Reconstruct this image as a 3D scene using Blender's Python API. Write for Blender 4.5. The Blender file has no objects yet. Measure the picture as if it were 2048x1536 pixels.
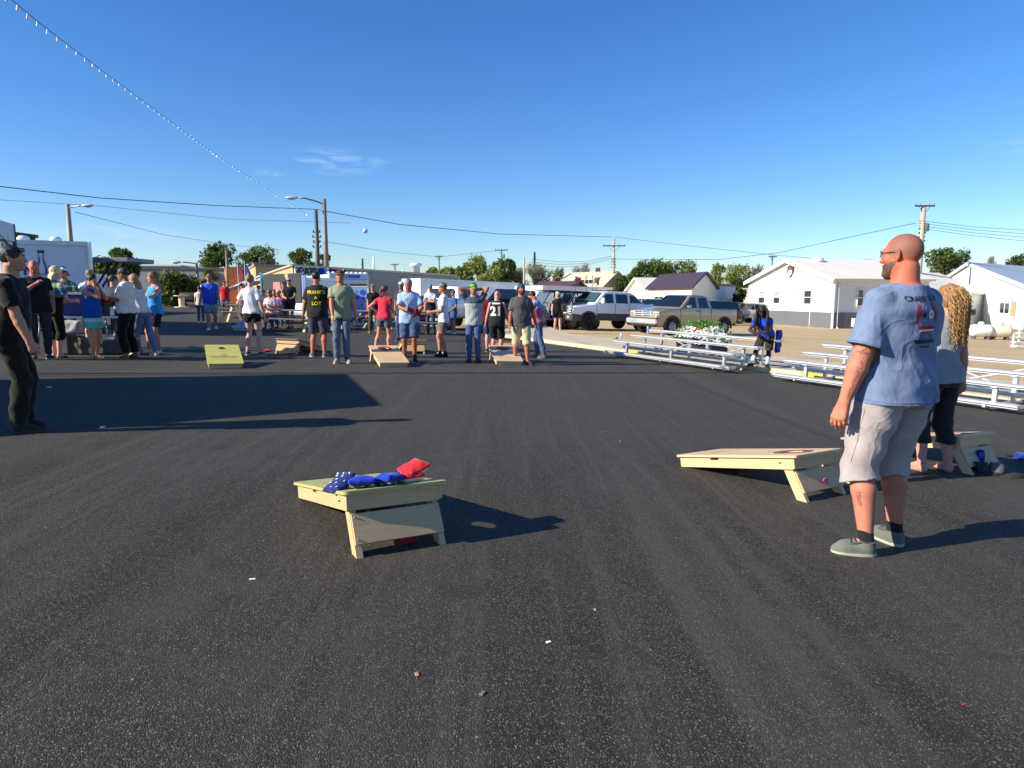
import bpy, math, random, numpy as np
from mathutils import Vector, Matrix, noise as mnoise
from mathutils.bvhtree import BVHTree
from mathutils.geometry import tessellate_polygon
random.seed(7); RNG = np.random.default_rng(7)
SC = bpy.context.scene; COL = SC.collection
R = math.radians; V = Vector
CAMH = 1.45; PITCH = math.atan((768-590)/1366.0); FPX = 1366.0
SX, SY = -.034, -.004
def g(x, y):
    return SX*60*math.tanh(x/60) + SY*150*math.tanh(y/150)
def gnormal(x, y):
    e = .5
    return V((-(g(x+e, y)-g(x-e, y)), -(g(x, y+e)-g(x, y-e)), 1)).normalized()
cp, sp = math.cos(PITCH), math.sin(PITCH)
def ray(px, py):
    u = (px-1024)/FPX; v = (768-py)/FPX
    return V((u, cp+v*sp, -sp+v*cp))
def G(px, py):
    "ground point seen at a pixel of the photograph"
    r = ray(px, py); t = 5.0
    for _ in range(60):
        t = t*.4+.6*min(400, max(.5, (g(r.x*t, r.y*t)-CAMH)/r.z if r.z < -1e-4 else 400))
    return V((r.x*t, r.y*t, g(r.x*t, r.y*t)))
def D(px, py, d):
    r = ray(px, py); t = d/r.y
    return V((r.x*t, d, CAMH+r.z*t))
def PD(px, d):
    x = (px-1024)/FPX*d*cp
    return V((x, d, g(x, d)))
# ------------------------------------------------------------------ materials
def lin(c):
    return tuple((v/255/12.92 if v <= 10 else ((v/255+.055)/1.055)**2.4) for v in c)
class NT:
    def __init__(s, name):
        s.m = bpy.data.materials.new(name); s.m.use_nodes = True
        s.t = s.m.node_tree; s.t.nodes.clear()
        s.out = s.n('ShaderNodeOutputMaterial'); s.b = s.n('ShaderNodeBsdfPrincipled')
        s.l(s.b.outputs[0], s.out.inputs[0])
    def n(s, ty, **kw):
        x = s.t.nodes.new(ty)
        for k, v in kw.items():
            if k.startswith('i_'):
                key = k[2:].replace('_', ' ')
                x.inputs[int(key) if key.isdigit() else key].default_value = v
            else: setattr(x, k, v)
        return x
    def l(s, a, b): s.t.links.new(a, b)
    def coord(s, kind='Object', scale=(1, 1, 1), rot=(0, 0, 0)):
        tc = s.n('ShaderNodeTexCoord'); mp = s.n('ShaderNodeMapping')
        mp.inputs['Scale'].default_value = scale; mp.inputs['Rotation'].default_value = rot
        s.l(tc.outputs[kind], mp.inputs['Vector']); return mp.outputs[0]
    def noise(s, vec, scale, detail=4, rough=.6, dist=0):
        x = s.n('ShaderNodeTexNoise'); x.inputs['Scale'].default_value = scale
        x.inputs['Detail'].default_value = detail; x.inputs['Roughness'].default_value = rough
        x.inputs['Distortion'].default_value = dist; s.l(vec, x.inputs['Vector']); return x.outputs['Fac']
    def ramp(s, fac, stops):
        x = s.n('ShaderNodeValToRGB'); e = x.color_ramp.elements
        while len(e) < len(stops): e.new(.5)
        for i, (p, c) in enumerate(stops):
            e[i].position = p; e[i].color = (c if len(c) == 4 else (*c, 1)) if hasattr(c, '__len__') else (c, c, c, 1)
        s.l(fac, x.inputs[0]); return x.outputs[0]
    def mix(s, fac, a, b, mode='MIX'):
        x = s.n('ShaderNodeMix', data_type='RGBA', blend_type=mode)
        for sock, v in ((x.inputs[0], fac), (x.inputs[6], a), (x.inputs[7], b)):
            if isinstance(v, bpy.types.NodeSocket): s.l(v, sock)
            elif hasattr(v, '__len__'): sock.default_value = (*v[:3], 1)
            else: sock.default_value = v
        return x.outputs[2]
    def bump(s, h, strength=.3, dist=.01):
        x = s.n('ShaderNodeBump'); x.inputs['Strength'].default_value = strength
        x.inputs['Distance'].default_value = dist; s.l(h, x.inputs['Height'])
        s.l(x.outputs[0], s.b.inputs['Normal'])
    def base(s, v):
        if isinstance(v, bpy.types.NodeSocket): s.l(v, s.b.inputs['Base Color'])
        else: s.b.inputs['Base Color'].default_value = (*v[:3], 1)
_mc = {}
def mat(name, col, rough=.6, metal=0, var=.12, scale=6, bump=0, bscale=60, spec=.5, trans=0, sub=0, coat=0):
    "plain painted / plastic / metal surface with a little procedural variation"
    key = (name, tuple(col), rough)
    if key in _mc: return _mc[key]
    c = lin(col); M = NT(name); co = M.coord()
    nz = M.noise(co, scale, 5)
    dark = tuple(x*(1-var) for x in c); lite = tuple(min(1, x*(1+var)) for x in c)
    M.base(M.ramp(nz, [(.3, dark), (.7, lite)]))
    M.b.inputs['Roughness'].default_value = rough; M.b.inputs['Metallic'].default_value = metal
    M.b.inputs['Specular IOR Level'].default_value = spec
    if coat: M.b.inputs['Coat Weight'].default_value = coat; M.b.inputs['Coat Roughness'].default_value = .05
    if trans: M.b.inputs['Transmission Weight'].default_value = trans
    if bump: M.bump(M.noise(co, bscale, 4), bump, .01)
    _mc[key] = M.m; return M.m
def cloth(col, weave=380, fold=.35, name='fabric', stripes=None, attr=False):
    key = ('cloth', tuple(col), fold, name, str(stripes), attr)
    if key in _mc: return _mc[key]
    c = lin(col); M = NT(name); co = M.coord()
    n1 = M.noise(co, 9, 6, .65)
    colr = M.ramp(n1, [(.25, tuple(x*.82 for x in c)), (.75, tuple(min(1, x*1.12) for x in c))])
    if stripes:
        sx = M.n('ShaderNodeSeparateXYZ'); M.l(co, sx.inputs[0])
        for (z0, z1, c2) in stripes:
            a = M.n('ShaderNodeMath', operation='GREATER_THAN'); M.l(sx.outputs[2], a.inputs[0]); a.inputs[1].default_value = z0
            b = M.n('ShaderNodeMath', operation='LESS_THAN'); M.l(sx.outputs[2], b.inputs[0]); b.inputs[1].default_value = z1
            m = M.n('ShaderNodeMath', operation='MULTIPLY'); M.l(a.outputs[0], m.inputs[0]); M.l(b.outputs[0], m.inputs[1])
            colr = M.mix(m.outputs[0], colr, lin(c2))
    if attr:
        at = M.n('ShaderNodeAttribute', attribute_name='Col'); colr = M.mix(1.0, colr, at.outputs['Color'], 'MULTIPLY')
    M.base(colr); M.b.inputs['Roughness'].default_value = .9; M.b.inputs['Specular IOR Level'].default_value = .15
    M.b.inputs['Sheen Weight'].default_value = .15
    h1 = M.noise(M.coord(scale=(1, 1, .6), rot=(0, .5, .3)), 7.5, 3, .45, .35)
    bm = M.n('ShaderNodeBump'); bm.inputs['Strength'].default_value = fold; bm.inputs['Distance'].default_value = .06; M.l(h1, bm.inputs['Height'])
    b3 = M.n('ShaderNodeBump'); b3.inputs['Strength'].default_value = fold*.8; b3.inputs['Distance'].default_value = .012; M.l(M.ramp(M.noise(M.coord(scale=(1, 1, .8), rot=(.4, .9, .2)), 5.5, 2, .4, .5), [(.40, 0), (.47, .5), (.50, 1), (.53, .45), (.60, 0)]), b3.inputs['Height']); M.l(bm.outputs[0], b3.inputs['Normal'])
    b2 = M.n('ShaderNodeBump'); b2.inputs['Strength'].default_value = .25; b2.inputs['Distance'].default_value = .002
    M.l(M.noise(co, weave, 2), b2.inputs['Height']); M.l(b3.outputs[0], b2.inputs['Normal']); M.l(b2.outputs[0], M.b.inputs['Normal'])
    _mc[key] = M.m; return M.m
def denim(col, name='denim'):
    key = ('denim', tuple(col))
    if key in _mc: return _mc[key]
    c = lin(col); gy = sum(c)/3; c = tuple((x*.72+gy*.28)*.78 for x in c); M = NT(name); co = M.coord()
    a = M.ramp(M.noise(co, 7, 6, .7), [(.3, tuple(x*.6 for x in c)), (.7, tuple(min(1, x*1.4) for x in c))])
    M.base(M.mix(M.ramp(M.noise(M.coord(scale=(1, 1, .15)), 500, 1), [(.4, 0), (.6, .35)]), a, tuple(min(1, x*2+.05) for x in c)))
    M.b.inputs['Roughness'].default_value = .92; M.b.inputs['Specular IOR Level'].default_value = .12
    M.bump(M.noise(M.coord(scale=(1, 1, .7)), 22, 5, .6, 1.0), .5, .025); _mc[key] = M.m; return M.m
def skin(col, name='skin'):
    key = ('skin', tuple(col))
    if key in _mc: return _mc[key]
    c = tuple(x*.80 for x in lin(col)); M = NT(name); co = M.coord()
    a = M.ramp(M.noise(co, 14, 5, .6), [(.3, (c[0]*.93, c[1]*.85, c[2]*.82)), (.7, (min(1, c[0]*1.05), c[1]*1.07, c[2]*1.07))])
    at = M.n('ShaderNodeAttribute', attribute_name='Col')
    M.base(M.mix(1.0, a, at.outputs['Color'], 'MULTIPLY'))
    M.b.inputs['Roughness'].default_value = .62; M.b.inputs['Specular IOR Level'].default_value = .3
    M.b.inputs['Subsurface Weight'].default_value = .05; M.b.inputs['Subsurface Radius'].default_value = (.012, .005, .003)
    M.b.inputs['Subsurface Scale'].default_value = 1.0
    M.bump(M.noise(co, 130, 6, .7), .3, .003); _mc[key] = M.m; return M.m
def hairmat(col, name='hair'):
    key = ('hair', tuple(col))
    if key in _mc: return _mc[key]
    c = lin(col); M = NT(name)
    f = M.noise(M.coord(scale=(1, 1, .08)), 130, 3, .6)
    M.base(M.ramp(f, [(.3, tuple(x*.45 for x in c)), (.72, tuple(min(1, x*1.5) for x in c))]))
    M.b.inputs['Roughness'].default_value = .55; M.bump(f, .8, .006); _mc[key] = M.m; return M.m
def wood(col, name='plywood', axis=1, dark=.75, scale=1.0):
    key = ('wood', tuple(col), axis, dark)
    if key in _mc: return _mc[key]
    c = lin(col); M = NT(name); s = [14*scale]*3; s[axis] = 1.2*scale
    f = M.noise(M.coord(scale=tuple(s)), 3.5, 8, .65, .6)
    f2 = M.noise(M.coord(), 5, 3)
    a = M.ramp(f, [(.3, tuple(x*dark for x in c)), (.5, c), (.75, tuple(min(1, x*1.1) for x in c))])
    M.base(M.mix(M.ramp(f2, [(.45, 0), (.75, .35)]), a, tuple(x*.72 for x in c)))
    M.b.inputs['Roughness'].default_value = .55; M.bump(f, .12, .004); _mc[key] = M.m; return M.m
def glass(name='glass', col=(30, 38, 44)):
    key = ('glass', name, tuple(col))
    if key in _mc: return _mc[key]
    M = NT(name); M.base(lin(col)); M.b.inputs['Roughness'].default_value = .06
    M.b.inputs['Specular IOR Level'].default_value = .8; _mc[key] = M.m; return M.m
# ------------------------------------------------------------------ objects
def tag(o, label, cat, group=None, kind=None):
    if label: o['label'] = label
    if cat: o['category'] = cat
    if group: o['group'] = group
    if kind: o['kind'] = kind
    return o
def empty(name, loc=(0, 0, 0), rz=0, label=None, cat=None, group=None, align=False, scale=1):
    o = bpy.data.objects.new(name, None); COL.objects.link(o); o.empty_display_size = .1
    q = Matrix.Rotation(rz, 4, 'Z')
    if align:
        q = V((0, 0, 1)).rotation_difference(gnormal(loc[0], loc[1])).to_matrix().to_4x4() @ q
    o.matrix_world = Matrix.Translation(V(loc)) @ q @ Matrix.Scale(scale, 4)
    return tag(o, label, cat, group)
def meshobj(name, verts, faces, m, parent=None, smooth=False, cols=None, mats=None, fm=None):
    me = bpy.data.meshes.new(name)
    if isinstance(verts, np.ndarray) and isinstance(faces, np.ndarray):
        k = faces.shape[1]; me.vertices.add(len(verts)); me.vertices.foreach_set('co', verts.astype('f').ravel())
        me.loops.add(faces.size); me.loops.foreach_set('vertex_index', faces.astype('i').ravel())
        me.polygons.add(len(faces)); me.polygons.foreach_set('loop_start', np.arange(0, faces.size, k, dtype='i'))
        me.update(calc_edges=True)
    else:
        me.from_pydata([tuple(v) for v in verts], [], [tuple(f) for f in faces]); me.update()
    if smooth: me.polygons.foreach_set('use_smooth', [True]*len(me.polygons))
    for mm in (mats or [m]): me.materials.append(mm)
    if fm is not None: me.polygons.foreach_set('material_index', fm)
    if cols is not None:
        a = me.color_attributes.new('Col', 'FLOAT_COLOR', 'POINT')
        c4 = np.ones((len(verts), 4), 'f'); c4[:, :3] = cols; a.data.foreach_set('color', c4.ravel())
    o = bpy.data.objects.new(name, me); COL.objects.link(o)
    if parent: o.parent = parent
    return o
def copy_tree(o, parent=None):
    c = o.copy(); COL.objects.link(c)
    if parent: c.parent = parent
    for ch in o.children: copy_tree(ch, c)
    return c
def ortho(d):
    d = V(d).normalized(); a = V((0, 0, 1)) if abs(d.z) < .9 else V((1, 0, 0))
    u = d.cross(a).normalized(); return d, u, d.cross(u).normalized()
class MB:
    def __init__(s): s.v = []; s.f = []; s.m = []; s.cur = 0
    def add(s, vs, fs):
        b = len(s.v); s.v += [V(v) for v in vs]; s.f += [tuple(b+i for i in f) for f in fs]; s.m += [s.cur]*len(fs); return s
    def box(s, c, d, rot=None, ch=0):
        x, y, z = d[0]/2, d[1]/2, d[2]/2
        if ch:
            ch = min(ch, x*.9, y*.9, z*.9); P = []
            for sx in (-1, 1):
                for sy in (-1, 1):
                    for sz in (-1, 1):
                        P += [(sx*(x-ch), sy*(y-ch), sz*z), (sx*(x-ch), sy*y, sz*(z-ch)), (sx*x, sy*(y-ch), sz*(z-ch))]
            def I(a, b, c_, k): return ((a*2+b)*2+c_)*3+k
            F = []
            for c_ in (0, 1):
                q = [I(0, 0, c_, 0), I(1, 0, c_, 0), I(1, 1, c_, 0), I(0, 1, c_, 0)]; F.append(q if c_ else q[::-1])
                q = [I(0, c_, 0, 1), I(1, c_, 0, 1), I(1, c_, 1, 1), I(0, c_, 1, 1)]; F.append(q[::-1] if c_ else q)
                q = [I(c_, 0, 0, 2), I(c_, 1, 0, 2), I(c_, 1, 1, 2), I(c_, 0, 1, 2)]; F.append(q if c_ else q[::-1])
            for a in (0, 1):
                for b in (0, 1):
                    F.append([I(a, 0, b, 0), I(a, 1, b, 0), I(a, 1, b, 2), I(a, 0, b, 2)])
                    F.append([I(0, a, b, 0), I(1, a, b, 0), I(1, a, b, 1), I(0, a, b, 1)])
                    F.append([I(a, b, 0, 1), I(a, b, 1, 1), I(a, b, 1, 2), I(a, b, 0, 2)])
                    for c_ in (0, 1): F.append([I(a, b, c_, 0), I(a, b, c_, 1), I(a, b, c_, 2)])
        else:
            P = [(a, b, e) for a in (-x, x) for b in (-y, y) for e in (-z, z)]
            F = [(0, 1, 3, 2), (4, 6, 7, 5), (0, 4, 5, 1), (2, 3, 7, 6), (0, 2, 6, 4), (1, 5, 7, 3)]
        M = rot.to_3x3() if rot is not None else None; c = V(c)
        return s.add([(M @ V(p) if M else V(p))+c for p in P], F)
    def bar(s, a, b, w, h, up=(0, 0, 1), ch=0):
        a, b = V(a), V(b); d = (b-a); L = d.length; d.normalize(); u = V(up)
        if abs(d.dot(u)) > .98: u = V((1, 0, 0))
        r = d.cross(u).normalized(); u = r.cross(d)
        M = Matrix((r, d, u)).transposed()
        return s.box((a+b)/2, (w, L, h), M, ch)
    def tube(s, pts, r, n=8, cap=True):
        pts = [V(p) for p in pts]; rr = r if hasattr(r, '__len__') else [r]*len(pts); vs = []; fs = []; pu = None
        for i, p in enumerate(pts):
            d = (pts[min(i+1, len(pts)-1)]-pts[max(i-1, 0)])
            d = d.normalized() if d.length > 1e-9 else V((0, 0, 1))
            if pu is None: _, u, w = ortho(d)
            else:
                u = (pu-d*pu.dot(d)).normalized(); w = d.cross(u)
            pu = u
            for k in range(n):
                a = 2*math.pi*k/n; vs.append(p+(u*math.cos(a)+w*math.sin(a))*rr[i])
        for i in range(len(pts)-1):
            for k in range(n): fs.append((i*n+k, i*n+(k+1) % n, (i+1)*n+(k+1) % n, (i+1)*n+k))
        if cap: fs += [tuple(range(n))[::-1], tuple((len(pts)-1)*n+k for k in range(n))]
        return s.add(vs, fs)
    def lathe(s, prof, c=(0, 0, 0), axis='Z', n=20):
        vs = []; fs = []; c = V(c)
        for (r, h) in prof:
            for k in range(n):
                a = 2*math.pi*k/n; x, y = r*math.cos(a), r*math.sin(a)
                vs.append(c+(V((x, y, h)) if axis == 'Z' else V((x, h, y)) if axis == 'Y' else V((h, x, y))))
        for i in range(len(prof)-1):
            for k in range(n): fs.append((i*n+k, i*n+(k+1) % n, (i+1)*n+(k+1) % n, (i+1)*n+k))
        fs += [tuple(range(n))[::-1], tuple((len(prof)-1)*n+k for k in range(n))]
        return s.add(vs, fs)
    def prism(s, outer, th, fn, holes=()):
        "2-D outline with holes, extruded by th; fn(u,v,w) gives the 3-D point"
        loops = [outer]+list(holes); pts = [p for lp in loops for p in lp]
        tris = tessellate_polygon([[V((p[0], p[1], 0)) for p in lp] for lp in loops]); n = len(pts)
        vs = [fn(p[0], p[1], 0) for p in pts]+[fn(p[0], p[1], th) for p in pts]
        fs = [tuple(t) for t in tris]+[tuple(n+i for i in t[::-1]) for t in tris]; b = 0
        for lp in loops:
            m = len(lp)
            for k in range(m): fs.append((b+k, b+(k+1) % m, n+b+(k+1) % m, n+b+k))
            b += m
        return s.add(vs, fs)
    def quad(s, a, b, c, d): return s.add([a, b, c, d], [(0, 1, 2, 3)])
    def sphere(s, c, r, n=12, m=8):
        rx, ry, rz = r if hasattr(r, '__len__') else (r, r, r); c = V(c); vs = [c+V((0, 0, rz))]; fs = []
        for i in range(1, m):
            t = math.pi*i/m
            for k in range(n):
                a = 2*math.pi*k/n; vs.append(c+V((rx*math.sin(t)*math.cos(a), ry*math.sin(t)*math.sin(a), rz*math.cos(t))))
        vs.append(c-V((0, 0, rz)))
        for k in range(n): fs.append((0, 1+k, 1+(k+1) % n)); fs.append((len(vs)-1, 1+(m-2)*n+(k+1) % n, 1+(m-2)*n+k))
        for i in range(m-2):
            for k in range(n): fs.append((1+i*n+k, 1+(i+1)*n+k, 1+(i+1)*n+(k+1) % n, 1+i*n+(k+1) % n))
        return s.add(vs, fs)
    def build(s, name, m, parent=None, smooth=False, fix=True):
        mats = m if isinstance(m, list) else [m]
        o = meshobj(name, s.v, s.f, None, parent, smooth, mats=mats, fm=s.m)
        if fix:
            import bmesh
            bm = bmesh.new(); bm.from_mesh(o.data); bmesh.ops.recalc_face_normals(bm, faces=bm.faces); bm.to_mesh(o.data); bm.free()
        return o
def circ(cx, cy, r, n=28, ry=None): return [(cx+r*math.cos(2*math.pi*k/n), cy+(ry or r)*math.sin(2*math.pi*k/n)) for k in range(n)]
def rrect(x0, y0, x1, y1, r, n=5):
    out = []
    for cx, cy, a0 in ((x1-r, y1-r, 0), (x0+r, y1-r, 90), (x0+r, y0+r, 180), (x1-r, y0+r, 270)):
        for k in range(n+1): a = R(a0+90*k/n); out.append((cx+r*math.cos(a), cy+r*math.sin(a)))
    return out
def text2d(s, size=1.0, bold=0.0, shear=0, cuts=0, align='CENTER', space=1.0):
    cu = bpy.data.curves.new('lettering', 'FONT'); cu.body = s; cu.size = size; cu.align_x = align; cu.align_y = 'CENTER'
    cu.offset = bold; cu.shear = shear; cu.resolution_u = 3; cu.space_character = space
    o = bpy.data.objects.new('lettering', cu); COL.objects.link(o); bpy.context.view_layer.update()
    me = bpy.data.meshes.new_from_object(o.evaluated_get(bpy.context.evaluated_depsgraph_get()))
    import bmesh
    bm = bmesh.new(); bm.from_mesh(me); bmesh.ops.triangulate(bm, faces=bm.faces)
    for _ in range(cuts): bmesh.ops.subdivide_edges(bm, edges=bm.edges, cuts=1, use_grid_fill=True)
    vs = [(v.co.x, v.co.y) for v in bm.verts]; fs = [tuple(v.index for v in f.verts) for f in bm.faces]; bm.free()
    COL.objects.unlink(o); bpy.data.objects.remove(o); bpy.data.curves.remove(cu); bpy.data.meshes.remove(me)
    return vs, fs
def text_on(s, size, fn, m, parent, name='lettering', **kw):
    vs, fs = text2d(s, size, **kw)
    return meshobj(name, [fn(u, v) for u, v in vs], fs, m, parent)
def poly2d(pts, cuts=2):
    import bmesh
    tris = tessellate_polygon([[V((p[0], p[1], 0)) for p in pts]])
    bm = bmesh.new(); vv = [bm.verts.new((p[0], p[1], 0)) for p in pts]
    for t in tris:
        try: bm.faces.new([vv[i] for i in t])
        except ValueError: pass
    for _ in range(cuts): bmesh.ops.subdivide_edges(bm, edges=bm.edges, cuts=1, use_grid_fill=True); bmesh.ops.triangulate(bm, faces=bm.faces)
    bm.verts.index_update(); vs = [(v.co.x, v.co.y) for v in bm.verts]; fs = [tuple(v.index for v in f.verts) for f in bm.faces]; bm.free()
    return vs, fs
def wrap(shapes, target, fn, nrm, m, parent, name='print', off=.003):
    "press 2-D artwork on to a mesh: fn(u,v) gives a start point outside it, nrm the direction it is pressed in"
    me = target.data
    bv = BVHTree.FromPolygons([v.co.copy() for v in me.vertices], [tuple(p.vertices) for p in me.polygons])
    V_, F_ = [], []
    for vs, fs in shapes:
        b = len(V_); okv = []
        for (u, v) in vs:
            p = fn(u, v); h = bv.ray_cast(p, nrm)
            if h[0] is None: h = bv.find_nearest(p)
            q = h[0]-nrm.normalized()*off; V_.append(q)
        F_ += [tuple(b+i for i in f) for f in fs]
    return meshobj(name, V_, F_, m, parent, True)
# ------------------------------------------------------------------ implicit surfaces
def nets(F, o, h):
    S = F < 0; nx, ny, nz = F.shape
    c = np.zeros((nx-1, ny-1, nz-1), np.uint8)
    offs = [(i, j, k) for i in (0, 1) for j in (0, 1) for k in (0, 1)]
    for i, j, k in offs: c += S[i:nx-1+i, j:ny-1+j, k:nz-1+k]
    act = (c > 0) & (c < 8); idx = np.argwhere(act); ids = np.full(act.shape, -1, np.int32); ids[act] = np.arange(len(idx))
    if len(idx) == 0: return np.zeros((0, 3)), np.zeros((0, 4), int)
    cv = np.stack([F[idx[:, 0]+i, idx[:, 1]+j, idx[:, 2]+k] for i, j, k in offs], 1)
    acc = np.zeros((len(idx), 3)); cnt = np.zeros(len(idx))
    for a in range(8):
        for b in range(a+1, 8):
            pa, pb = offs[a], offs[b]
            if sum(abs(pa[q]-pb[q]) for q in range(3)) != 1: continue
            fa, fb = cv[:, a], cv[:, b]; m = (fa < 0) != (fb < 0)
            t = np.where(m, fa/np.where(fa == fb, 1, fa-fb), 0)
            acc += m[:, None]*(np.array(pa)+t[:, None]*(np.array(pb)-np.array(pa))); cnt += m
    vs = (idx+acc/cnt[:, None])*h+np.array(o); Q = []
    for ax in range(3):
        b, d = [(1, 2), (2, 0), (0, 1)][ax]
        lo = [slice(None)]*3; hi = [slice(None)]*3; lo[ax] = slice(0, -1); hi[ax] = slice(1, None)
        ch = S[tuple(lo)] != S[tuple(hi)]; e = np.argwhere(ch); ok = (e[:, b] > 0) & (e[:, d] > 0) & (e[:, b] < F.shape[b]-1) & (e[:, d] < F.shape[d]-1); e = e[ok]
        ins = S[tuple(lo)][e[:, 0], e[:, 1], e[:, 2]]
        def cell(db, dd):
            q = e.copy(); q[:, b] += db; q[:, d] += dd; return ids[q[:, 0], q[:, 1], q[:, 2]]
        q = np.stack([cell(-1, -1), cell(0, -1), cell(0, 0), cell(-1, 0)], 1)
        q[~ins] = q[~ins][:, ::-1]; Q.append(q)
    return vs, np.concatenate(Q)
def relax(vs, q, it=1, lam=.5):
    n = len(vs); a = q.ravel(); b = np.roll(q, -1, 1).ravel(); deg = np.bincount(a, minlength=n)+np.bincount(b, minlength=n)
    for _ in range(it):
        s = np.stack([np.bincount(a, vs[b, k], n)+np.bincount(b, vs[a, k], n) for k in range(3)], 1)
        vs = vs+lam*(s/np.maximum(deg, 1)[:, None]-vs)
    return vs
def A3(v): return np.array((v[0], v[1], v[2]), float)
class Field:
    def __init__(s, h=.012): s.h = h; s.p = []
    def rcone(s, a, b, ra, rb, k=.01, op='u', cut=(0, 0)):
        a, b = A3(a), A3(b); ba = b-a; L2 = ba@ba+1e-12; L = math.sqrt(L2)
        def f(X, Y, Z):
            px, py, pz = X-a[0], Y-a[1], Z-a[2]
            t = np.clip((px*ba[0]+py*ba[1]+pz*ba[2])/L2, 0, 1)
            d = np.sqrt((px-t*ba[0])**2+(py-t*ba[1])**2+(pz-t*ba[2])**2)-(ra+(rb-ra)*t)
            if cut[1] or cut[0]:
                q = (px*ba[0]+py*ba[1]+pz*ba[2])/L
                if cut[1]: d = np.maximum(d, q-L)
                if cut[0]: d = np.maximum(d, -q)
            return d
        r = max(ra, rb); s.p.append((op, k, f, np.minimum(a, b)-r, np.maximum(a, b)+r)); return s
    def ell(s, c, r, k=.01, op='u', M=None):
        c = A3(c); r = A3(r) if hasattr(r, '__len__') else np.array((r,)*3, float); Mn = None if M is None else np.array(M.to_3x3())
        def f(X, Y, Z):
            x, y, z = X-c[0], Y-c[1], Z-c[2]
            if Mn is not None: x, y, z = [Mn[0, i]*x+Mn[1, i]*y+Mn[2, i]*z for i in range(3)]
            k0 = np.sqrt((x/r[0])**2+(y/r[1])**2+(z/r[2])**2)
            k1 = np.sqrt((x/r[0]**2)**2+(y/r[1]**2)**2+(z/r[2]**2)**2)
            return k0*(k0-1)/np.maximum(k1, 1e-6)
        e = np.full(3, r.max()) if M is not None else r
        s.p.append((op, k, f, c-e, c+e)); return s
    def stack(s, M, rows, k=.015, op='u', p=2.0):
        "elliptic stack in frame M (4x4): rows (z, rx, ry, cy)"
        T = np.array(M); Rm, o = T[:3, :3], T[:3, 3]; rows = np.array(rows); zs, rx, ry, cy = rows.T
        zz = np.linspace(zs[0], zs[-1], 60)
        def sm(a):
            v = np.interp(zz, zs, a); w = np.array([1, 2, 3, 2, 1.])/9; return np.convolve(np.pad(v, 2, 'edge'), w, 'valid')
        rx, ry, cy = sm(rx), sm(ry), sm(cy)
        def f(X, Y, Z):
            x, y, z = X-o[0], Y-o[1], Z-o[2]; x, y, z = [Rm[0, i]*x+Rm[1, i]*y+Rm[2, i]*z for i in range(3)]
            a = np.interp(z, zz, rx); b = np.interp(z, zz, ry); y = y-np.interp(z, zz, cy)
            r = np.sqrt(x*x+y*y); q = (np.abs(x/a)**p+np.abs(y/b)**p)**(1/p)+1e-9
            d = r-r/q; d = np.where(r < 1e-6, -np.minimum(a, b), d)
            return np.maximum(d, np.maximum(zs[0]-z, z-zs[-1]))
        e = max(rx.max(), ry.max())+abs(cy).max(); P = []
        for z in (zs[0], zs[-1]):
            for sx in (-e, e):
                for sy in (-e, e): P.append(Rm@np.array((sx, sy, z))+o)
        P = np.array(P); s.p.append((op, k, f, P.min(0), P.max(0))); return s
    def rbox(s, c, d, r=.01, k=.01, op='u', M=None):
        c = A3(c); hd = A3(d)/2-r; Mn = None if M is None else np.array(M.to_3x3())
        def f(X, Y, Z):
            x, y, z = X-c[0], Y-c[1], Z-c[2]
            if Mn is not None: x, y, z = [Mn[0, i]*x+Mn[1, i]*y+Mn[2, i]*z for i in range(3)]
            qx, qy, qz = abs(x)-hd[0], abs(y)-hd[1], abs(z)-hd[2]
            return np.sqrt(np.maximum(qx, 0)**2+np.maximum(qy, 0)**2+np.maximum(qz, 0)**2)+np.minimum(np.maximum(qx, np.maximum(qy, qz)), 0)-r
        e = np.full(3, np.linalg.norm(A3(d)/2)) if M is not None else A3(d)/2
        s.p.append((op, k, f, c-e, c+e)); return s
    def torus(s, c, rad, r, M=None, k=.006, sy=1.0):
        c = A3(c); Mn = np.eye(3) if M is None else np.array(M.to_3x3())
        def f(X, Y, Z):
            x, y, z = X-c[0], Y-c[1], Z-c[2]; x, y, z = [Mn[0, i]*x+Mn[1, i]*y+Mn[2, i]*z for i in range(3)]
            return np.sqrt((np.sqrt(x*x+(y/sy)**2)-rad)**2+z*z)-r
        e = np.full(3, rad*max(1, sy)+r); s.p.append(('u', k, f, c-e, c+e)); return s
    def half(s, pt, n, k=.004):
        "cut away the side the normal points to"
        pt, n = A3(pt), A3(V(n).normalized())
        s.p.append(('i', k, lambda X, Y, Z: (X-pt[0])*n[0]+(Y-pt[1])*n[1]+(Z-pt[2])*n[2], None, None)); return s
    def fn(s, op, f, k=.004): s.p.append((op, k, f, None, None)); return s
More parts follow.
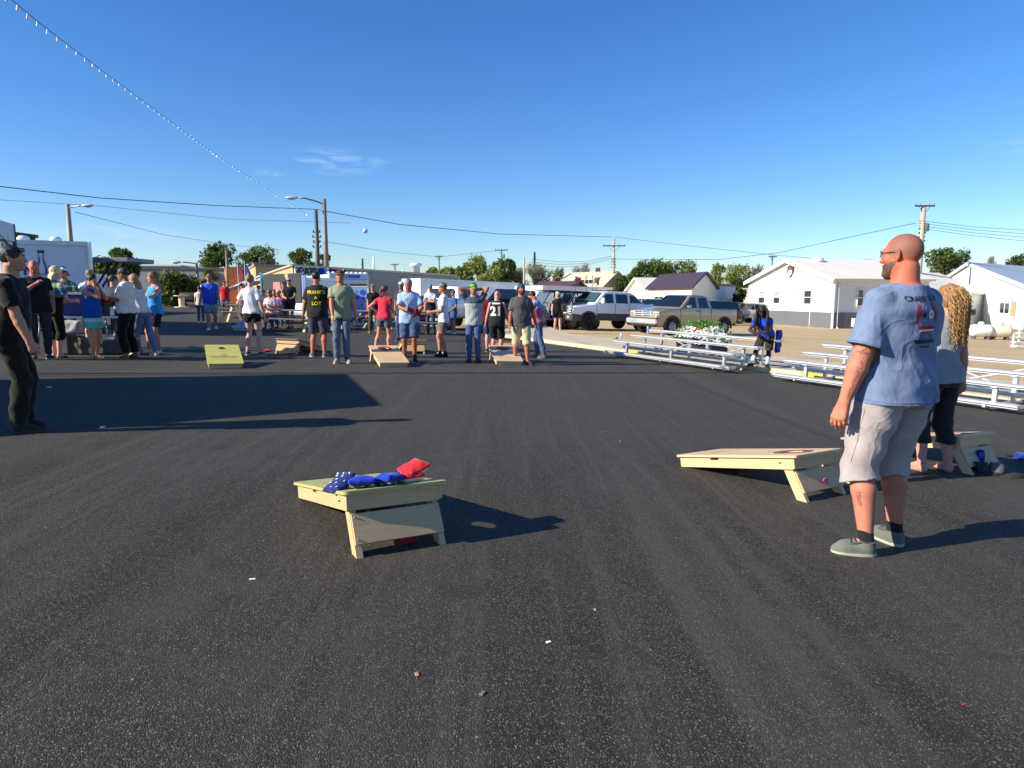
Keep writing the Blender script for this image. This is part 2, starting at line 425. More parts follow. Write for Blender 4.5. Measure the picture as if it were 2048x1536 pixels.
    def mesh(s, it=2):
        h = s.h; pad = .03+2*h; us = [q for q in s.p if q[0] == 'u']
        lo = np.min([q[3] for q in us], 0)-pad; hi = np.max([q[4] for q in us], 0)+pad
        n = np.ceil((hi-lo)/h).astype(int)+1; F = np.full(n, 1.0, 'f')
        ax = [(lo[i]+np.arange(n[i])*h).astype('f') for i in range(3)]
        for op, k, f, a, b in s.p:
            if a is None: sl = [slice(None)]*3
            else:
                m = k+3*h; sl = [slice(max(0, int((a[i]-m-lo[i])/h)), min(n[i], int((b[i]+m-lo[i])/h)+2)) for i in range(3)]
            X, Y, Z = ax[0][sl[0]][:, None, None], ax[1][sl[1]][None, :, None], ax[2][sl[2]][None, None, :]
            d = f(X, Y, Z)
            if d.size == 0: continue
            sub = F[tuple(sl)]; d = np.broadcast_to(d, sub.shape).astype('f')
            if op == 'n': F[tuple(sl)] = sub+d; continue
            if op == 'u': u = np.maximum(k-abs(sub-d), 0)/k; F[tuple(sl)] = np.minimum(sub, d)-u*u*k/4
            else:
                if op == 's': d = -d
                u = np.maximum(k-abs(sub-d), 0)/k; F[tuple(sl)] = np.maximum(sub, d)+u*u*k/4
        vs, q = nets(F, lo, h)
        if it and len(vs): vs = relax(vs, q, it)
        return vs, q
    def build(s, name, m, parent=None, paint=None, it=2):
        vs, q = s.mesh(it)
        return meshobj(name, vs, q, m, parent, True, cols=(paint(vs) if paint else np.ones((len(vs), 3))))
def folds(amp, fz=30, seed=0.0, ang=.5):
    def f(X, Y, Z):
        w = 1.7*np.sin(9*X+seed)+1.3*np.sin(11*Y+1.3*seed+4*Z)
        return (amp*(np.sin(fz*(Z+ang*X-.3*Y)+w*1.6+seed)*np.sin(7*X+5*Z+seed*2)+.5*np.sin(fz*1.7*(Z-.6*X)+w))).astype('f')
    return f
# ------------------------------------------------------------------ people
def rz(a): return Matrix.Rotation(R(a), 4, 'Z')
def rx(a): return Matrix.Rotation(R(a), 4, 'X')
def ry(a): return Matrix.Rotation(R(a), 4, 'Y')
def ik(A, B, la, lb, hint):
    A, B = V(A), V(B); d = B-A; L = d.length
    if L > (la+lb)*.998: B = A+d*((la+lb)*.998/L); d = B-A; L = d.length
    a = (la*la-lb*lb+L*L)/(2*L); hh = math.sqrt(max(0, la*la-a*a)); n = d.normalized(); hint = V(hint)
    p = hint-n*hint.dot(n)
    p = p.normalized() if p.length > 1e-5 else ortho(n)[1]
    return A+n*a+p*hh, B
def hand(F, W, d, t, n, s, curl=.5, thumbin=.4, k=.006):
    "palm + four fingers + thumb; d along the hand, t towards the thumb side, n out of the palm"
    d = V(d).normalized(); n = (V(n)-d*V(n).dot(d)).normalized(); t = (V(t)-d*V(t).dot(d)-n*V(t).dot(n)).normalized()
    K = [W+(d*.088+t*.030)*s, W+(d*.093+t*.010)*s, W+(d*.089-t*.011)*s, W+(d*.080-t*.030)*s]
    for i, q in enumerate(K):
        F.rcone(W+t*(.012-.008*i)*s, q, .0165*s, .0125*s, .014)
    for i, (q, L) in enumerate(zip(K, (.072, .08, .075, .058))):
        a = curl*(1+.12*i); p = q; ang = 0; spread = t*(.09-.06*i)
        for j, (fr, r0, r1) in enumerate(((.45, .0098, .009), (.32, .009, .0082), (.25, .0082, .0068))):
            ang += a*(.7 if j == 0 else 1.0)
            e = p+(d*math.cos(ang)+n*math.sin(ang)+spread*(1 if j == 0 else .2))*L*fr*s
            F.rcone(p, e, r0*s, r1*s, .004); p = e
    b = W+(d*.025+t*.022+n*.006)*s; m = b+(d*.032+t*.030*(1-thumbin*.5)+n*.018)*s; e = m+(d*.034+t*.004+n*(.006+.02*thumbin))*s
    F.rcone(b, m, .0145*s, .0115*s, .012); F.rcone(m, e, .011*s, .008*s, .004)
def torso_rows(H, w, fem, belly, e=0.0, ef=1.0):
    if fem: b = [(-.05, .080, .056, 0), (-.02, .099, .068, .006), (.02, .101, .068, .006), (.05, .090, .058, 0), (.10, .074, .050, -.002), (.15, .078, .052, -.004), (.20, .088, .062, -.012), (.245, .090, .056, -.006), (.28, .086, .044, .002), (.305, .060, .036, .004), (.325, .034, .030, .004)]
    else: b = [(-.05, .082, .056, 0), (-.02, .094, .064, .003), (.02, .095, .064, .003), (.05, .090, .060, 0), (.10, .087, .056, -.002), (.15, .091, .058, -.002), (.20, .100, .063, -.004), (.245, .104, .062, -.002), (.28, .096, .048, .002), (.305, .066, .040, .004), (.325, .038, .034, .004)]
    out = []
    for z, a, c, cy in b:
        bl = belly*math.exp(-((z-.09)/.075)**2)*.045
        ww = 1+(w-1)*(1 if z < .26 else .6); out.append((z*H, a*H*ww+e, c*H*(1+(w-1)*.8)+bl*H*.7+e, cy*H-bl*H*.75))
    return out
NP = [0]
def clearglass():
    if 'cg' in _mc: return _mc['cg']
    M = NT('clear_lens'); tb = M.n('ShaderNodeBsdfTransparent'); mx = M.n('ShaderNodeMixShader'); mx.inputs[0].default_value = .18; M.b.inputs['Roughness'].default_value = .05; M.base((.6, .65, .7)); M.l(tb.outputs[0], mx.inputs[1]); M.l(M.b.outputs[0], mx.inputs[2]); M.l(mx.outputs[0], M.out.inputs[0]); _mc['cg'] = M.m; return M.m
def person(label, px=None, py=None, top=None, d=None, H=None, face=0, w=1.0, belly=0, fem=0, lean=0, side=0, twist=0, head=(0, 0), hl=None, hr=None,
           el=(.3, 1, -.2), er=(-.3, 1, -.2), fl=None, fr=None, yl=12, yr=-12, crouch=0, hip=(0, 0), sit=None, skin_=(206, 150, 122), hair=None, shirt=('tee', (90, 90, 90)),
           legs=('jeans', (60, 80, 120)), shoes=('shoe', (60, 60, 60), (200, 200, 200)), cap=None, glasses=None, beard=None, h=None, group=None, curl=.55, kl=(0, -1, 0), kr=(0, -1, 0),
           gripl=None, gripr=None, paint=None, arm=1.0, child=0, hnl=None, hnr=None, fold=None, mats=None, z0=None, neckc=None):
    if d is None: p0 = G(px, py)
    else: p0 = PD(px, d)
    if z0 is not None: p0.z = z0
    if H is None:
        rr = ray(px, top); Zt = CAMH+rr.z*p0.y/rr.y; H = (Zt-p0.z)/(1.0-crouch)
    dist = p0.length
    if h is None: h = min(.017, max(.006, .00095*dist))
    NP[0] += 1; sd = NP[0]*1.7; s = H/1.78; wl = 1.0+(w-1)*.45; root = empty('person', p0, R(face), label, 'person', group)
    Mw = rz(face)
    def gz(x, y):
        q = Mw @ V((x, y, 0)); return g(p0.x+q.x, p0.y+q.y)-p0.z if z0 is None else 0
    # --- skeleton
    hz = (.52-crouch)*H if sit is None else sit+.055*H
    pel = V((hip[0]*H, hip[1]*H, hz)); T = Matrix.Translation(pel) @ rz(twist) @ rx(lean) @ ry(side)
    Tp = Matrix.Translation(pel) @ rz(twist*.3)
    def tp(x, y, z): return T @ V((x*H, y*H, z*H))
    hips = {1: Tp @ V((.050*H*w, 0, -.005*H)), -1: Tp @ V((-.050*H*w, 0, -.005*H))}
    fd = {1: fl or (.062, .0, 0), -1: fr or (-.062, .0, 0)}; ank = {}; knee = {}
    for sgn in (1, -1):
        q = V(fd[sgn]); q = V((q.x*H, q.y*H, .045*H+q.z*H)); q.z += gz(q.x, q.y)
        knee[sgn], ank[sgn] = ik(hips[sgn], q, .245*H, .235*H, kl if sgn == 1 else kr)
    shw = (.088 if fem else .095)*(1+(w-1)*.6)
    sh = {1: tp(shw, .003, .272), -1: tp(-shw, .003, .272)}
    tw = {1: hl, -1: hr}; elb = {}; wr = {}
    for sgn in (1, -1):
        t = tw[sgn]
        t = tp(sgn*(shw+.020+.05*(w-1)), -.012, -.035) if t is None else V(t)*H
        elb[sgn], wr[sgn] = ik(sh[sgn], t, .165*H, .148*H, el if sgn == 1 else er)
    hc0 = T @ V((0, -.006*H, .348*H)); Mh = Matrix.Translation(hc0) @ rz(head[0]) @ rx(head[1]) @ ry(head[2] if len(head) > 2 else 0)
    s_h = s*(1.0 if not child else 1.08)
    Mh = Mh @ Matrix.Translation((0, -.004*H, .066*H)) @ Matrix.Scale(s_h, 4)
    Rh = Mh.to_3x3().normalized().to_4x4()
    def hp(x, y, z): return Mh @ V((x, y, z))
    # --- body
    F = Field(h); rows = torso_rows(H, w, fem, belly)
    F.stack(T, rows, .02*s)
    la = (.036 if not fem else .030)*H*arm
    for sg in (1, -1):
        F.rcone(tp(sg*.03, .004, .302), sh[sg], .026*H, .029*H*arm, .02*s)
        F.rcone(sh[sg], elb[sg], .030*H*arm, .0235*H*arm, .02*s)
        m = elb[sg].lerp(wr[sg], .28); F.rcone(elb[sg], m, .0235*H*arm, .025*H*arm, .012*s)
        F.rcone(m, wr[sg], .025*H*arm, .0155*H*(.5+.5*arm), .01*s)
        F.rcone(hips[sg], knee[sg], .050*H*(.4+.6*w), .032*H*(.5+.5*wl), .02*s)
        dv = (ank[sg]-knee[sg]).normalized(); back = V((0, 1, 0)); back = (back-dv*back.dot(dv)).normalized()*.010*H
        c1 = knee[sg].lerp(ank[sg], .32)+back
        F.rcone(knee[sg], c1, .030*H*(.6+.4*wl), .034*H*(.6+.4*wl), .015*s); F.rcone(c1, ank[sg], .034*H*(.6+.4*wl), .0195*H, .015*s)
        yaw = yl if sg == 1 else yr; f = rz(yaw) @ V((0, -1, 0)); a = ank[sg]; gr = V((a.x, a.y, a.z-.045*H))
        rr_ = rz(yaw) @ V((1, 0, 0))
        bare = shoes[0] in ('bare', 'sandal'); fs = 1.0 if bare else .86
        F.rcone(a, gr-f*.012*H+V((0, 0, .02*H)), .02*H, .018*H*fs, .012*s)
        F.rcone(gr-f*.008*H+V((0, 0, .018*H)), gr+f*.075*H+V((0, 0, .014*H)), .018*H*fs, .0135*H*fs, .02*s)
        F.rcone(a+f*.01*H, gr+f*.08*H+V((0, 0, .015*H)), .017*H*fs, .013*H*fs, .015*s)
        for kx, L in (((-.014, .098), (-.004, .100), (.006, .096), (.014, .09)) if bare else ()):
            F.rcone(gr+f*.075*H+rr_*kx*H+V((0, 0, .012*H)), gr+f*L*H+rr_*kx*H*1.1+V((0, 0, .009*H)), .0085*H, .006*H, .006)
        dd = (wr[sg]-elb[sg]).normalized(); hn = hnl if sg == 1 else hnr
        nn = V((-sg, 0, 0)) if hn is None else V(hn); tt = V((0, -1, 0)) if abs(dd.z) > .6 else V((0, 0, 1))
        if hn is None and abs(dd.z) <= .6: nn = V((-sg*.8, .5, 0))
        hand(F, wr[sg], dd, tt, nn, s*(1.0 if arm < 1.2 else 1.08), curl)
    F.rcone(T @ V((0, .006*H, .29*H)), hp(0, .025, -.075), (.036 if not fem else .028)*H*(.6+.4*w), (.034 if not fem else .026)*H*(.7+.3*w), .02*s)
    # head
    S = s_h
    F.ell(hp(0, .015, .028), (.076*S, .096*S, .088*S), .01, M=Rh); F.ell(hp(0, -.022, -.022), (.064*S, .066*S, .088*S), .02*S, M=Rh)
    F.ell(hp(0, -.066, -.090), (.026*S, .022*S, .020*S), .03*S, M=Rh)
    for sg in (1, -1):
        F.rcone(hp(sg*.055, .005, -.05), hp(sg*.022, -.062, -.092), .016*S, .014*S, .03*S)
        F.ell(hp(sg*.045, -.05, -.022), (.022*S, .022*S, .02*S), .02*S, M=Rh)
        F.ell(hp(sg*.030, -.093, .012), (.019*S, .014*S, .012*S), .012*S, 's', M=Rh)
        F.ell(hp(sg*.030, -.080, .017), (.015*S, .011*S, .0075*S), .005*S, M=Rh); F.ell(hp(sg*.030, -.079, .004), (.014*S, .010*S, .006*S), .005*S, M=Rh)
        Me = Rh @ rz(-sg*22) @ rx(-8); F.ell(hp(sg*.079, .016, .0), (.009*S, .019*S, .032*S), .006*S, M=Me)
        F.ell(hp(sg*.088, .012, .003), (.007*S, .011*S, .021*S), .004*S, 's', M=Me)
        F.rcone(hp(sg*.075, .016, -.02), hp(sg*.078, .014, -.03), .008*S, .006*S, .006*S)
        F.ell(hp(sg*.012, -.098, -.028), .009*S, .006*S)
    F.rcone(hp(-.036, -.077, .032), hp(.036, -.077, .032), .011*S, .011*S, .015*S)
    F.rcone(hp(0, -.084, .016), hp(0, -.106, -.025), .008*S, .0115*S, .01*S)
    F.ell(hp(0, -.086, -.052), (.025*S, .012*S, .0055*S), .006*S, M=Rh); F.ell(hp(0, -.084, -.064), (.021*S, .012*S, .0065*S), .006*S, M=Rh)
    Mi = Mh.inverted(); Mia = np.array(Mi)
    def pnt(vs):
        c = np.ones((len(vs), 3)); q = vs@Mia[:3, :3].T+Mia[:3, 3]
        lip = ((q[:, 0]/.026)**2+((q[:, 2]+.058)/.012)**2 < 1) & (q[:, 1] < -.07); c[lip] = (.85, .6, .58)
        if not fem and not child:
            st = (q[:, 2] < -.03) & (q[:, 1] < .02) & (q[:, 2] > -.12) & (abs(q[:, 0]) < .08) & ~lip; c[st] *= (.86, .86, .88)
        if paint: c = paint(vs, c, q)
        return c
    body = F.build('body', skin(skin_), root, pnt)
    # eyes
    for sg in (1, -1):
        e = MB(); e.cur = 0; e.sphere((0, 0, 0), .0105*S, 10, 6); e.cur = 1; e.sphere((0, -.0070*S, 0), (.0062*S, .0046*S, .0062*S), 8, 6)
        o = e.build('eye', [mat('eye_white', (225, 215, 208), .3), mat('iris', (40, 28, 20), .2)], root, True); o.matrix_local = Matrix.Translation(hp(sg*.030, -.0800, .012)) @ Rh
    for sg in (1, -1) if (hair and hair[0] != 'none') else ():
        eb = MB().tube([hp(sg*.014, -.091, .030), hp(sg*.03, -.092, .036), hp(sg*.044, -.08, .031)], [.002*S, .0035*S, .002*S], 5).build('eyebrow', hairmat(tuple(int(x*.7) for x in hair[1])), root, True)
    # --- trousers / shorts
    kind, lc = legs[0], legs[1]; hem = legs[2] if len(legs) > 2 else {'jeans': .97, 'pants': .97, 'shorts': -.12, 'short': -.55, 'capri': .45, 'skirt': -.3}[kind]
    ez = {'jeans': .009, 'pants': .014, 'shorts': .020, 'short': .014, 'capri': .010}[kind]*s*(legs[3] if len(legs) > 3 else 1)
    Fp = Field(h); rws = [(z, a+ez*.6, b+ez*.6, c) for z, a, b, c in torso_rows(H, w, fem, belly*.7) if z < .075*H]
    Fp.stack(Tp, rws, .02*s)
    for sg in (1, -1):
        hp_, kn, an = hips[sg], knee[sg], ank[sg]; th, kr_ = .050*H*(.4+.6*w)+ez, .032*H*(.5+.5*wl)+ez*1.2
        if hem < 0:
            e = kn.lerp(hp_, -hem); r1 = th+(kr_-th)*(1+hem)+ez*.8; Fp.rcone(hp_, e, th, r1, .02*s, cut=(0, 1))
        else:
            if kind == 'shorts': kr_ = max(kr_, .094*s)
            Fp.rcone(hp_, kn, th, kr_, .02*s); e = kn.lerp(an, hem)
            Fp.rcone(kn, e, kr_, kr_+.006*s if kind == 'shorts' else (.026 if kind == 'jeans' else .040 if kind == 'capri' else .03)*H*(.6+.4*wl)+ez*(1.2 if hem > .6 else .3), .02*s, cut=(0, 1))
            if kind in ('jeans', 'pants', 'capri'):
                dv = (an-kn).normalized(); back = V((0, 1, 0)); Fp.rcone(kn.lerp(an, .1)+back*.004*H, kn.lerp(an, .55)+back*.012*H, (.033 if kind != 'capri' else .040)*H*(.6+.4*wl)+ez, .030*H*(.6+.4*wl)+ez, .02*s)
    if h < .0078 and kind == 'shorts' and hem > 0:
        for sg in (1, -1): e2 = knee[sg].lerp(ank[sg], hem); dv = (e2-knee[sg]).normalized(); r2 = max(.094*s, .032*H*(.5+.5*wl)+ez*1.2)-.004*s; Fp.rcone(e2-dv*.07*s, e2+dv*.05*s, r2*.75, r2, .003, 's')
    if h < .0078 and hem < 0:
        for sg in (1, -1):
            e2 = knee[sg].lerp(hips[sg], -hem); dv = (e2-hips[sg]).normalized(); r1 = .050*H*(.4+.6*w)+ez; r2 = r1+(.032*H*(.5+.5*wl)+ez*1.2-r1)*(1+hem)+ez*.8-.008
            Fp.rcone(e2-dv*.09*s, e2+dv*.05*s, r2*.7, r2, .003, 's')
    hz_ = {'tee': .0, 'polo': .0}.get(shirt[0], 0) + (shirt[2] if len(shirt) > 2 else {}).get('hem', -.045 if not fem else -.01)*H
    Ti_ = np.array(T.inverted())
    Fp.fn('n', lambda X, Y, Z: (.022*np.clip(((Ti_[2, 0]*X+Ti_[2, 1]*Y+Ti_[2, 2]*Z+Ti_[2, 3])-hz_-.008)/.03, 0, 1)*np.clip(((Ti_[2, 0]*X+Ti_[2, 1]*Y+Ti_[2, 2]*Z+Ti_[2, 3])+.12*H)/.03, 0, 1)).astype('f'))
    if kind in ('capri',) or (kind == 'pants' and hem < .9):
        za, zb = [knee[q].lerp(ank[q], hem).z for q in (1, -1)]
        Fp.fn('i', lambda X, Y, Z: np.where(X > 0, za, zb)-Z+0*Y)
    fo = fold if fold is not None else .0045
    Fp.fn('n', folds(fo*1.1*s, 24, sd, .8))
    pm = (mats or {}).get('legs') or (denim(lc) if kind == 'jeans' or (len(legs) > 4 and legs[4] == 'denim') else cloth(lc, name='trouser_fabric'))
    pants = Fp.build({'jeans': 'jeans', 'pants': 'trousers', 'shorts': 'shorts', 'short': 'shorts', 'capri': 'trousers'}[kind], pm, root)
    # --- shirt
    sk, scol = shirt[0], shirt[1]; so = shirt[2] if len(shirt) > 2 else {}
    e = so.get('ease', {'tee': .013, 'polo': .013, 'button': .017, 'tank': .010, 'jersey': .016, 'long': .015}[sk])*s; hemz = so.get('hem', -.045 if not fem else -.01)*H
    rr0 = [r_ for r_ in torso_rows(H, w, fem, belly) if r_[0] > hemz-.01]
    rws = []
    mxa = max(r_[1] for r_ in rr0 if r_[0] > .15*H); mxb = max(r_[2] for r_ in rr0); tuck = so.get('tuck', 0)
    for z, a, b, c in rr0:
        if z < .2*H and not tuck:
            lo_ = .90 if not fem else .84; a = max(a, mxa*lo_); b = max(b, mxb*(.92 if not fem else .86))
        if z < .09*H and not tuck:
            a = max(a, (.050*w+.050*(.4+.6*w))*H*.97+ez+.012*s-e); b = max(b, .055*(.4+.6*w)*H+ez+.014*s-e)
        rws.append((z, a+e, b+e, c))
    rws.insert(0, (hemz, rws[0][1]+.004, rws[0][2]+.004, rws[0][3])) if rws[0][0] > hemz else None
    Fs = Field(h); Fs.stack(T, rws, .02*s)
    sleeve = so.get('sleeve', {'tee': .62, 'polo': .60, 'button': .66, 'tank': 0, 'jersey': 0, 'long': 2}[sk]); ar = .030*H*arm
    for sg in (1, -1):
        Fs.rcone(tp(sg*.035, .004, .297), sh[sg]-(sh[sg]-tp(0, 0, .272)).normalized()*.008*H, .026*H+e*.5, (ar*.93+e*.45) if sleeve else .020*H, .02*s)
        if sleeve:
            t = elb[sg].lerp(sh[sg], 1-min(1, sleeve)); Fs.rcone(sh[sg], t, ar+e*.35, ar*.92+e*1.25, .022*s, cut=(0, 1 if sleeve <= 1 else 0))
            if sleeve > 1: Fs.rcone(elb[sg], wr[sg], ar*.92+e, .018*H+e*.6, .01*s, cut=(0, 1))
        else:
            Fs.ell(tp(sg*(shw+.035), 0, .27), (.045*H, .06*H, .075*H), .012*s, 's', M=T)
    nk = so.get('neck', .044); Fs.ell(tp(0, -.020, .335), (nk*H, (.040 if not fem else .05)*H, (.032 if sk != 'tank' else .055)*H), .006, 's', M=T)
    Fs.fn('n', folds(fo*s, 20, sd+3, -.7))
    if sk in ('polo', 'button'):
        Fs.torus(tp(0, -.002, .312), .043*H, .009*H, T @ rx(14), .006, 1.0)
    if h < .0078:   # open sleeves and hem so the cloth reads as a shell round the limb
        if 0 < sleeve <= 1:
            for sg in (1, -1):
                t = elb[sg].lerp(sh[sg], 1-sleeve); dv = (t-sh[sg]).normalized(); r1 = ar*.92+e*1.25-.008
                Fs.rcone(t-dv*.07*s, t+dv*.05*s, r1*.75, r1+.002, .003, 's')
        q0 = rws[0]; Fs.stack(T, [(q0[0]-.06, q0[1]-.015, q0[2]-.015, q0[3]), (q0[0]+.02, q0[1]-.015, q0[2]-.015, q0[3]), (q0[0]+.05, q0[1]-.03, q0[2]-.03, q0[3])], .003, 's')
    sm_ = (mats or {}).get('shirt') or cloth(scol, name='shirt_fabric', stripes=so.get('stripes'), fold=.4)
    shirt_o = Fs.build('shirt', sm_, root)
    # --- shoes
    st = shoes[0]
    for sg in (1, -1):
        if st == 'bare': break
        yaw = yl if sg == 1 else yr; f = rz(yaw) @ V((0, -1, 0)); sd_ = rz(yaw) @ V((1, 0, 0)); a = ank[sg]; gr = V((a.x, a.y, a.z-.045*H)); hh = min(h, .009)
        tilt = 0
        Fx = Field(hh); L = .088*H; c = gr+f*(.030*H)
        M2 = Matrix.Translation(gr) @ rz(yaw)
        def solef(X, Y, Z, M2=M2, H=H):
            i = np.array(M2.inverted()); x = i[0, 0]*X+i[0, 1]*Y+i[0, 3]; y = i[1, 0]*X+i[1, 1]*Y+i[1, 3]
            t = np.clip((.028*H-y)/(.118*H), 0, 1); yy = y+np.clip(-y, -.012*H, .075*H)
            rr2 = .021*H+.0065*H*np.sin(t*3.0); return np.sqrt(x*x+yy*yy)-rr2
        zlo, zhi = gr.z, gr.z+(.022 if st != 'sandal' else .016)*s
        Fx.p.append(('u', .006, lambda X, Y, Z: np.maximum(solef(X, Y, Z), np.maximum(zlo-Z, Z-zhi)), A3(gr)-.2, A3(gr)+.2))
        if st == 'sandal':
            for q in (.045, .062): Fx.torus(gr+f*q*H+V((0, 0, .012*H)), .021*H, .005*H, rz(yaw) @ rx(90), .004)
        else:
            Fx.rcone(gr-f*.002*H+V((0, 0, .024*H)), gr+f*.06*H+V((0, 0, .021*H)), .0275*H, .0255*H, .015); Fx.rcone(gr+f*.05*H+V((0, 0, .02*H)), gr+f*.082*H+V((0, 0, .014*H)), .0245*H, .019*H, .015)
            Fx.rcone(gr+V((0, 0, .03*H)), a+V((0, 0, (.004 if st != 'boot' else .05)*H)), .0275*H, .0275*H, .012, cut=(0, 1))
            Fx.half(gr, (0, 0, -1))
        up, so_ = lin(shoes[1]), lin(shoes[2]) if len(shoes) > 2 else lin(shoes[1])
        ratio = [min(8, so_[i]/max(up[i], .004)) for i in range(3)]
        def ps(vs, zt=zhi, r_=ratio, st=st):
            c = np.ones((len(vs), 3)); c[vs[:, 2] < zt] = r_; return c
        Fx.build('sandal' if st == 'sandal' else 'shoe', cloth(shoes[1], name='shoe_fabric', attr=True, fold=.1), root, ps, 1)
        if len(shoes) > 3 and shoes[3]:
            Fk = Field(hh); Fk.rcone(a-V((0, 0, .012*H)), a.lerp(knee[sg], shoes[4] if len(shoes) > 4 else .16), .0255*H, .0245*H+(.004*H if (len(shoes) > 4) else 0), .01, cut=(1, 1)); Fk.build('sock', cloth(shoes[3], name='sock_knit', fold=.05), root)
    # --- hair, beard, cap, glasses
    hh = min(h, .010)
    if hair and hair[0] not in ('none', 'buzz'):
        st, hc = hair[0], hair[1]; Fh = Field(hh); hv_ = .012 if st != 'short' else .009
        Fh.ell(hp(0, .018, .033), ((.076+hv_)*S, (.094+hv_)*S, (.086+hv_)*S), .01, M=Rh)
        Fh.ell(hp(0, -.105, -.035), (.075*S, .075*S, .092*S), .015*S, 's', M=Rh)
        if st in ('short', 'cropped'):
            for sg in (1, -1): Fh.ell(hp(sg*.085, -.0, -.045), (.03*S, .05*S, .05*S), .01*S, 's', M=Rh)
            Fh.half(hp(0, 0, -.045), -(Rh.to_3x3() @ V((0, .35, 1))))
            Fh.fn('n', lambda X, Y, Z: (.003*np.sin(140*X+60*Z)*np.sin(120*Y+50*Z)).astype('f'))
        if st == 'bun':
            Fh.half(hp(0, 0, -.05), -(Rh.to_3x3() @ V((0, .2, 1)))); Fh.ell(hp(0, .055, .115), (.036*S, .034*S, .03*S), .012*S, M=Rh)
            Fh.rcone(hp(.01, .06, .13), hp(.02, .05, .16), .01*S, .004*S, .01)
        if st in ('pony', 'long', 'dreads'):
            if st == 'pony':
                Fh.half(hp(0, 0, -.06), -(Rh.to_3x3() @ V((0, .2, 1))))
                a0, b0 = hp(0, .11, .03), hp(0, .13, -.04); c0 = b0+V((0, .0, -.12*s)); d0 = c0+V((.0, -.0, -.12*s))
                Fh.rcone(a0, b0, .02*S, .03*S, .01); Fh.rcone(b0, c0, .03*S, .026*S, .01); Fh.rcone(c0, d0, .026*S, .010*S, .01)
            else:
                Lh = hair[2] if len(hair) > 2 else .24
                for i in range(-3, 4):
                    ax = i*.022*S; b0 = hp(i*.024, .062-abs(i)*.014, .02); m0 = hp(i*.027, .100-abs(i)*.012, -.08); e0 = V((m0.x, m0.y, m0.z-Lh*s*(1-.05*abs(i)+.06*math.sin(i*2.3+sd))))+(Rh.to_3x3() @ V((0, .05*(w if Lh > .15 else 0), 0)))
                    e0 += (Rh.to_3x3() @ V((0, .01, 0))); Fh.rcone(b0, m0, .024*S, .024*S, .02*S); Fh.rcone(m0, e0, .024*S, .012*S, .018*S)
            Fh.fn('n', lambda X, Y, Z: (.0035*np.sin(210*X+9*Z)*np.sin(170*Y+7*Z)).astype('f'))
        if st == 'wavy':
            Fh.ell(hp(0, .03, .0), (.098*S, .10*S, .10*S), .03*S, M=Rh); Fh.ell(hp(0, -.115, -.04), (.07*S, .08*S, .10*S), .01*S, 's', M=Rh)
            Fh.fn('n', lambda X, Y, Z: (.006*np.sin(70*X+30*Z)*np.sin(60*Y+50*Z)).astype('f'))
        Fh.build('hair', hairmat(hc), root)
    if beard:
        Fb = Field(hh); Fb.ell(hp(0, -.024, -.03), (.069*S, .071*S, .093*S), .01, M=Rh); Fb.ell(hp(0, -.07, -.1), (.034*S, .026*S, .028*S), .03*S, M=Rh)
        for sg in (1, -1): Fb.rcone(hp(sg*.058, .002, -.048), hp(sg*.024, -.064, -.094), .0175*S, .017*S, .02*S)
        Fb.half(hp(0, -.06, -.042), Rh.to_3x3() @ V((0, -.25, 1))); Fb.ell(hp(0, -.1, -.056), (.02*S, .03*S, .009*S), .004, 's', M=Rh); Fb.half(hp(0, .022, 0), Rh.to_3x3() @ V((0, 1, 0)))
        Fb.fn('n', lambda X, Y, Z: (.0018*np.sin(300*X+90*Z)*np.sin(280*Y+200*Z)).astype('f')); Fb.build('beard', hairmat(beard), root)
    if cap:
        cc, cdir = cap[0], cap[1]; bc = cap[2] if len(cap) > 2 else cc; Rc = Rh @ rz(cdir); base = Mh @ rz(cdir)
        Fc = Field(hh); Fc.ell(hp(0, .012, .036), (.087*S, .105*S, .088*S), .01, M=Rh); Fc.half(hp(0, 0, .040), -(Rh.to_3x3() @ V((0, .18*(1 if cdir == 0 else -1), 1)))); Fc.ell(hp(0, .012, .126), .006*S, .004)
        crown = Fc.build('cap', cloth(cc, name='cap_fabric', fold=.1), root)
        b_ = MB(); n = 12
        for lay in (0, 1):
            for j in range(5):
                for i in range(n+1):
                    a = -math.pi/2+(i/n-.5)*2.1; r_ = j/4; x = .083*math.cos(a)*(1-.06*r_); y = -.094+.012+( .094*(math.sin(a)+1))-.070*r_*math.cos((i/n-.5)*2.6)
                    b_.v.append(base @ V((x, y, .048-.012*r_-9*x*x*.35-.004*lay)))
        for lay in (0, 1):
            for j in range(4):
                for i in range(n): q = lay*5*(n+1)+j*(n+1)+i; b_.f.append((q, q+1, q+n+2, q+n+1)); b_.m.append(0)
        for i in range(n): q = 4*(n+1)+i; b_.f.append((q, q+1, q+5*(n+1)+1, q+5*(n+1))); b_.m.append(0)
        b_.build('cap_brim', cloth(bc, name='cap_fabric', fold=.05), crown, True)
    if glasses:
        gl = MB(); dark = glasses == 'sun'
        for sg in (1, -1):
            gl.cur = 1
            pts = rrect(.008, -.016, .056, .018, .012); gl.prism([(sg*u, v) for u, v in pts], .003, lambda u, v, w_: Mh @ V((u, -.103-w_+abs(u)*abs(u)*6.5, v+.012)))
            gl.cur = 0; ring = [(Mh @ V((sg*u, -.1045+u*u*6.5, v+.012))) for u, v in pts]; gl.tube(ring+[ring[0]], .0018*S, 5)
            gl.tube([hp(sg*.056, -.084, .020), hp(sg*.074, -.045, .018), hp(sg*.080, .018, .014)], .0020*S, 5)
        gl.tube([hp(-.009, -.104, .016), hp(.009, -.104, .016)], .002*S, 5)
        gl.build('sunglasses' if dark else 'glasses', [mat('glasses_frame', (20, 20, 22), .3), glass('dark_lens', (8, 8, 10)) if dark else clearglass()], root)
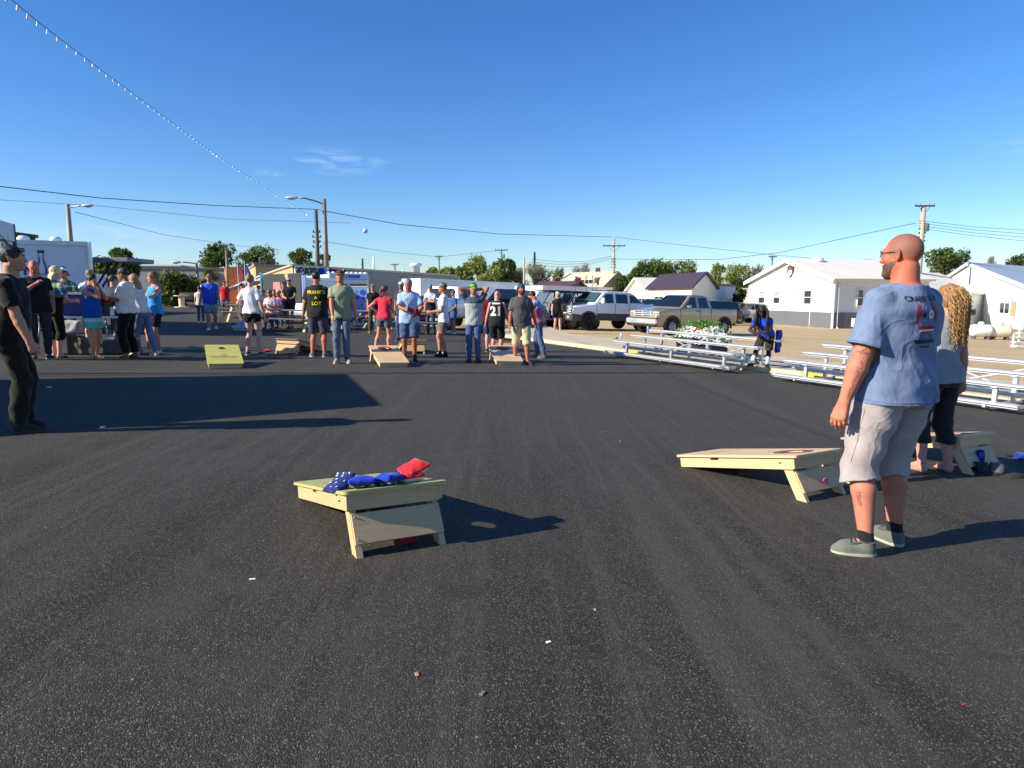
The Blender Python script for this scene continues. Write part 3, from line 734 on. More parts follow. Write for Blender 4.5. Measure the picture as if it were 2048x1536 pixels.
    return dict(root=root, body=body, shirt=shirt_o, pants=pants, hp=hp, T=T, H=H, sh=sh, el=elb, wr=wr, kn=knee, an=ank, s=s, Rh=Rh, Mh=Mh, tp=tp, p0=p0, sm=sm_)
def shirt_print(P, shapes, m, back=False, z=.21, x=0, nm='print', sc=1.0):
    "2-D artwork in metres pressed on to chest or back of a shirt"
    T = P['T']; sgn = 1 if back else -1; H = P['H']
    def fn(u, v): return T @ V(((u if not back else -u)*sc+x, sgn*.45, z*H+v*sc))
    return wrap(shapes, P['shirt'], fn, (T.to_3x3() @ V((0, -sgn, 0))), m, P['root'], nm, .004)
# ------------------------------------------------------------------ camera, sun, sky
SUN_AZ, SUN_EL = 19.5, 27.0           # light travels towards +x, turned 22 deg to +y
def world_cam():
    cd = bpy.data.cameras.new('camera'); cam = bpy.data.objects.new('camera', cd); COL.objects.link(cam); SC.camera = cam
    cd.sensor_width = 36; cd.lens = FPX/2048*36; cd.clip_end = 6000; cam.location = (0, 0, CAMH); cam.rotation_euler = (math.pi/2-PITCH, 0, 0)
    W = bpy.data.worlds.new('World'); SC.world = W; W.use_nodes = True; nt = W.node_tree; nt.nodes.clear()
    out = nt.nodes.new('ShaderNodeOutputWorld'); bg = nt.nodes.new('ShaderNodeBackground'); sk = nt.nodes.new('ShaderNodeTexSky')
    sk.sky_type = 'NISHITA'; sk.sun_disc = False; sk.sun_elevation = R(SUN_EL)
    sx, sy = -math.cos(R(SUN_AZ)), -math.sin(R(SUN_AZ)); sk.sun_rotation = math.atan2(sx, sy) % (2*math.pi)
    sk.air_density = 1.05; sk.dust_density = .05; sk.ozone_density = 3.0; sk.altitude = 300
    # thin wisps of cirrus low over the roofs, laid out by direction in the sky
    tc = nt.nodes.new('ShaderNodeTexCoord'); nz = nt.nodes.new('ShaderNodeTexNoise'); mp = nt.nodes.new('ShaderNodeMapping')
    mp.inputs['Scale'].default_value = (5, 5, 22); mp.inputs['Rotation'].default_value = (0, R(8), 0); nz.inputs['Scale'].default_value = 3.2; nz.inputs['Detail'].default_value = 6; nz.inputs['Distortion'].default_value = .8
    nt.links.new(tc.outputs['Generated'], mp.inputs[0]); nt.links.new(mp.outputs[0], nz.inputs['Vector'])
    r1 = nt.nodes.new('ShaderNodeValToRGB'); r1.color_ramp.elements[0].position = .44; r1.color_ramp.elements[1].position = .80; nt.links.new(nz.outputs['Fac'], r1.inputs[0])
    tot = None
    for (px, py, wx, wz, amt) in ((665, 322, .060, .014, 1.0), (545, 350, .018, .010, .8), (1160, 250, .03, .01, .1), (2040, 290, .03, .008, .6), (190, 462, .10, .012, .55), (320, 500, .08, .02, .4), (1500, 470, .2, .01, .15)):
        dv = ray(px, py).normalized(); df = nt.nodes.new('ShaderNodeVectorMath'); df.operation = 'SUBTRACT'; df.inputs[1].default_value = dv
        nt.links.new(tc.outputs['Generated'], df.inputs[0]); sc = nt.nodes.new('ShaderNodeVectorMath'); sc.operation = 'MULTIPLY'; sc.inputs[1].default_value = (1/wx, 1/wx, 1/wz)
        nt.links.new(df.outputs[0], sc.inputs[0]); ln = nt.nodes.new('ShaderNodeVectorMath'); ln.operation = 'LENGTH'; nt.links.new(sc.outputs[0], ln.inputs[0])
        mr = nt.nodes.new('ShaderNodeMapRange'); mr.interpolation_type = 'SMOOTHSTEP'; mr.inputs['From Min'].default_value = 0; mr.inputs['From Max'].default_value = 1.6; mr.inputs['To Min'].default_value = amt; mr.inputs['To Max'].default_value = 0
        nt.links.new(ln.outputs['Value'], mr.inputs[0])
        if tot is None: tot = mr.outputs[0]
        else:
            ad = nt.nodes.new('ShaderNodeMath'); ad.operation = 'ADD'; nt.links.new(tot, ad.inputs[0]); nt.links.new(mr.outputs[0], ad.inputs[1]); tot = ad.outputs[0]
    ml = nt.nodes.new('ShaderNodeMath'); ml.operation = 'MULTIPLY'; nt.links.new(tot, ml.inputs[0]); nt.links.new(r1.outputs[0], ml.inputs[1])
    mx = nt.nodes.new('ShaderNodeMix'); mx.data_type = 'RGBA'; nt.links.new(ml.outputs[0], mx.inputs[0]); nt.links.new(sk.outputs[0], mx.inputs[6]); mx.inputs[7].default_value = (6.0, 6.6, 7.6, 1)
    hs = nt.nodes.new('ShaderNodeHueSaturation'); hs.inputs['Saturation'].default_value = SKY_SAT; nt.links.new(mx.outputs[2], hs.inputs['Color'])
    tn = nt.nodes.new('ShaderNodeMix'); tn.data_type = 'RGBA'; tn.blend_type = 'MULTIPLY'; tn.inputs[0].default_value = 1; tn.inputs[7].default_value = (.80, .92, 1.16, 1); nt.links.new(hs.outputs[0], tn.inputs[6]); nt.links.new(tn.outputs[2], bg.inputs[0]); bg.inputs[1].default_value = SKY_STR; nt.links.new(bg.outputs[0], out.inputs[0])
    sd = bpy.data.lights.new('sun', 'SUN'); sd.energy = SUN_STR; sd.angle = R(.5); sd.color = (1, .91, .77); so = bpy.data.objects.new('sun', sd); COL.objects.link(so)
    so.rotation_euler = V((sx*math.cos(R(SUN_EL)), sy*math.cos(R(SUN_EL)), math.sin(R(SUN_EL)))).to_track_quat('Z', 'Y').to_euler()
    SC.view_settings.view_transform = 'Standard'; SC.view_settings.look = 'None'; SC.view_settings.gamma = 1; SC.view_settings.exposure = EXPO
    return cam
SKY_SAT, SKY_STR, SUN_STR, EXPO = 1.26, .088, 5.0, 0.74
world_cam()
# ------------------------------------------------------------------ ground
def gridsheet(name, xs, ys, m, dz=0, inside=None, kind='structure'):
    vs = [(x, y, g(x, y)+dz) for y in ys for x in xs]; n = len(xs); fs = []
    for j in range(len(ys)-1):
        for i in range(n-1): fs.append((j*n+i, j*n+i+1, (j+1)*n+i+1, (j+1)*n+i))
    o = meshobj(name, vs, fs, m, smooth=True); o['kind'] = kind; return o
def frange(a, b, n): return [a+(b-a)*i/n for i in range(n+1)]
def spread(a, b, n, p=2.2): return [math.copysign(abs(t)**p, t)*(b if t > 0 else -a) for t in frange(-1, 1, n)]
def sheet(name, outline, m, dz, step=1.5, kind='structure', th=0):
    "flat polygon draped on the sloping ground, optionally with thickness"
    import bmesh
    tris = tessellate_polygon([[V((p[0], p[1], 0)) for p in outline]]); bm = bmesh.new(); vv = [bm.verts.new((p[0], p[1], 0)) for p in outline]
    for t in tris: bm.faces.new([vv[i] for i in t])
    for _ in range(6):
        L = [e for e in bm.edges if e.calc_length() > step]
        if not L: break
        bmesh.ops.subdivide_edges(bm, edges=L, cuts=1); bmesh.ops.triangulate(bm, faces=bm.faces)
    for v in bm.verts: v.co.z = g(v.co.x, v.co.y)+dz
    bmesh.ops.recalc_face_normals(bm, faces=bm.faces)
    if bm.faces and sum(f.normal.z for f in bm.faces) < 0: bmesh.ops.reverse_faces(bm, faces=bm.faces)
    if th:
        r = bmesh.ops.extrude_face_region(bm, geom=list(bm.faces)); 
        for e in r['geom']:
            if isinstance(e, bmesh.types.BMVert): e.co.z -= th
        bmesh.ops.recalc_face_normals(bm, faces=bm.faces)
    me = bpy.data.meshes.new(name); bm.to_mesh(me); bm.free(); me.materials.append(m); o = bpy.data.objects.new(name, me); COL.objects.link(o)
    if kind: o['kind'] = kind
    return o
def asphalt():
    M = NT('asphalt'); co = M.coord('Object')
    vo = M.n('ShaderNodeTexVoronoi', i_Scale=210.0); M.l(co, vo.inputs['Vector'])
    hs = M.n('ShaderNodeSeparateColor'); M.l(vo.outputs['Color'], hs.inputs[0])
    stone = M.ramp(hs.outputs[0], [(0, (.0115, .0106, .0088)), (.55, (.023, .0212, .0176)), (.80, (.056, .050, .041)), (.94, (.120, .106, .082)), (1, (.29, .25, .195))])
    vo2 = M.n('ShaderNodeTexVoronoi', i_Scale=22.0); M.l(co, vo2.inputs['Vector']); h2 = M.n('ShaderNodeSeparateColor'); M.l(vo2.outputs['Color'], h2.inputs[0])
    spot = M.ramp(vo2.outputs['Distance'], [(.10, 1), (.16, 0)]); pick = M.ramp(h2.outputs[1], [(.93, 0), (.95, 1)])
    sm = M.n('ShaderNodeMath', operation='MULTIPLY'); M.l(spot, sm.inputs[0]); M.l(pick, sm.inputs[1])
    tan = M.ramp(h2.outputs[2], [(0, (.20, .13, .07)), (.5, (.17, .16, .12)), (1, (.35, .33, .30))])
    a = M.mix(sm.outputs[0], stone, tan)
    # traffic polish and dust, long streaks swept along the lot; last, a painted grazing sheen
    n1 = M.noise(co, .35, 5, .6, .4); n2 = M.noise(M.coord('Object', (1.5, .07, 1), (0, 0, R(-9))), 1.0, 6, .62, .25); n3 = M.noise(M.coord('Object', (7.5, .16, 1), (0, 0, R(-11))), 1.0, 4, .6, .3)
    a = M.mix(M.ramp(n1, [(.40, 0), (.70, .30)]), a, (.066, .060, .048)); a = M.mix(M.ramp(n2, [(.42, 0), (.56, .18), (.70, .40)]), a, (.100, .091, .077)); a = M.mix(M.ramp(n3, [(.52, 0), (.64, .28)]), a, (.112, .102, .086))
    a = M.mix(M.ramp(M.noise(co, 1.1, 8, .72, .6), [(.50, 0), (.66, .5)]), a, (.078, .071, .060)); a = M.mix(M.ramp(n2, [(.30, .3), (.42, 0)]), a, (.014, .013, .012)); a = M.mix(M.ramp(M.noise(co, 2.1, 4, .6), [(.60, 0), (.75, .5)]), a, (.013, .012, .0115))
    sy_ = M.n('ShaderNodeSeparateXYZ'); M.l(co, sy_.inputs[0]); fy = M.n('ShaderNodeMapRange'); fy.inputs['From Min'].default_value = 3.5; fy.inputs['From Max'].default_value = 10; fy.inputs['To Min'].default_value = .06; fy.inputs['To Max'].default_value = .46; M.l(sy_.outputs[1], fy.inputs[0])  # base colour paler with distance, painted in to imitate grazing reflection
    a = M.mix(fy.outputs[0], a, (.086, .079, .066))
    # curved tyre scrubs
    wv = M.n('ShaderNodeTexWave', wave_type='RINGS', rings_direction='Z', i_Scale=1.15, i_Distortion=1.2, i_Detail=3.0); wv.inputs['Detail Scale'].default_value = 1.5
    mp = M.coord('Object'); mpn = mp.node; mpn.inputs['Location'].default_value = (-9.0, -7.5, 0); M.l(mp, wv.inputs['Vector'])
    ln = M.ramp(wv.outputs['Fac'], [(.90, 0), (.97, .30)]); msk = M.ramp(M.noise(co, .22, 2), [(.46, 0), (.58, 1)])
    k = M.n('ShaderNodeMath', operation='MULTIPLY'); M.l(ln, k.inputs[0]); M.l(msk, k.inputs[1]); a = M.mix(k.outputs[0], a, (.085, .081, .075))
    M.base(a); M.l(M.ramp(hs.outputs[1], [(0, .95), (1, .62)]), M.b.inputs['Roughness']); M.b.inputs['Specular IOR Level'].default_value = .18
    b1 = M.n('ShaderNodeBump'); b1.inputs['Strength'].default_value = 1.0; b1.inputs['Distance'].default_value = .0035; M.l(vo.outputs['Distance'], b1.inputs['Height']); b1.invert = True
    b2 = M.n('ShaderNodeBump'); b2.inputs['Strength'].default_value = .5; b2.inputs['Distance'].default_value = .012; M.l(M.noise(co, 18, 5, .7), b2.inputs['Height']); M.l(b1.outputs[0], b2.inputs['Normal']); M.l(b2.outputs[0], M.b.inputs['Normal'])
    return M.m
def dirt(c1, c2, name='gravel', sc=1.0):
    M = NT(name); co = M.coord('Object'); c1, c2 = lin(c1), lin(c2)
    a = M.ramp(M.noise(co, .35*sc, 8, .65, .5), [(.3, c1), (.7, c2)]); vo = M.n('ShaderNodeTexVoronoi', i_Scale=30.0); M.l(co, vo.inputs['Vector']); h = M.n('ShaderNodeSeparateColor'); M.l(vo.outputs['Color'], h.inputs[0])
    a = M.mix(M.ramp(h.outputs[0], [(.5, 0), (1, .5)]), a, tuple(x*.55 for x in c1)); a = M.mix(M.ramp(M.noise(M.coord('Object', (.12, .9, 1), (0, 0, R(20))), 1.2, 5), [(.5, 0), (.75, .4)]), a, tuple(x*.7 for x in c2))
    M.base(a); M.b.inputs['Roughness'].default_value = .95; M.b.inputs['Specular IOR Level'].default_value = .1; M.bump(M.noise(co, 9, 8, .75), .6, .05); return M.m
def concrete(c=(196, 188, 170), joints=0, rot=0):
    M = NT('concrete'); co = M.coord('Object'); c = lin(c)
    a = M.ramp(M.noise(co, 1.2, 8, .65), [(.3, tuple(x*.8 for x in c)), (.7, tuple(x*1.05 for x in c))])
    if joints:
        br = M.n('ShaderNodeTexBrick', i_Scale=1.0); br.inputs['Mortar Size'].default_value = .006; br.inputs['Brick Width'].default_value = joints; br.inputs['Row Height'].default_value = joints; br.offset = 0
        br.inputs['Color1'].default_value = br.inputs['Color2'].default_value = (1, 1, 1, 1); br.inputs['Mortar'].default_value = (.35, .33, .3, 1); M.l(M.coord('Object', rot=(0, 0, rot)), br.inputs['Vector']); a = M.mix(1.0, a, br.outputs[0], 'MULTIPLY')
    M.base(a); M.b.inputs['Roughness'].default_value = .85; M.bump(M.noise(co, 40, 5), .3, .005); return M.m
xs = sorted(set([round(x, 3) for x in spread(-1500, 1500, 60, 2.6)])); ys = [-60, -20, -5, 0, 5]+[5+(t**2.4)*2500 for t in frange(.05, 1, 50)]
gridsheet('ground', xs, ys, dirt((190, 164, 124), (216, 190, 148)), -.02)
# edge between asphalt and the concrete apron, traced on the ground
E0 = [G(1000, 668), G(1100, 688), G(1222, 712), G(1330, 727), G(1440, 743), G(1520, 753), G(1575, 762), G(1650, 775)]
dE = (G(2009, 828)-G(1234, 716)); dE.z = 0; dE.normalize(); nE = V((-dE.y, dE.x, 0))  # along the bleachers (towards camera right), and away from the street
if nE.x < 0: nE = -nE
# straight kerb line just behind the front feet of the bleachers
k0 = G(1234, 716)+nE*1.3; kA = k0-dE*8.5; kB = k0+dE*16
farA = G(880, 652); 
asp = [(-70, -30), (kB.x, kB.y-0), (kA.x, kA.y), (G(1000, 664).x, G(1000, 664).y), (G(850, 652).x, G(850, 652).y), (G(700, 640).x-4, 60), (-70, 75)]
asp[0] = (-70, -30); asp.insert(1, (kB.x, -30))
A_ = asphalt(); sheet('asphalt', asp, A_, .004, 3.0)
CON = concrete((206, 190, 160), 1.8, math.atan2(dE.y, dE.x))
w1 = 3.2
pad = [(kB.x, kB.y), (kB.x+nE.x*w1, kB.y+nE.y*w1), ((kA+nE*w1).x, (kA+nE*w1).y), (G(1085, 652).x, G(1085, 652).y), (G(1010, 660).x, G(1010, 660).y), (kA.x, kA.y)]
sheet('pavement', pad, CON, .11, 2.0, th=.25)
# yellow painted kerb faces between and beside the bleachers
def kerb(t0, t1, m, name='kerb'):
    mb = MB(); n = max(1, int((t1-t0)/1.0))
    for i in range(n):
        a = k0+dE*(t0+(t1-t0)*i/n)-nE*.075; b = k0+dE*(t0+(t1-t0)*(i+1)/n)-nE*.075
        a.z = g(a.x, a.y)+.05; b.z = g(b.x, b.y)+.05; mb.bar(a, b, .144, .135, ch=.012)
    o = mb.build(name, m); o['kind'] = 'structure'
yel = mat('kerb_paint', (222, 190, 60), .6, var=.3, scale=14)
kerb(-8.5, -.9, CON); kerb(-.9, -.1, yel); kerb(-.1, 4.6, CON); kerb(4.6, 5.2, yel); kerb(5.2, 16, CON)
# chips of white litter and pebbles lying on the asphalt
for i, (px, py, s_, c_) in enumerate(((505, 1161, .016, (235, 235, 228)), (1097, 1287, .011, (240, 240, 235)), (834, 1352, .012, (200, 150, 115)), (1208, 866, .03, (90, 92, 95)), (205, 856, .03, (225, 222, 215)), (965, 1390, .014, (120, 110, 95)), (1928, 1412, .010, (190, 60, 80)), (1190, 1222, .010, (170, 168, 160)), (98, 776, .03, (200, 200, 198)), (1240, 884, .02, (160, 160, 158)))):
    p = G(px, py); mb = MB(); a = random.random()*3; mb.box((0, 0, s_*.12), (s_*2, s_*(.5 if i % 3 == 0 else 1.1), s_*.35), Matrix.Rotation(a if i else .1, 3, 'Z') @ Matrix.Rotation(.08, 3, 'X'), s_*.08)
    o = mb.build('litter', mat('paper_chip', c_, .7)); o.location = p+V((0, 0, .006))
    tag(o, ['small white rectangular paper scrap left of the near green board', 'small white crumpled scrap on the empty asphalt in front', 'tan pebble on the asphalt near the bottom centre', 'dark flat spot of litter right of the tent shadow', 'white scrap lying inside the tent shadow near the left', 'dull brown pebble low in the centre foreground', 'tiny pink scrap on the asphalt at the lower right', 'grey twig end on the asphalt right of centre', 'pale scrap in the tent shadow beside the man in black', 'pale chip on the asphalt left of the plain wooden board'][i], 'litter')
# ------------------------------------------------------------------ cornhole boards
PLY = wood((214, 178, 128), 'plywood', 1, .86); PLYX = wood((205, 170, 122), 'plywood_brace', 0, .86); PALE = wood((214, 186, 142), 'pine', 1, .88)
def cornhole(label, pos, rot, top=(200, 196, 120), rail=None, ring=None, slot=.42, paint=None, scribble=0, group='cornhole boards on the asphalt', sc=1.0):
    root = empty('cornhole_board', pos, rot, label, 'cornhole board', group, True, sc)
    rail = rail or PALE; th = math.asin(.25/1.22); cy, sy_ = math.cos(th), math.sin(th); z0 = .098
    def B(u, v, w): return V((u, v*cy-w*sy_*1, z0+v*sy_+w*cy))    # on the tilted board plane
    m = MB(); m.prism(rrect(-.305, 0, .305, 1.22, .03), .018, lambda u, v, w: B(u, v, w-.018), [circ(0, .99, .076)[::-1]])
    tm = top if not isinstance(top, tuple) else wood(top, 'painted_plywood', 1, .9)
    t = m.build('board_top', tm, root)
    if ring:
        m = MB(); m.prism(circ(0, .985, .150, 40), .0025, lambda u, v, w: B(u, v, w+.0005), [circ(0, .99, .080)[::-1]]); m.build('painted_ring', mat('ring_paint', ring, .55, var=.2, scale=20), t)
    if paint: paint(t, B)
    if scribble:
        ink = mat('marker_ink', (150, 116, 90), .7)
        rnd = random.Random(scribble); m = MB()
        for r_ in range(3):
            x = -.20+rnd.random()*.05; y = .30-.075*r_
            while x < .2:
                pts = [B(x+.007*k, y+.013*math.sin(k*1.9+rnd.random()*2), .001) for k in range(6)]; m.tube(pts, .0016, 4); x += .045+.02*rnd.random()
        m.build('handwriting', ink, t)
    for s in (-1, 1):
        m = MB(); sl = [(slot-.045, -.045), (slot-.045, -.026), (slot+.045, -.026), (slot+.045, -.045)]
        m.prism([(.035, -.019), (1.185, -.019), (1.185, -.098), (1.165, -.108), (.045, -.108), (.035, -.1)], .019, lambda u, v, w, s=s: B(s*.280-(s*w), u, v), [sl]); m.build('side_rail', rail, root)
        m = MB(); m.lathe([(.011, -.004), (.012, 0), (.008, .005), (.002, .006)], (0, 0, 0), 'X', 10); o = m.build('bolt', mat('bolt_steel', (170, 170, 165), .3, 1), root, True); o.location = B(s*.283, 1.06, -.055); o.rotation_euler = (0, 0, 0 if s > 0 else math.pi)
    m = MB(); m.box((0, 0, 0), (.522, .019, .085)); o = m.build('front_rail', rail, root); o.matrix_local = Matrix.Translation(B(0, .046, -.062)) @ Matrix.Rotation(th, 4, 'X')
    m = MB(); m.box((0, 0, 0), (.522, .019, .088)); o = m.build('back_rail', PLYX, root); o.matrix_local = Matrix.Translation(B(0, 1.172, -.064)) @ Matrix.Rotation(th, 4, 'X')
    piv = B(0, 1.09, -.055); ft = V((0, 1.25, 0)); dl = (ft-piv); L = dl.length; dl.normalize(); nl = V((0, -dl.z, dl.y))
    for s in (-1, 1):
        m = MB(); q = [(piv-dl*.03-nl*.038), (piv-dl*.03+nl*.038), (ft+nl*.034), (ft-nl*.034)]
        # foot is sawn level with the ground
        a, b = piv+nl*.036, piv-nl*.036; fa = a+dl*(a.z/-dl.z); fb = b+dl*(b.z/-dl.z)
        out = [(p.y, p.z) for p in (piv-dl*.035+nl*.02, a+dl*.0, fa, fb, b, piv-dl*.035-nl*.02)]
        m.prism(out, .036, lambda u, v, w, s=s: V((s*.258-s*w, u, v))); m.build('leg', rail, root)
    m = MB(); c = piv+dl*(L*.57); nb = nl if nl.y > 0 else -nl; M = Matrix((V((1, 0, 0)), dl, V((1, 0, 0)).cross(dl))).transposed()
    m.box(c+nb*.046, (.514, .170, .016), M, .002); br = m.build('leg_brace', PLYX, root)
    for s in (-1, 1):
        for t_ in (-.062, .062):
            m = MB(); p = c+nb*.055+dl*t_+V((s*.24, 0, 0)); m.sphere(p, (.006, .004, .006), 8, 5); m.build('screw', mat('bolt_steel', (170, 170, 165), .3, 1), br, True)
    root['B'] = 1
    return root, B
def tent_logo(t, B, words='CENTENNIAL'):
    ink = mat('logo_ink', (40, 48, 40), .6)
    text_on(words, .085, lambda u, v: B(u, .42+v*.8, .0015), ink, t, 'logo_lettering', bold=.002)
    m = MB(); rnd = random.Random(2); x = -.2
    while x < .2: m.prism([(x, 0), (x+.012, 0), (x+.012, .02), (x, .02)], .001, lambda u, v, w: B(u, .335+v, .0005+w)); x += .016+rnd.random()*.014
    m.build('logo_small_print', mat('logo_faint', (120, 118, 70), .7), t)
    m = MB(); m.prism([(-.07, .0), (-.03, .03), (0, .012), (.03, .035), (.075, .03), (.02, -.004), (0, -.03), (-.02, .002)], .001, lambda u, v, w: B(u, .515+v, .001+w)); m.build('logo_bird', ink, t)
def flip(u): return -u
# near green board
f1, f2 = G(704, 1110), G(886, 1084); mid = (f1+f2)/2; dr = V((-.50, .866, 0)).normalized(); root0 = mid+dr*1.27; root0.z = g(root0.x, root0.y)
rotA = math.atan2(.46*1, -.888); rotA = math.atan2(-(-dr).x, (-dr).y)
GREEN = (176, 172, 104)
def lines_on(t, B):
    ink = mat('faded_ink', (120, 122, 80), .7)
    text_on('CENTENNIAL', .075, lambda u, v: B(u, .42+v, .0015), ink, t, 'logo_lettering')
bA, BA = cornhole('near green-topped cornhole board with red and blue bags on its raised end', root0, rotA, GREEN, sc=1.035, rail=wood((200, 168, 124), 'pine_rail', 1, .86), slot=.50, paint=lines_on)
# words burnt in the brace of the near board
c_ = bA.matrix_world
f3, f4 = G(1590, 1000), G(1683, 986); mid = (f3+f4)/2; root1 = mid+V((-.543, .84, 0)).normalized()*1.22; root1.z = g(root1.x, root1.y)
bB, BB = cornhole('plain plywood cornhole board with a maroon ring left of the bald man', root1, math.atan2(.543*-1, -.84) if False else math.atan2(-.543, -.84), (216, 186, 140), rail=wood((212, 180, 130), 'pine_rail2', 1, .88), ring=(130, 50, 55), slot=.42, scribble=3)
r2 = G(1712, 893); cornB, BC = cornhole('cornhole board beside the barefoot woman with a can and sandals behind it', r2+V((.05, .1, 0)), math.atan2(-.50, -.86), (214, 180, 130), slot=.45, ring=(120, 50, 60))
def front(label, px, py, rot, **k): return cornhole(label, G(px, py), rot, **k)
front('green cornhole board with dark lettering, low end towards the camera', 452, 738, R(26), top=(190, 184, 96), paint=tent_logo)
front('wooden cornhole board with a dark bag by its red-ringed hole', 789, 735, R(22), top=(222, 186, 140), ring=(170, 40, 40), scribble=5)
front('wooden cornhole board lettered near its low end beside the man in khaki shorts', 1019, 731, R(10), top=(206, 178, 146), ring=(120, 45, 40), scribble=7)
def far(label, px, py, rot, **k):
    p = G(px, py); d = V((-math.sin(rot), math.cos(rot), 0)); q = p-d*1.235; q.z = g(q.x, q.y); return cornhole(label, q, rot, **k)
far('brown cornhole board seen from behind with red bags on the ground beside it', 573, 708, R(180-9), top=(150, 120, 84), rail=wood((176, 146, 104), 'old_pine', 1, .8))
far('wooden cornhole board seen from behind the bare legs of the light-blue-shirted man', 828, 708, R(180+14), top=(196, 170, 120))
far('maroon-backed cornhole board behind the legs of the man in khaki shorts', 1008, 702, R(180+12), top=(120, 60, 52), rail=wood((130, 70, 58), 'maroon_wood', 1, .8))
front('white and blue cornhole board behind the woman in black shorts', 482, 662, R(4), top=(150, 168, 196), ring=(50, 70, 120))
far('pale wooden cornhole board behind the man in the black lettered shirt', 676, 661, R(176), top=(214, 190, 146))
# ------------------------------------------------------------------ bean bags
def bag(label, loc, col, rot=(0, 0, 0), sz=.15, stars=0, fold_=0, group='bean bags', two=None, sag=1.0):
    F = Field(.006 if sz > .1 else .01)
    def f(X, Y, Z, s=sz):
        h = .036*s/.15*(1-np.clip(np.maximum(abs(X), abs(Y))/(s*.52), 0, 1)**2.4)+.004
        return np.maximum(np.maximum(abs(X)-s*.5, abs(Y)-s*.5), abs(Z-fold_*X*X*8)-h).astype('f')*.8
    F.p.append(('u', .004, f, np.array((-sz*.5, -sz*.5, -.045)), np.array((sz*.5, sz*.5, .045+fold_*.06))))
    F.fn('n', lambda X, Y, Z: (.0025*np.sin(55*X+20*Y+hash(label) % 7)*np.sin(48*Y-30*X)).astype('f'))
    def pn(vs):
        c = np.ones((len(vs), 3))
        if two is not None:
            a, b = lin(two), lin(col); c[vs[:, 2] < -.001] = [a[i]/max(b[i], .003) for i in range(3)]
        return c
    o = F.build('bean_bag', cloth(col, name='bag_canvas', attr=True, fold=.35), None, pn); o.location = loc; o.rotation_euler = rot
    tag(o, label, 'bean bag', group)
    if stars:
        m = MB()
        for i in range(-2, 3):
            for j in range(-2, 3):
                if (i+j) % 2: continue
                cx, cy_ = i*.028, j*.028; st_ = [(cx+math.cos(R(90+36*k))*(.010 if k % 2 == 0 else .004), cy_+math.sin(R(90+36*k))*(.010 if k % 2 == 0 else .004)) for k in range(10)]
                z = .036*(1-(max(abs(cx), abs(cy_))/.078)**2.4)+.004
                for sg in ((1, -1) if stars > 0 else (-1,)): m.prism(st_, .002, lambda u, v, w, z=z, sg=sg: V((u, v, sg*(z+w-.001)+fold_*u*u*8)))
        m.build('star_print', mat('star_white', (228, 228, 225), .8), o)
    return o
def onboard(M, B, u, v, w): return M @ B(u, v, w)
MA = bA.matrix_world; ra = rotA; BL, RD = (20, 55, 170), (205, 30, 45)
def eul(M, yaw, pitch=0, roll=0): return (M.to_3x3().to_4x4() @ rz(yaw) @ Matrix.Rotation(math.asin(.25/1.22)+R(pitch), 4, 'X') @ ry(roll)).to_euler()
bag('blue starred bean bag drooping over the left edge of the near green board', onboard(MA, BA, .262, 1.02, .028), (34, 48, 110), eul(MA, 20, 0, 32), stars=1, fold_=.35, two=(34, 48, 110))
bag('blue bean bag lying second from the left on the near green board', onboard(MA, BA, .165, 1.10, .032), BL, eul(MA, -14, 3, 4), stars=-1, fold_=.15, two=(34, 48, 110))
bag('blue bean bag lying in the middle of the raised edge of the near green board', onboard(MA, BA, .02, 1.12, .032), BL, eul(MA, 32, 4, -5), stars=-1, fold_=.12, two=(34, 48, 110))
bag('flat red bean bag under the upright red one on the near green board', onboard(MA, BA, -.125, 1.08, .028), RD, eul(MA, 8, 0, 0), two=(225, 200, 195))
bag('red bean bag propped up on edge on the near green board', onboard(MA, BA, -.165, 1.06, .078), (214, 42, 52), eul(MA, 14, -14, 17), sz=.155, two=(235, 205, 200), fold_=.1)
p = G(806, 1090); bag('red and white bean bag on the asphalt under the near green board', p+V((0, .04, .06)), (160, 30, 45), (R(70), 0, R(40)), stars=0, two=(210, 205, 205))
p = G(535, 704); bag('red bean bag on the asphalt left of the brown board', p+V((0, 0, .03)), (205, 40, 60), (0, 0, .4)); p = G(598, 707); bag('red bean bag on the asphalt under the right end of the brown board', p+V((0, 0, .03)), (160, 40, 50), (0, 0, .2))
p = G(882, 710); bag('white bean bag on the asphalt beside the young man in white', p+V((0, 0, .03)), (235, 235, 230), (0, 0, .3), sz=.18)
bag('white bean bag flying through the air above the middle of the lot', D(731, 462, 13), (225, 228, 235), (R(80), R(20), R(30)), sz=.085)
p = G(1693, 868); bag('small red bean bag on the low end of the board beyond the bald man', p+V((.02, 0, .10)), (190, 50, 40), (0, 0, 0), sz=.1)
# pink fan printed / stuck on the brace of the plain board
cB = bB.matrix_world
m = MB()
for k in range(5):
    a = R(-40+20*k); m.prism([(0, 0), (.05*math.sin(a-.13), .05*math.cos(a-.13)), (.056*math.sin(a), .056*math.cos(a)), (.05*math.sin(a+.13), .05*math.cos(a+.13))], .004, lambda u, v, w: V((u, w, v)))
o = m.build('paper_fan', mat('pink_paper', (225, 95, 160), .7), None); o.matrix_world = cB @ Matrix.Translation((-.02, 1.262, .10)) @ Matrix.Rotation(R(20), 4, 'X'); tag(o, 'pink paper shell tag stuck on the brace of the plain plywood board', 'paper tag')
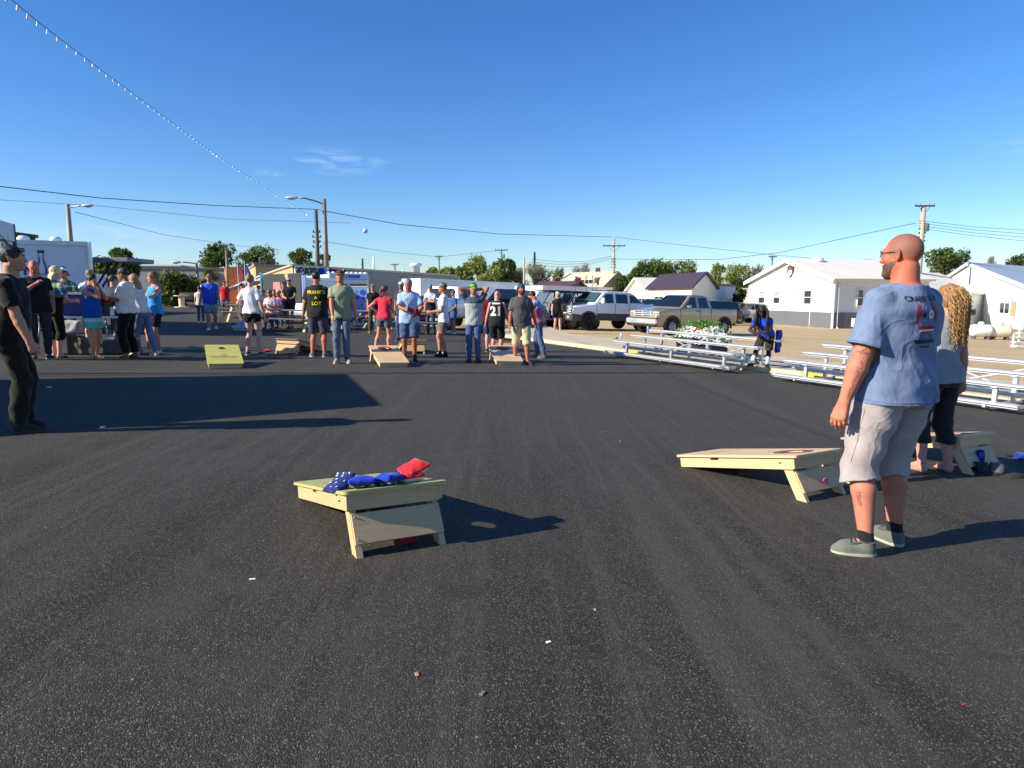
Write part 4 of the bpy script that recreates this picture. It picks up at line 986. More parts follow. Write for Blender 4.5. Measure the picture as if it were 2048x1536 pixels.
# ------------------------------------------------------------------ bleachers
ALU = mat('aluminium', (206, 208, 210), .38, .75, var=.06, scale=30); ALW = mat('bleacher_plank', (196, 198, 200), .42, .35, var=.07, scale=14); RUB = mat('rubber', (28, 28, 30), .8)
def bleacher(label, origin, nf=3, gap=1.65, over=.47):
    yaw = math.atan2(dE.y, dE.x); root = empty('bleacher', origin, yaw, label, 'bleacher', 'low aluminium bleachers along the kerb', True)
    # local x runs along the rows, local y away from the street
    s = 1 if (rz(math.degrees(yaw)) @ V((0, 1, 0))).dot(nE) > 0 else -1
    L0, L1 = -over, gap*(nf-1)+over
    def plank(y, z, nm, w=.24):
        m = MB(); m.box(((L0+L1)/2, s*y, z), (L1-L0, w, .038), ch=.008)
        for q in (-1, 1): m.box(((L0+L1)/2, s*y+q*w*.32, z-.034), (L1-L0-.01, .012, .02))
        pl = m.build(nm, ALW, root)
        for xe in (L0-.004, L1+.004): MB().box((xe, s*y, z-.004), (.012, w+.006, .052), ch=.003).build('end_cap', ALU, pl)
    seats = [(.30, .40), (.90, .55), (1.50, .70)]
    for y, z in seats: plank(y, z, 'seat_plank')
    for y, z in ((.02, .13), (.62, .25)): plank(y, z, 'foot_plank', .22)
    for i in range(nf):
        x = i*gap; m = MB()
        for (y, z) in seats:
            m.box((x, s*y, (z-.03)/2), (.06, .06, z-.06)); m.box((x, s*y, z-.05), (.09, .16, .022), ch=.004)
            m.box((x, s*y, .012), (.07, .10, .02), ch=.004)
        m.bar((x+.03, s*-.08, .085), (x+.03, s*1.62, .085), .045, .045)
        m.build('frame', ALU, root)
    for i in range(nf-1):
        m = MB(); m.bar((i*gap, s*1.53, .12), ((i+1)*gap, s*1.53, .62), .03, .03, ch=.004); m.bar((i*gap, s*1.555, .62), ((i+1)*gap, s*1.555, .12), .03, .03, ch=.004); m.build('cross_brace', ALU, root)
    for i in (0, nf-1):
        m = MB(); m.lathe([(.02, -.022), (.085, -.02), (.10, 0), (.085, .02), (.02, .022)], (i*gap-.11, s*1.42, .17), 'Y', 16); m.build('wheel', RUB, root, True)
    return root
bleacher('left aluminium bleacher where the man in blue sits, planter behind it', G(1235, 715))
bleacher('right aluminium bleacher partly hidden by the bald man', G(1590, 767))
q = G(1590, 767)+dE*5.4; q.z = g(q.x, q.y); bleacher('bleacher running out of the picture at the far right', q)
# bottle, can left on the bleacher
def can(label, loc, col, h=.12, r=.033, name='drink_can'):
    m = MB(); m.lathe([(r*.8, 0), (r, h*.06), (r, h*.9), (r*.82, h), (r*.78, h*.985)], n=16); o = m.build(name, mat('can_print', col, .25, .6, var=.25, scale=40), None, True); o.location = loc; tag(o, label, name.replace('_', ' ')); return o
p = G(1950, 944); can('blue and silver tall can standing behind the barefoot woman', p+V((.05, .02, .0)), (30, 50, 160), .20, .036)
p = G(1234, 715); rt = math.atan2(dE.y, dE.x)
can('small clear water bottle with a blue label on the middle seat plank', p+dE*.15+nE*.9+V((0, 0, .60)), (170, 190, 225), .2, .032, 'water_bottle')
can('white cup standing at the left end of the front seat plank', p-dE*.2+nE*.3+V((0, 0, .45)), (225, 228, 230), .16, .04, 'cup')
can('green bottle lying on the front seat plank', p-dE*.42+nE*.3+V((0, 0, .45)), (50, 150, 110), .05, .05, 'bottle')
# sandals and a blue bag at the right edge
for i, (px, py) in enumerate(((1974, 950), (2008, 953))):
    m = MB(); m.prism([(x*.05*(1.0 if y < 0 else .85), y*.13) for x, y in circ(0, 0, 1, 20)], .022, lambda u, v, w: V((u, v, w)))
    o = m.build('sandal', mat('sandal_sole', (40, 42, 46), .8), None); o.location = G(px, py)+V((0, 0, .006)); o.rotation_euler = (0, 0, R(62 if i else 80)); o.scale = (1.15, 1.1, 1.4)
    m = MB(); n = 14
    for k in range(n+1):
        a = math.pi*k/n
        for y in (-.035, .055): m.v.append(V((.052*math.cos(a), y+.045, .02+.062*math.sin(a))))
    for k in range(n): m.f.append((2*k, 2*k+1, 2*k+3, 2*k+2)); m.m.append(0)
    b = m.build('strap', mat('sandal_strap', (30, 32, 36) if i == 0 else (96, 100, 100), .7), o, True); sol = b.modifiers.new('t', 'SOLIDIFY'); sol.thickness = .008
    tag(o, ['black slide sandal lying left of its pair behind the board', 'grey-strapped slide sandal lying right of its pair behind the board'][i], 'sandal', 'pair of slide sandals')
F = Field(.008); F.rbox((0, 0, .05), (.26, .18, .09), .03); F.ell((.08, 0, .09), (.07, .06, .03), .03); F.fn('n', folds(.006, 20)); o = F.build('cloth_bag', cloth((20, 50, 130), name='bag_nylon')); o.location = G(2050, 920); o.scale = (.7, .7, .7); tag(o, 'bright blue crumpled bag cut off by the right edge', 'bag')
# ------------------------------------------------------------------ planter with petunias
def planter():
    pc = G(1386, 717)+nE*.3; pc.z = g(pc.x, pc.y)+.1; r = empty('flower_planter', pc, rt, 'dark box planter overflowing with white petunias behind the left bleacher', 'planter', None, False)
    m = MB(); m.prism([(-.62, -.3), (.62, -.3), (.62, .3), (-.62, .3)], .40, lambda u, v, w: V((u*(1+.12*w), v*(1+.15*w), w))); m.box((0, 0, .42), (1.36, .72, .05), ch=.01); m.build('planter_box', mat('planter_black', (32, 34, 42), .5), r)
    rnd = random.Random(5); lf = MB(); fl = MB(); rd = MB()
    def leaf(mb, c, s, col=0):
        a, b = rnd.uniform(0, 6.3), rnd.uniform(-.9, .9); M = Matrix.Rotation(a, 3, 'Z') @ Matrix.Rotation(b, 3, 'X'); mb.cur = col
        mb.add([c+M @ V(p) for p in ((0, -s, 0), (s*.5, 0, s*.15), (0, s, 0), (-s*.5, 0, s*.15))], [(0, 1, 2, 3)])
    for i in range(1900):
        x = rnd.gauss(0, .42); y = rnd.gauss(0, .2); 
        if abs(x) > .95 or abs(y) > .5: continue
        t = 1-(x/.95)**2; z = .42+rnd.random()*.50*max(.1, t); leaf(lf, V((x, y, z)), rnd.uniform(.03, .06))
    for i in range(900):
        a = rnd.uniform(0, 2*math.pi); rr_ = rnd.uniform(.55, 1.0); x = .92*rr_*math.cos(a); y = .46*rr_*math.sin(a); z = .34+.42*(1-rr_**2)+rnd.uniform(-.06, .10)+.04
        c = V((x, y, z)); nrm = V((x*.6, y*1.6, .55)).normalized(); _, u, v = ortho(nrm); s = rnd.uniform(.036, .054)
        M_ = [c+u*s*math.cos(k*math.pi/5)*(1 if k % 2 == 0 else .72)+v*s*math.sin(k*math.pi/5)*(1 if k % 2 == 0 else .72)+nrm*.01 for k in range(10)]
        mb = rd if (abs(x-.12) < .06 and y < 0 and rnd.random() < .5) else fl; mb.add([c-nrm*.012]+M_, [(0, k+1, (k+1) % 10+1) for k in range(10)])
    lf.build('foliage', mat('petunia_leaf', (92, 140, 48), .6, var=.4, scale=12), r, fix=False); fl.build('white_flowers', mat('petal_white', (238, 238, 236), .7, var=.05), r, fix=False); rd.build('red_flowers', mat('petal_red', (200, 40, 40), .7), r, fix=False)
planter()
# ------------------------------------------------------------------ poles, lamps, wires
POLE = wood((128, 112, 96), 'pole_wood', 2, .7, .4); POLEL = wood((176, 164, 146), 'pale_pole_wood', 2, .75, .4); XARM = mat('cross_arm', (62, 52, 46), .8)
INS = mat('insulator', (120, 118, 116), .4); WIRE = mat('cable', (40, 44, 52), .6)
def pole(label, px, ytop, d, lean=(0, 0), r=.16, m=POLE, arm=0, armdrop=.35, lamp=None, cat='utility pole', extra=0, armyaw=0, trans=0, group='utility poles'):
    base = PD(px, d); top = D(px, ytop, d); h = top.z-base.z; root = empty('street_lamp' if lamp else 'utility_pole', base, 0, label, cat, group)
    tx, ty = lean; P = lambda t: V((tx*t, ty*t, h*t))
    MB().tube([V((0, 0, -.3)), P(.5), P(1)], [r*1.15, r*.95, r*.72], 12).build('pole', m, root, True)
    if arm:
        a = MB(); c = P(1)-V((0, 0, armdrop)); u = rz(armyaw) @ V((1, 0, 0)); a.bar(c-u*arm/2+V((0, -.16, 0)), c+u*arm/2+V((0, -.16, 0)), .11, .13, ch=.01)
        for s in (-1, 1): a.bar(c-V((0, .1, .75)), c+u*s*arm*.3+V((0, -.16, 0)), .03, .03)
        x = a.build('cross_arm', XARM, root)
        for s in (-.92, -.45, .45, .92): i = MB().lathe([(.05, 0), (.06, .06), (.03, .08), (.05, .12), (.02, .17)], c+u*s*arm/2+V((0, -.16, .06)), n=8).build('insulator', INS, x, True)
    if trans:
        t = MB(); c = P(1)-V((0, 0, trans)); t.lathe([(.2, 0), (.24, .03), (.24, .62), (.2, .7), (.05, .74)], c+V((.36, 0, -.6)), n=14); t.build('transformer', mat('transformer_grey', (120, 124, 126), .5), root, True)
    if extra:
        e = MB(); z = h*extra
        for k in range(4):
            for s in (-1, 1): e.lathe([(.05, 0), (.07, .05), (.04, .1), (.06, .16)], (s*(.22+.05*(k % 2))+tx*extra, -.05, z-.35*k), n=8); e.bar((tx*extra, 0, z-.35*k), (s*.24+tx*extra, -.05, z-.35*k), .04, .04)
        e.build('insulator_rack', XARM, root)
    if lamp:
        s, L, rise, drop = lamp; c = P(1)-V((0, 0, drop)); pts = [c+V((0, 0, 0)), c+V((s*L*.35, -.2, rise*.55)), c+V((s*L*.75, -.4, rise*.98)), c+V((s*L, -.5, rise))]
        MB().tube(pts, .05, 8).build('lamp_arm', mat('lamp_steel', (130, 134, 138), .4, .6), root, True)
        hd = MB(); e = pts[-1]; hd.sphere(e+V((s*.42, -.1, .0)), (.46, .17, .10), 14, 8); l = hd.build('lamp_head', mat('lamp_housing', (190, 192, 192), .4, .3), root, True)
        MB().sphere(e+V((s*.45, -.1, -.06)), (.28, .12, .08), 12, 6).build('lamp_glass', glass('lamp_lens', (150, 158, 160)), l, True)
    return root, base, h
pole('leaning wooden utility pole beside the tall lamp pole over the food trucks', 638, 420, 50, lean=(.0, 0), r=.17, m=wood((84, 76, 70), 'dark_pole', 2, .7, .4), extra=.78)
pole('tall wooden pole with a curved street lamp reaching left over the cafe', 655, 398, 47, r=.17, lamp=(-1, 1.55, .35, .35), cat='street lamp', group='wooden lamp poles')
pole('wooden lamp pole standing behind the white trailer at the left', 150, 408, 50, r=.19, m=wood((150, 140, 128), 'grey_pole', 2, .8, .4), lamp=(1, 1.35, .12, .3), cat='street lamp', group='wooden lamp poles')
pole('wooden utility pole with two cross arms behind the white pickup', 1226, 478, 92, r=.20, m=POLEL, arm=3.0, armdrop=.9, extra=.72)
pole('large pale utility pole with one cross arm right above the bald man', 1834, 410, 62, r=.27, m=POLEL, arm=1.75, armdrop=.10, extra=.80, trans=1.7)
for px, yt, d, arm, lab in ((1048, 514, 80, 0, 'plain wooden pole in front of the bare bushes left of centre house'), (1003, 498, 120, 2.2, 'dark pole with a cross arm and transformer over the bright bushes'), (879, 511, 110, 1.2, 'thin dark pole with a small arm above the long white trailer'), (791, 527, 130, 1.5, 'small distant pole with a cross arm above the grey building'), (748, 518, 90, 0, 'short pale pole beside the small spruce on the grey roof'), (1541, 511, 110, 1.3, 'pole with a small cross arm behind the left corner of the white hall'), (1864, 540, 95, 1.4, 'small pole with a cross arm in front of the trees beside the bald head'), (457, 500, 60, 0, 'thin pole in front of the tree and the grey corrugated shed'), (397, 525, 58, 0, 'slim pole with a lamp arm in front of the dark theatre wall')):
    pole(lab, px, yt, d, r=.13 if d < 100 else .15, arm=arm, m=POLEL if px in (1048, 748) else POLE, armdrop=.2, trans=1.0 if px == 1003 else 0, lamp=(-1, 1.0, .1, .1) if px == 397 else None, cat='utility pole')
def wire(label, pts, sag=0, r=.012, n=24, col=None):
    "pts: list of (px,py,d) points hung one after the other"
    P = [D(*p) for p in pts]; out = []
    for a, b in zip(P, P[1:]):
        for i in range(n+1):
            t = i/n; q = a.lerp(b, t); q.z -= sag*4*t*(1-t); out.append(q)
    o = meshobj('overhead_wire', [], [], WIRE); mb = MB().tube(out, r, 5); bpy.data.objects.remove(o); o = mb.build('overhead_wire', col or WIRE, None, True)
    tag(o, label, 'overhead wire', 'wires across the sky'); return out
wire('thick overhead wire from the left edge to the leaning pole', [(-60, 366, 30), (200, 396, 36), (430, 411, 43), (640, 419, 50)], 0, .022)
wire('long wire sagging from the leaning pole to the cross-armed pole', [(642, 421, 50), (800, 449, 60), (1000, 468, 74), (1224, 474, 92)], 0, .028)
wire('wire running right from the cross-armed pole down behind the white hall', [(1228, 474, 92), (1380, 492, 88), (1560, 511, 84), (1760, 528, 84)], 0, .022)
wire('wire rising from mid sky to the large pole at the right', [(1226, 518, 92), (1330, 519, 84), (1440, 519, 78), (1560, 505, 70), (1700, 474, 65), (1832, 446, 62)], 0, .024)
for k in range(4): wire('wire number %s of the bundle leaving the large pole to the right' % ['one, topmost,', 'two', 'three', 'four, lowest,'][k], [(1836, 441+5*k, 62), (1950, 454+6*k, 60), (2120, 465+8*k, 56)], .0, .018)
for k in range(3): wire('%s low wire between the bare bushes and the cross-armed pole' % ['upper', 'middle', 'lower'][k], [(1062, 518+6*k, 84), (1120, 524+5*k, 86), (1170, 523+4*k, 89), (1224, 512+3*k, 92)], .0, .02)
wire('faint thin wire behind the left lamp pole, sloping to the right', [(-60, 396, 60), (200, 412, 66), (450, 438, 74), (700, 446, 80)], 0, .016); wire('faint lower wire crossing the sky left of the tree', [(150, 424, 50), (330, 470, 70), (480, 492, 90), (560, 500, 100)], 0, .02)
wire('faint wire passing right of the lamp pole towards the distant poles', [(655, 484, 60), (770, 503, 90), (880, 514, 110), (1003, 500, 120)], 0, .022)
wire('service wire dropping across the front wall of the white hall', [(1460, 585, 60), (1560, 578, 56), (1670, 563, 50.5)], .2, .014)
sa, sb = G(700, 747), G(2060, 745); kz = 9.0/math.tan(R(SUN_EL)); so2 = V((kz*math.cos(R(SUN_AZ)), kz*math.sin(R(SUN_AZ)), 0)); sa, sb = sa-so2, sb-so2; sa.z, sb.z = 9.15, 8.75
mb = MB().tube([sa+(sa-sb)*.3, sa, sb, sb+(sb-sa)*.2], .06, 6); o = mb.build('overhead_wire', WIRE, None, True); tag(o, 'high cable whose thin straight shadow crosses the whole lot beyond the tent shadow', 'overhead wire', 'wires across the sky')
# festoon of bulbs coming over the viewer's head
Pf = [D(-260, -300, 3.4), D(20, -4, 7.2), D(150, 100, 10.5), D(300, 212, 16.5), D(450, 322, 27), D(560, 395, 38), D(634, 441, 50)]
def catmull(P, n=16):
    out = []
    Q = [P[0]*2-P[1]]+P+[P[-1]*2-P[-2]]
    for i in range(1, len(Q)-2):
        a, b, c, d = Q[i-1:i+3]
        for k in range(n): t = k/n; out.append(.5*((2*b)+(c-a)*t+(2*a-5*b+4*c-d)*t*t+(3*b-a-3*c+d)*t**3))
    return out+[P[-1]]
fl = catmull(Pf); root = empty('string_lights', fl[0], 0, 'string of clear bulbs hanging down across the sky to the leaning pole', 'string lights'); o0 = fl[0]
fl = [p-o0 for p in fl]; MB().tube(fl, .005, 6).build('cord', mat('festoon_cord', (70, 84, 104), .6), root, True); bulbs = MB(); acc = 0; nxt = .3; last = fl[0]; bl = []
for p in fl[1:]:
    d_ = (p-last).length
    while acc+d_ > nxt: q = last.lerp(p, (nxt-acc)/d_); bl.append(q); nxt += .56
    acc += d_; last = p
bm_ = mat('bulb_glass', (235, 240, 248), .08, 0, var=.02, spec=1.0)
b0 = MB().lathe([(.010, 0), (.014, -.02), (.014, -.045), (.030, -.085), (.033, -.11), (.022, -.14), (.004, -.15)], n=10).build('bulb', bm_, root, True)
b0.location = bl[0]; b0.scale = (.46,)*3
for q in bl[1:100]: c = b0.copy(); COL.objects.link(c); c.parent = root; c.location = q
if len(bl) > 100:
    r_ = MB()
    for q in bl[100:]: r_.lathe([(.007, 0), (.010, -.03), (.024, -.08), (.004, -.11)], q, n=6)
    o = r_.build('far_bulbs', bm_, root, True); o['kind'] = 'stuff'
# ------------------------------------------------------------------ buildings
def siding(col, pitch=.2, name='siding', vertical=False, rough=.6, depth=.02):
    key = ('sid', tuple(col), pitch, vertical)
    if key in _mc: return _mc[key]
    M = NT(name); co = M.coord('Object'); c = lin(col); sx = M.n('ShaderNodeSeparateXYZ'); M.l(co, sx.inputs[0])
    if vertical: s_ = M.n('ShaderNodeMath', operation='ADD'); M.l(sx.outputs[0], s_.inputs[0]); M.l(sx.outputs[1], s_.inputs[1]); src = s_.outputs[0]
    else: src = sx.outputs[2]
    d = M.n('ShaderNodeMath', operation='DIVIDE'); M.l(src, d.inputs[0]); d.inputs[1].default_value = pitch; f = M.n('ShaderNodeMath', operation='FRACT'); M.l(d.outputs[0], f.inputs[0])
    base = M.ramp(M.noise(co, .8, 6), [(.3, tuple(x*.9 for x in c)), (.7, c)]); M.base(M.mix(M.ramp(f.outputs[0], [(0, .35), (.06, 0)]), base, tuple(x*.55 for x in c)))
    M.b.inputs['Roughness'].default_value = rough; M.bump(f.outputs[0], .5, depth); _mc[key] = M.m; return M.m
def brick(col, name='brick', sc=1.0):
    key = ('br', tuple(col), sc)
    if key in _mc: return _mc[key]
    M = NT(name); co = M.coord('Object'); c = lin(col); sx = M.n('ShaderNodeSeparateXYZ'); M.l(co, sx.inputs[0]); ad = M.n('ShaderNodeMath', operation='ADD'); M.l(sx.outputs[0], ad.inputs[0]); M.l(sx.outputs[1], ad.inputs[1])
    cb = M.n('ShaderNodeCombineXYZ'); M.l(ad.outputs[0], cb.inputs[0]); M.l(sx.outputs[2], cb.inputs[1]); b = M.n('ShaderNodeTexBrick', i_Scale=1.0); M.l(cb.outputs[0], b.inputs['Vector'])
    b.inputs['Brick Width'].default_value = .4*sc; b.inputs['Row Height'].default_value = .2*sc; b.inputs['Mortar Size'].default_value = .012*sc
    b.inputs['Color1'].default_value = (*[x*.9 for x in c], 1); b.inputs['Color2'].default_value = (*[min(1, x*1.12) for x in c], 1); b.inputs['Mortar'].default_value = (*[x*.75 for x in c], 1)
    M.base(M.mix(M.ramp(M.noise(co, .5, 6), [(.35, 0), (.8, .4)]), b.outputs[0], tuple(x*.7 for x in c))); M.b.inputs['Roughness'].default_value = .85; _mc[key] = M.m; return M.m
def frame2(A, B_):
    "local frame: origin A on the ground, x towards B, y into the building, z up"
    u = V((B_[0]-A[0], B_[1]-A[1], 0)); L = u.length; u.normalize(); v = V((-u.y, u.x, 0))
    if v.y < 0 and abs(v.y) > .2: v = -v
    return V((A[0], A[1], 0)), u, v, L
def building(label, A, B_, depth, zb, ze, rise=0, wallm=None, roofm=None, over=.25, ridge='y', flat=0, name='building', cat='building', foundation=None, trim=None, group=None, vdir=None):
    """facade from A to B; z values are world heights. ridge 'y': gable on the facade, 'x': ridge parallel to the facade"""
    o, u, v, L = frame2(A, B_)
    if vdir is not None: v = V(vdir).normalized()
    root = empty(name, (o.x, o.y, zb), 0, label, cat, group)
    def W(x, y, z): q = u*x+v*y; return V((q.x, q.y, z-zb))
    m = MB(); D_ = depth
    P = [W(0, 0, zb-1), W(L, 0, zb-1), W(L, D_, zb-1), W(0, D_, zb-1), W(0, 0, ze), W(L, 0, ze), W(L, D_, ze), W(0, D_, ze)]
    f = [(0, 1, 5, 4), (1, 2, 6, 5), (2, 3, 7, 6), (3, 0, 4, 7)]
    if rise and ridge == 'y': P += [W(L/2, 0, ze+rise), W(L/2, D_, ze+rise)]; f += [(4, 5, 8), (6, 7, 9)]
    elif rise: P += [W(0, D_/2, ze+rise), W(L, D_/2, ze+rise)]; f += [(7, 4, 8), (5, 6, 9)]
    m.add(P, f); m.build('wall', wallm, root)
    th = .16
    def slab(a, b, c, d, mm=roofm, nm='roof'):
        n = (b-a).cross(d-a).normalized()
        if n.z < 0: n = -n
        q = MB(); q.add([a, b, c, d, a+n*th, b+n*th, c+n*th, d+n*th], [(0, 1, 2, 3), (4, 5, 6, 7), (0, 1, 5, 4), (1, 2, 6, 5), (2, 3, 7, 6), (3, 0, 4, 7)]); return q.build(nm, mm, root)
    r = None
    if rise and ridge == 'y':
        k = rise/(L/2)
        r = slab(W(-over, -over, ze-over*k+.01), W(L/2, -over, ze+rise+.01), W(L/2, D_+over, ze+rise+.01), W(-over, D_+over, ze-over*k+.01)); slab(W(L+over, -over, ze-over*k+.01), W(L/2, -over, ze+rise+.01), W(L/2, D_+over, ze+rise+.01), W(L+over, D_+over, ze-over*k+.01))
        if trim:
            for xe in (-over, L+over): q = MB(); q.bar(W(xe, -over-.03, ze-over*k-.02), W(L/2, -over-.03, ze+rise-.02), .06, .24, up=(0, 0, 1)); q.build('barge_board', trim, root)
    elif rise:
        k = rise/(D_/2); r = slab(W(-over, -over, ze-over*k+.01), W(L+over, -over, ze-over*k+.01), W(L+over, D_/2, ze+rise+.01), W(-over, D_/2, ze+rise+.01)); slab(W(-over, D_+over, ze-over*k+.01), W(L+over, D_+over, ze-over*k+.01), W(L+over, D_/2, ze+rise+.01), W(-over, D_/2, ze+rise+.01))
    else: r = slab(W(-.1, -.1, ze+.005), W(L+.1, -.1, ze+.005), W(L+.1, D_+.1, ze+.005), W(-.1, D_+.1, ze+.005), nm='roof')
    if foundation:
        q = MB(); hz = foundation[1]
        for a, b in ((W(-.04, -.03, zb), W(L+.04, -.03, zb)), (W(L+.03, 0, zb), W(L+.03, D_, zb)), (W(-.03, 0, zb), W(-.03, D_, zb))): q.bar(a+V((0, 0, (hz-zb-1)/2)), b+V((0, 0, (hz-zb-1)/2)), .06, hz-zb+1)
        q.build('foundation', foundation[0], root)
    return root, W, L
WINF = mat('window_frame', (228, 228, 224), .5)
def window(root, W, x0, x1, z0, z1, y=-.03, mull=(1, 2), blind=0, side=None, dark=(48, 56, 62), frame_=None):
    "framed window; side None: on the facade (x runs along it); side=(X): on the end wall at x=X, the numbers run along y"
    T = (lambda a, z, o=0: W(a, y+o, z)) if side is None else (lambda a, z, o=0: W(side+(-(y+o)), a, z))
    pn = MB(); pn.add([T(x0, z0), T(x1, z0), T(x1, z1), T(x0, z1)], [(0, 1, 2, 3)])
    f = MB(); t = .07
    def bar_(a, b, w=t): f.bar(a, b, .05, w, up=(0, 0, 1)) if abs(a.z-b.z) < .01 else f.bar(a, b, w, .05, up=(1, 0, 0) if side is None else (0, 1, 0))
    for z in (z0, z1): bar_(T(x0-t/2, z, -.02), T(x1+t/2, z, -.02))
    for x in (x0, x1): bar_(T(x, z0, -.021), T(x, z1, -.021))
    for i in range(1, mull[0]): x = x0+(x1-x0)*i/mull[0]; bar_(T(x, z0, -.012), T(x, z1, -.012), .05)
    for i in range(1, mull[1]): z = z0+(z1-z0)*i/mull[1]; bar_(T(x0, z, -.013), T(x1, z, -.013), .05)
    fo = f.build('window', frame_ or WINF, root); pn.build('pane', glass('window_glass', dark), fo)
    if blind: b = MB(); b.add([T(x0+.03, z1-(z1-z0)*blind, -.006), T(x1-.03, z1-(z1-z0)*blind, -.006), T(x1-.03, z1-.03, -.006), T(x0+.03, z1-.03, -.006)], [(0, 1, 2, 3)]); b.build('blind', siding((178, 178, 172), .05, 'blind_slats'), fo)
    return fo
WHITE = siding((228, 227, 222), .22); METROOF = siding((232, 226, 212), .7, 'ribbed_roof', True, .8)
# white hall at the right with a grey base
N_ = D(1667, 600, 50); F_ = D(1496, 600, 61)
A, B_ = (F_.x, F_.y), (N_.x, N_.y); o_, u_, v_, L_ = frame2(A, B_); vh = V((.965, .262, 0))
zb, ze, fz = g(N_.x, N_.y)-.25, 2.55, .18
hall, HW, HL = building('long white hall with a grey base and an emblem on its gable', A, B_, 8.5, zb, ze, 1.62, WHITE, METROOF, .3, 'y', trim=mat('white_trim', (236, 236, 232), .5), vdir=vh, foundation=(siding((104, 106, 112), .35, 'grey_base', True), fz))
for x0 in (.22, .45): pass
def hx(px):   # parameter along the facade for a picture column
    best = min(range(1001), key=lambda i: abs(((lambda q: 1024+FPX*q.x/(q.y*cp))(V((A[0], A[1], 0))+u_*HL*i/1000))-px)); return HL*best/1000
for a, b in ((1518, 1529), (1548, 1559), (1609, 1622)): window(hall, HW, hx(a), hx(b)+.12, .75, 1.80, blind=.5 if a < 1600 else 0)
def side_t(px):
    best = min(range(1001), key=lambda i: abs(((lambda q: 1024+FPX*q.x/(q.y*cp))(V((B_[0], B_[1], 0))+vh*26*i/1000))-px)); return 26*best/1000
window(hall, HW, side_t(1714), side_t(1726), .65, 1.85, side=HL)
m = MB(); m.tube([HW(HL+.06, .35, ze-.15), HW(HL+.06, .35, zb+.35), HW(HL+.35, .35, zb+.1)], .055, 8); m.tube([HW(HL*.78, -.09, .25), HW(HL*.78, -.09, zb+.1)], .03, 6); m.build('downpipe', mat('white_trim', (236, 236, 232), .5), hall, True)
m = MB(); m.bar(HW(HL+.1, -.3, ze-.05), HW(HL+.1, 8.5, ze-.05), .12, .12); m.bar(HW(HL+.04, -.03, zb), HW(HL+.04, -.03, ze), .16, .1, up=(1, 0, 0)); m.build('gutter', mat('white_trim', (236, 236, 232), .5), hall)
m = MB(); gx = hx(1580); emz = 3.35; sh_ = [(gx+x, emz+z) for x, z in ((-.42, .42), (.42, .42), (.42, -.05), (0, -.55), (-.42, -.05))]
m.prism(sh_, .04, lambda x, z, w: HW(x, -.05-w, z)); e_ = m.build('emblem', mat('emblem_green', (60, 82, 58), .5), hall)
m = MB(); m.prism([(gx+x, emz+z) for x, z in ((-.38, .38), (.38, .38), (.38, .14), (-.38, .14))], .02, lambda x, z, w: HW(x, -.095-w, z)); m.build('emblem_panel', mat('emblem_brown', (108, 62, 48), .5), e_)
m = MB(); m.prism([(gx+.24*math.cos(a), emz-.12+.24*math.sin(a)) for a in [R(90+k*60) for k in range(6)]], .02, lambda x, z, w: HW(x, -.095-w, z)); m.build('emblem_charge', mat('emblem_white', (232, 232, 226), .5), e_)
m = MB(); 
for s in (-1, 1):
    for k in range(3): m.bar(HW(gx+s*.45, -.06, emz-.05-.1*k), HW(gx+s*1.05, -.06, emz+.22-.28*k), .03, .05)
m.build('emblem_rays', mat('emblem_grey', (200, 200, 196), .5), e_)
m = MB(); m.box((0, 0, .32), (.75, .32, .62), ch=.02); m.box((0, -.165, .32), (.5, .01, .5)); ac = m.build('wall_unit', mat('ac_casing', (210, 208, 190), .5), None); q = HW(HL+.6, side_t(1706), 0); ac.location = q+V((A[0], A[1], zb+.2+zb*0)); ac.location.z = g(q.x+A[0], q.y+A[1])+.15; ac.rotation_euler = (0, 0, math.atan2(vh.y, vh.x)); tag(ac, 'cream air conditioning unit against the dark base of the white hall', 'air conditioner')
for i, (t, px) in enumerate(((.30, 0), (.62, 1))):
    c = HW(HL*.56, 2.2+3.6*i, ze+1.62*.86); mb = MB(); mb.lathe([(.28, 0), (.28, .55), (.5, .6), (.5, .8), (.25, .95)] if i == 0 else [(.2, 0), (.2, .35), (.3, .4), (.3, .5)], n=14); o = mb.build('roof_vent', mat('vent_white', (228, 228, 224), .4) if i == 0 else mat('vent_dark', (60, 60, 60), .5), hall, True); o.location = c-V((0, 0, .45))
# lower shed wing joined to the hall's far end
Pa = D(1850, 600, 53.6); Pb = D(1972, 600, 60)
shed, SWf, SL = building('low white wing with a sloping roof between the two white halls', (Pa.x, Pa.y), (Pb.x, Pb.y), 10, -1.6, 1.55, 1.8, siding((222, 222, 220), .22), METROOF, .2, 'x', vdir=(-.3, .95, 0))
window(shed, SWf, SL*.68, SL*.82, -.25, .25, mull=(2, 1), frame_=mat('grey_frame', (150, 150, 146), .6))
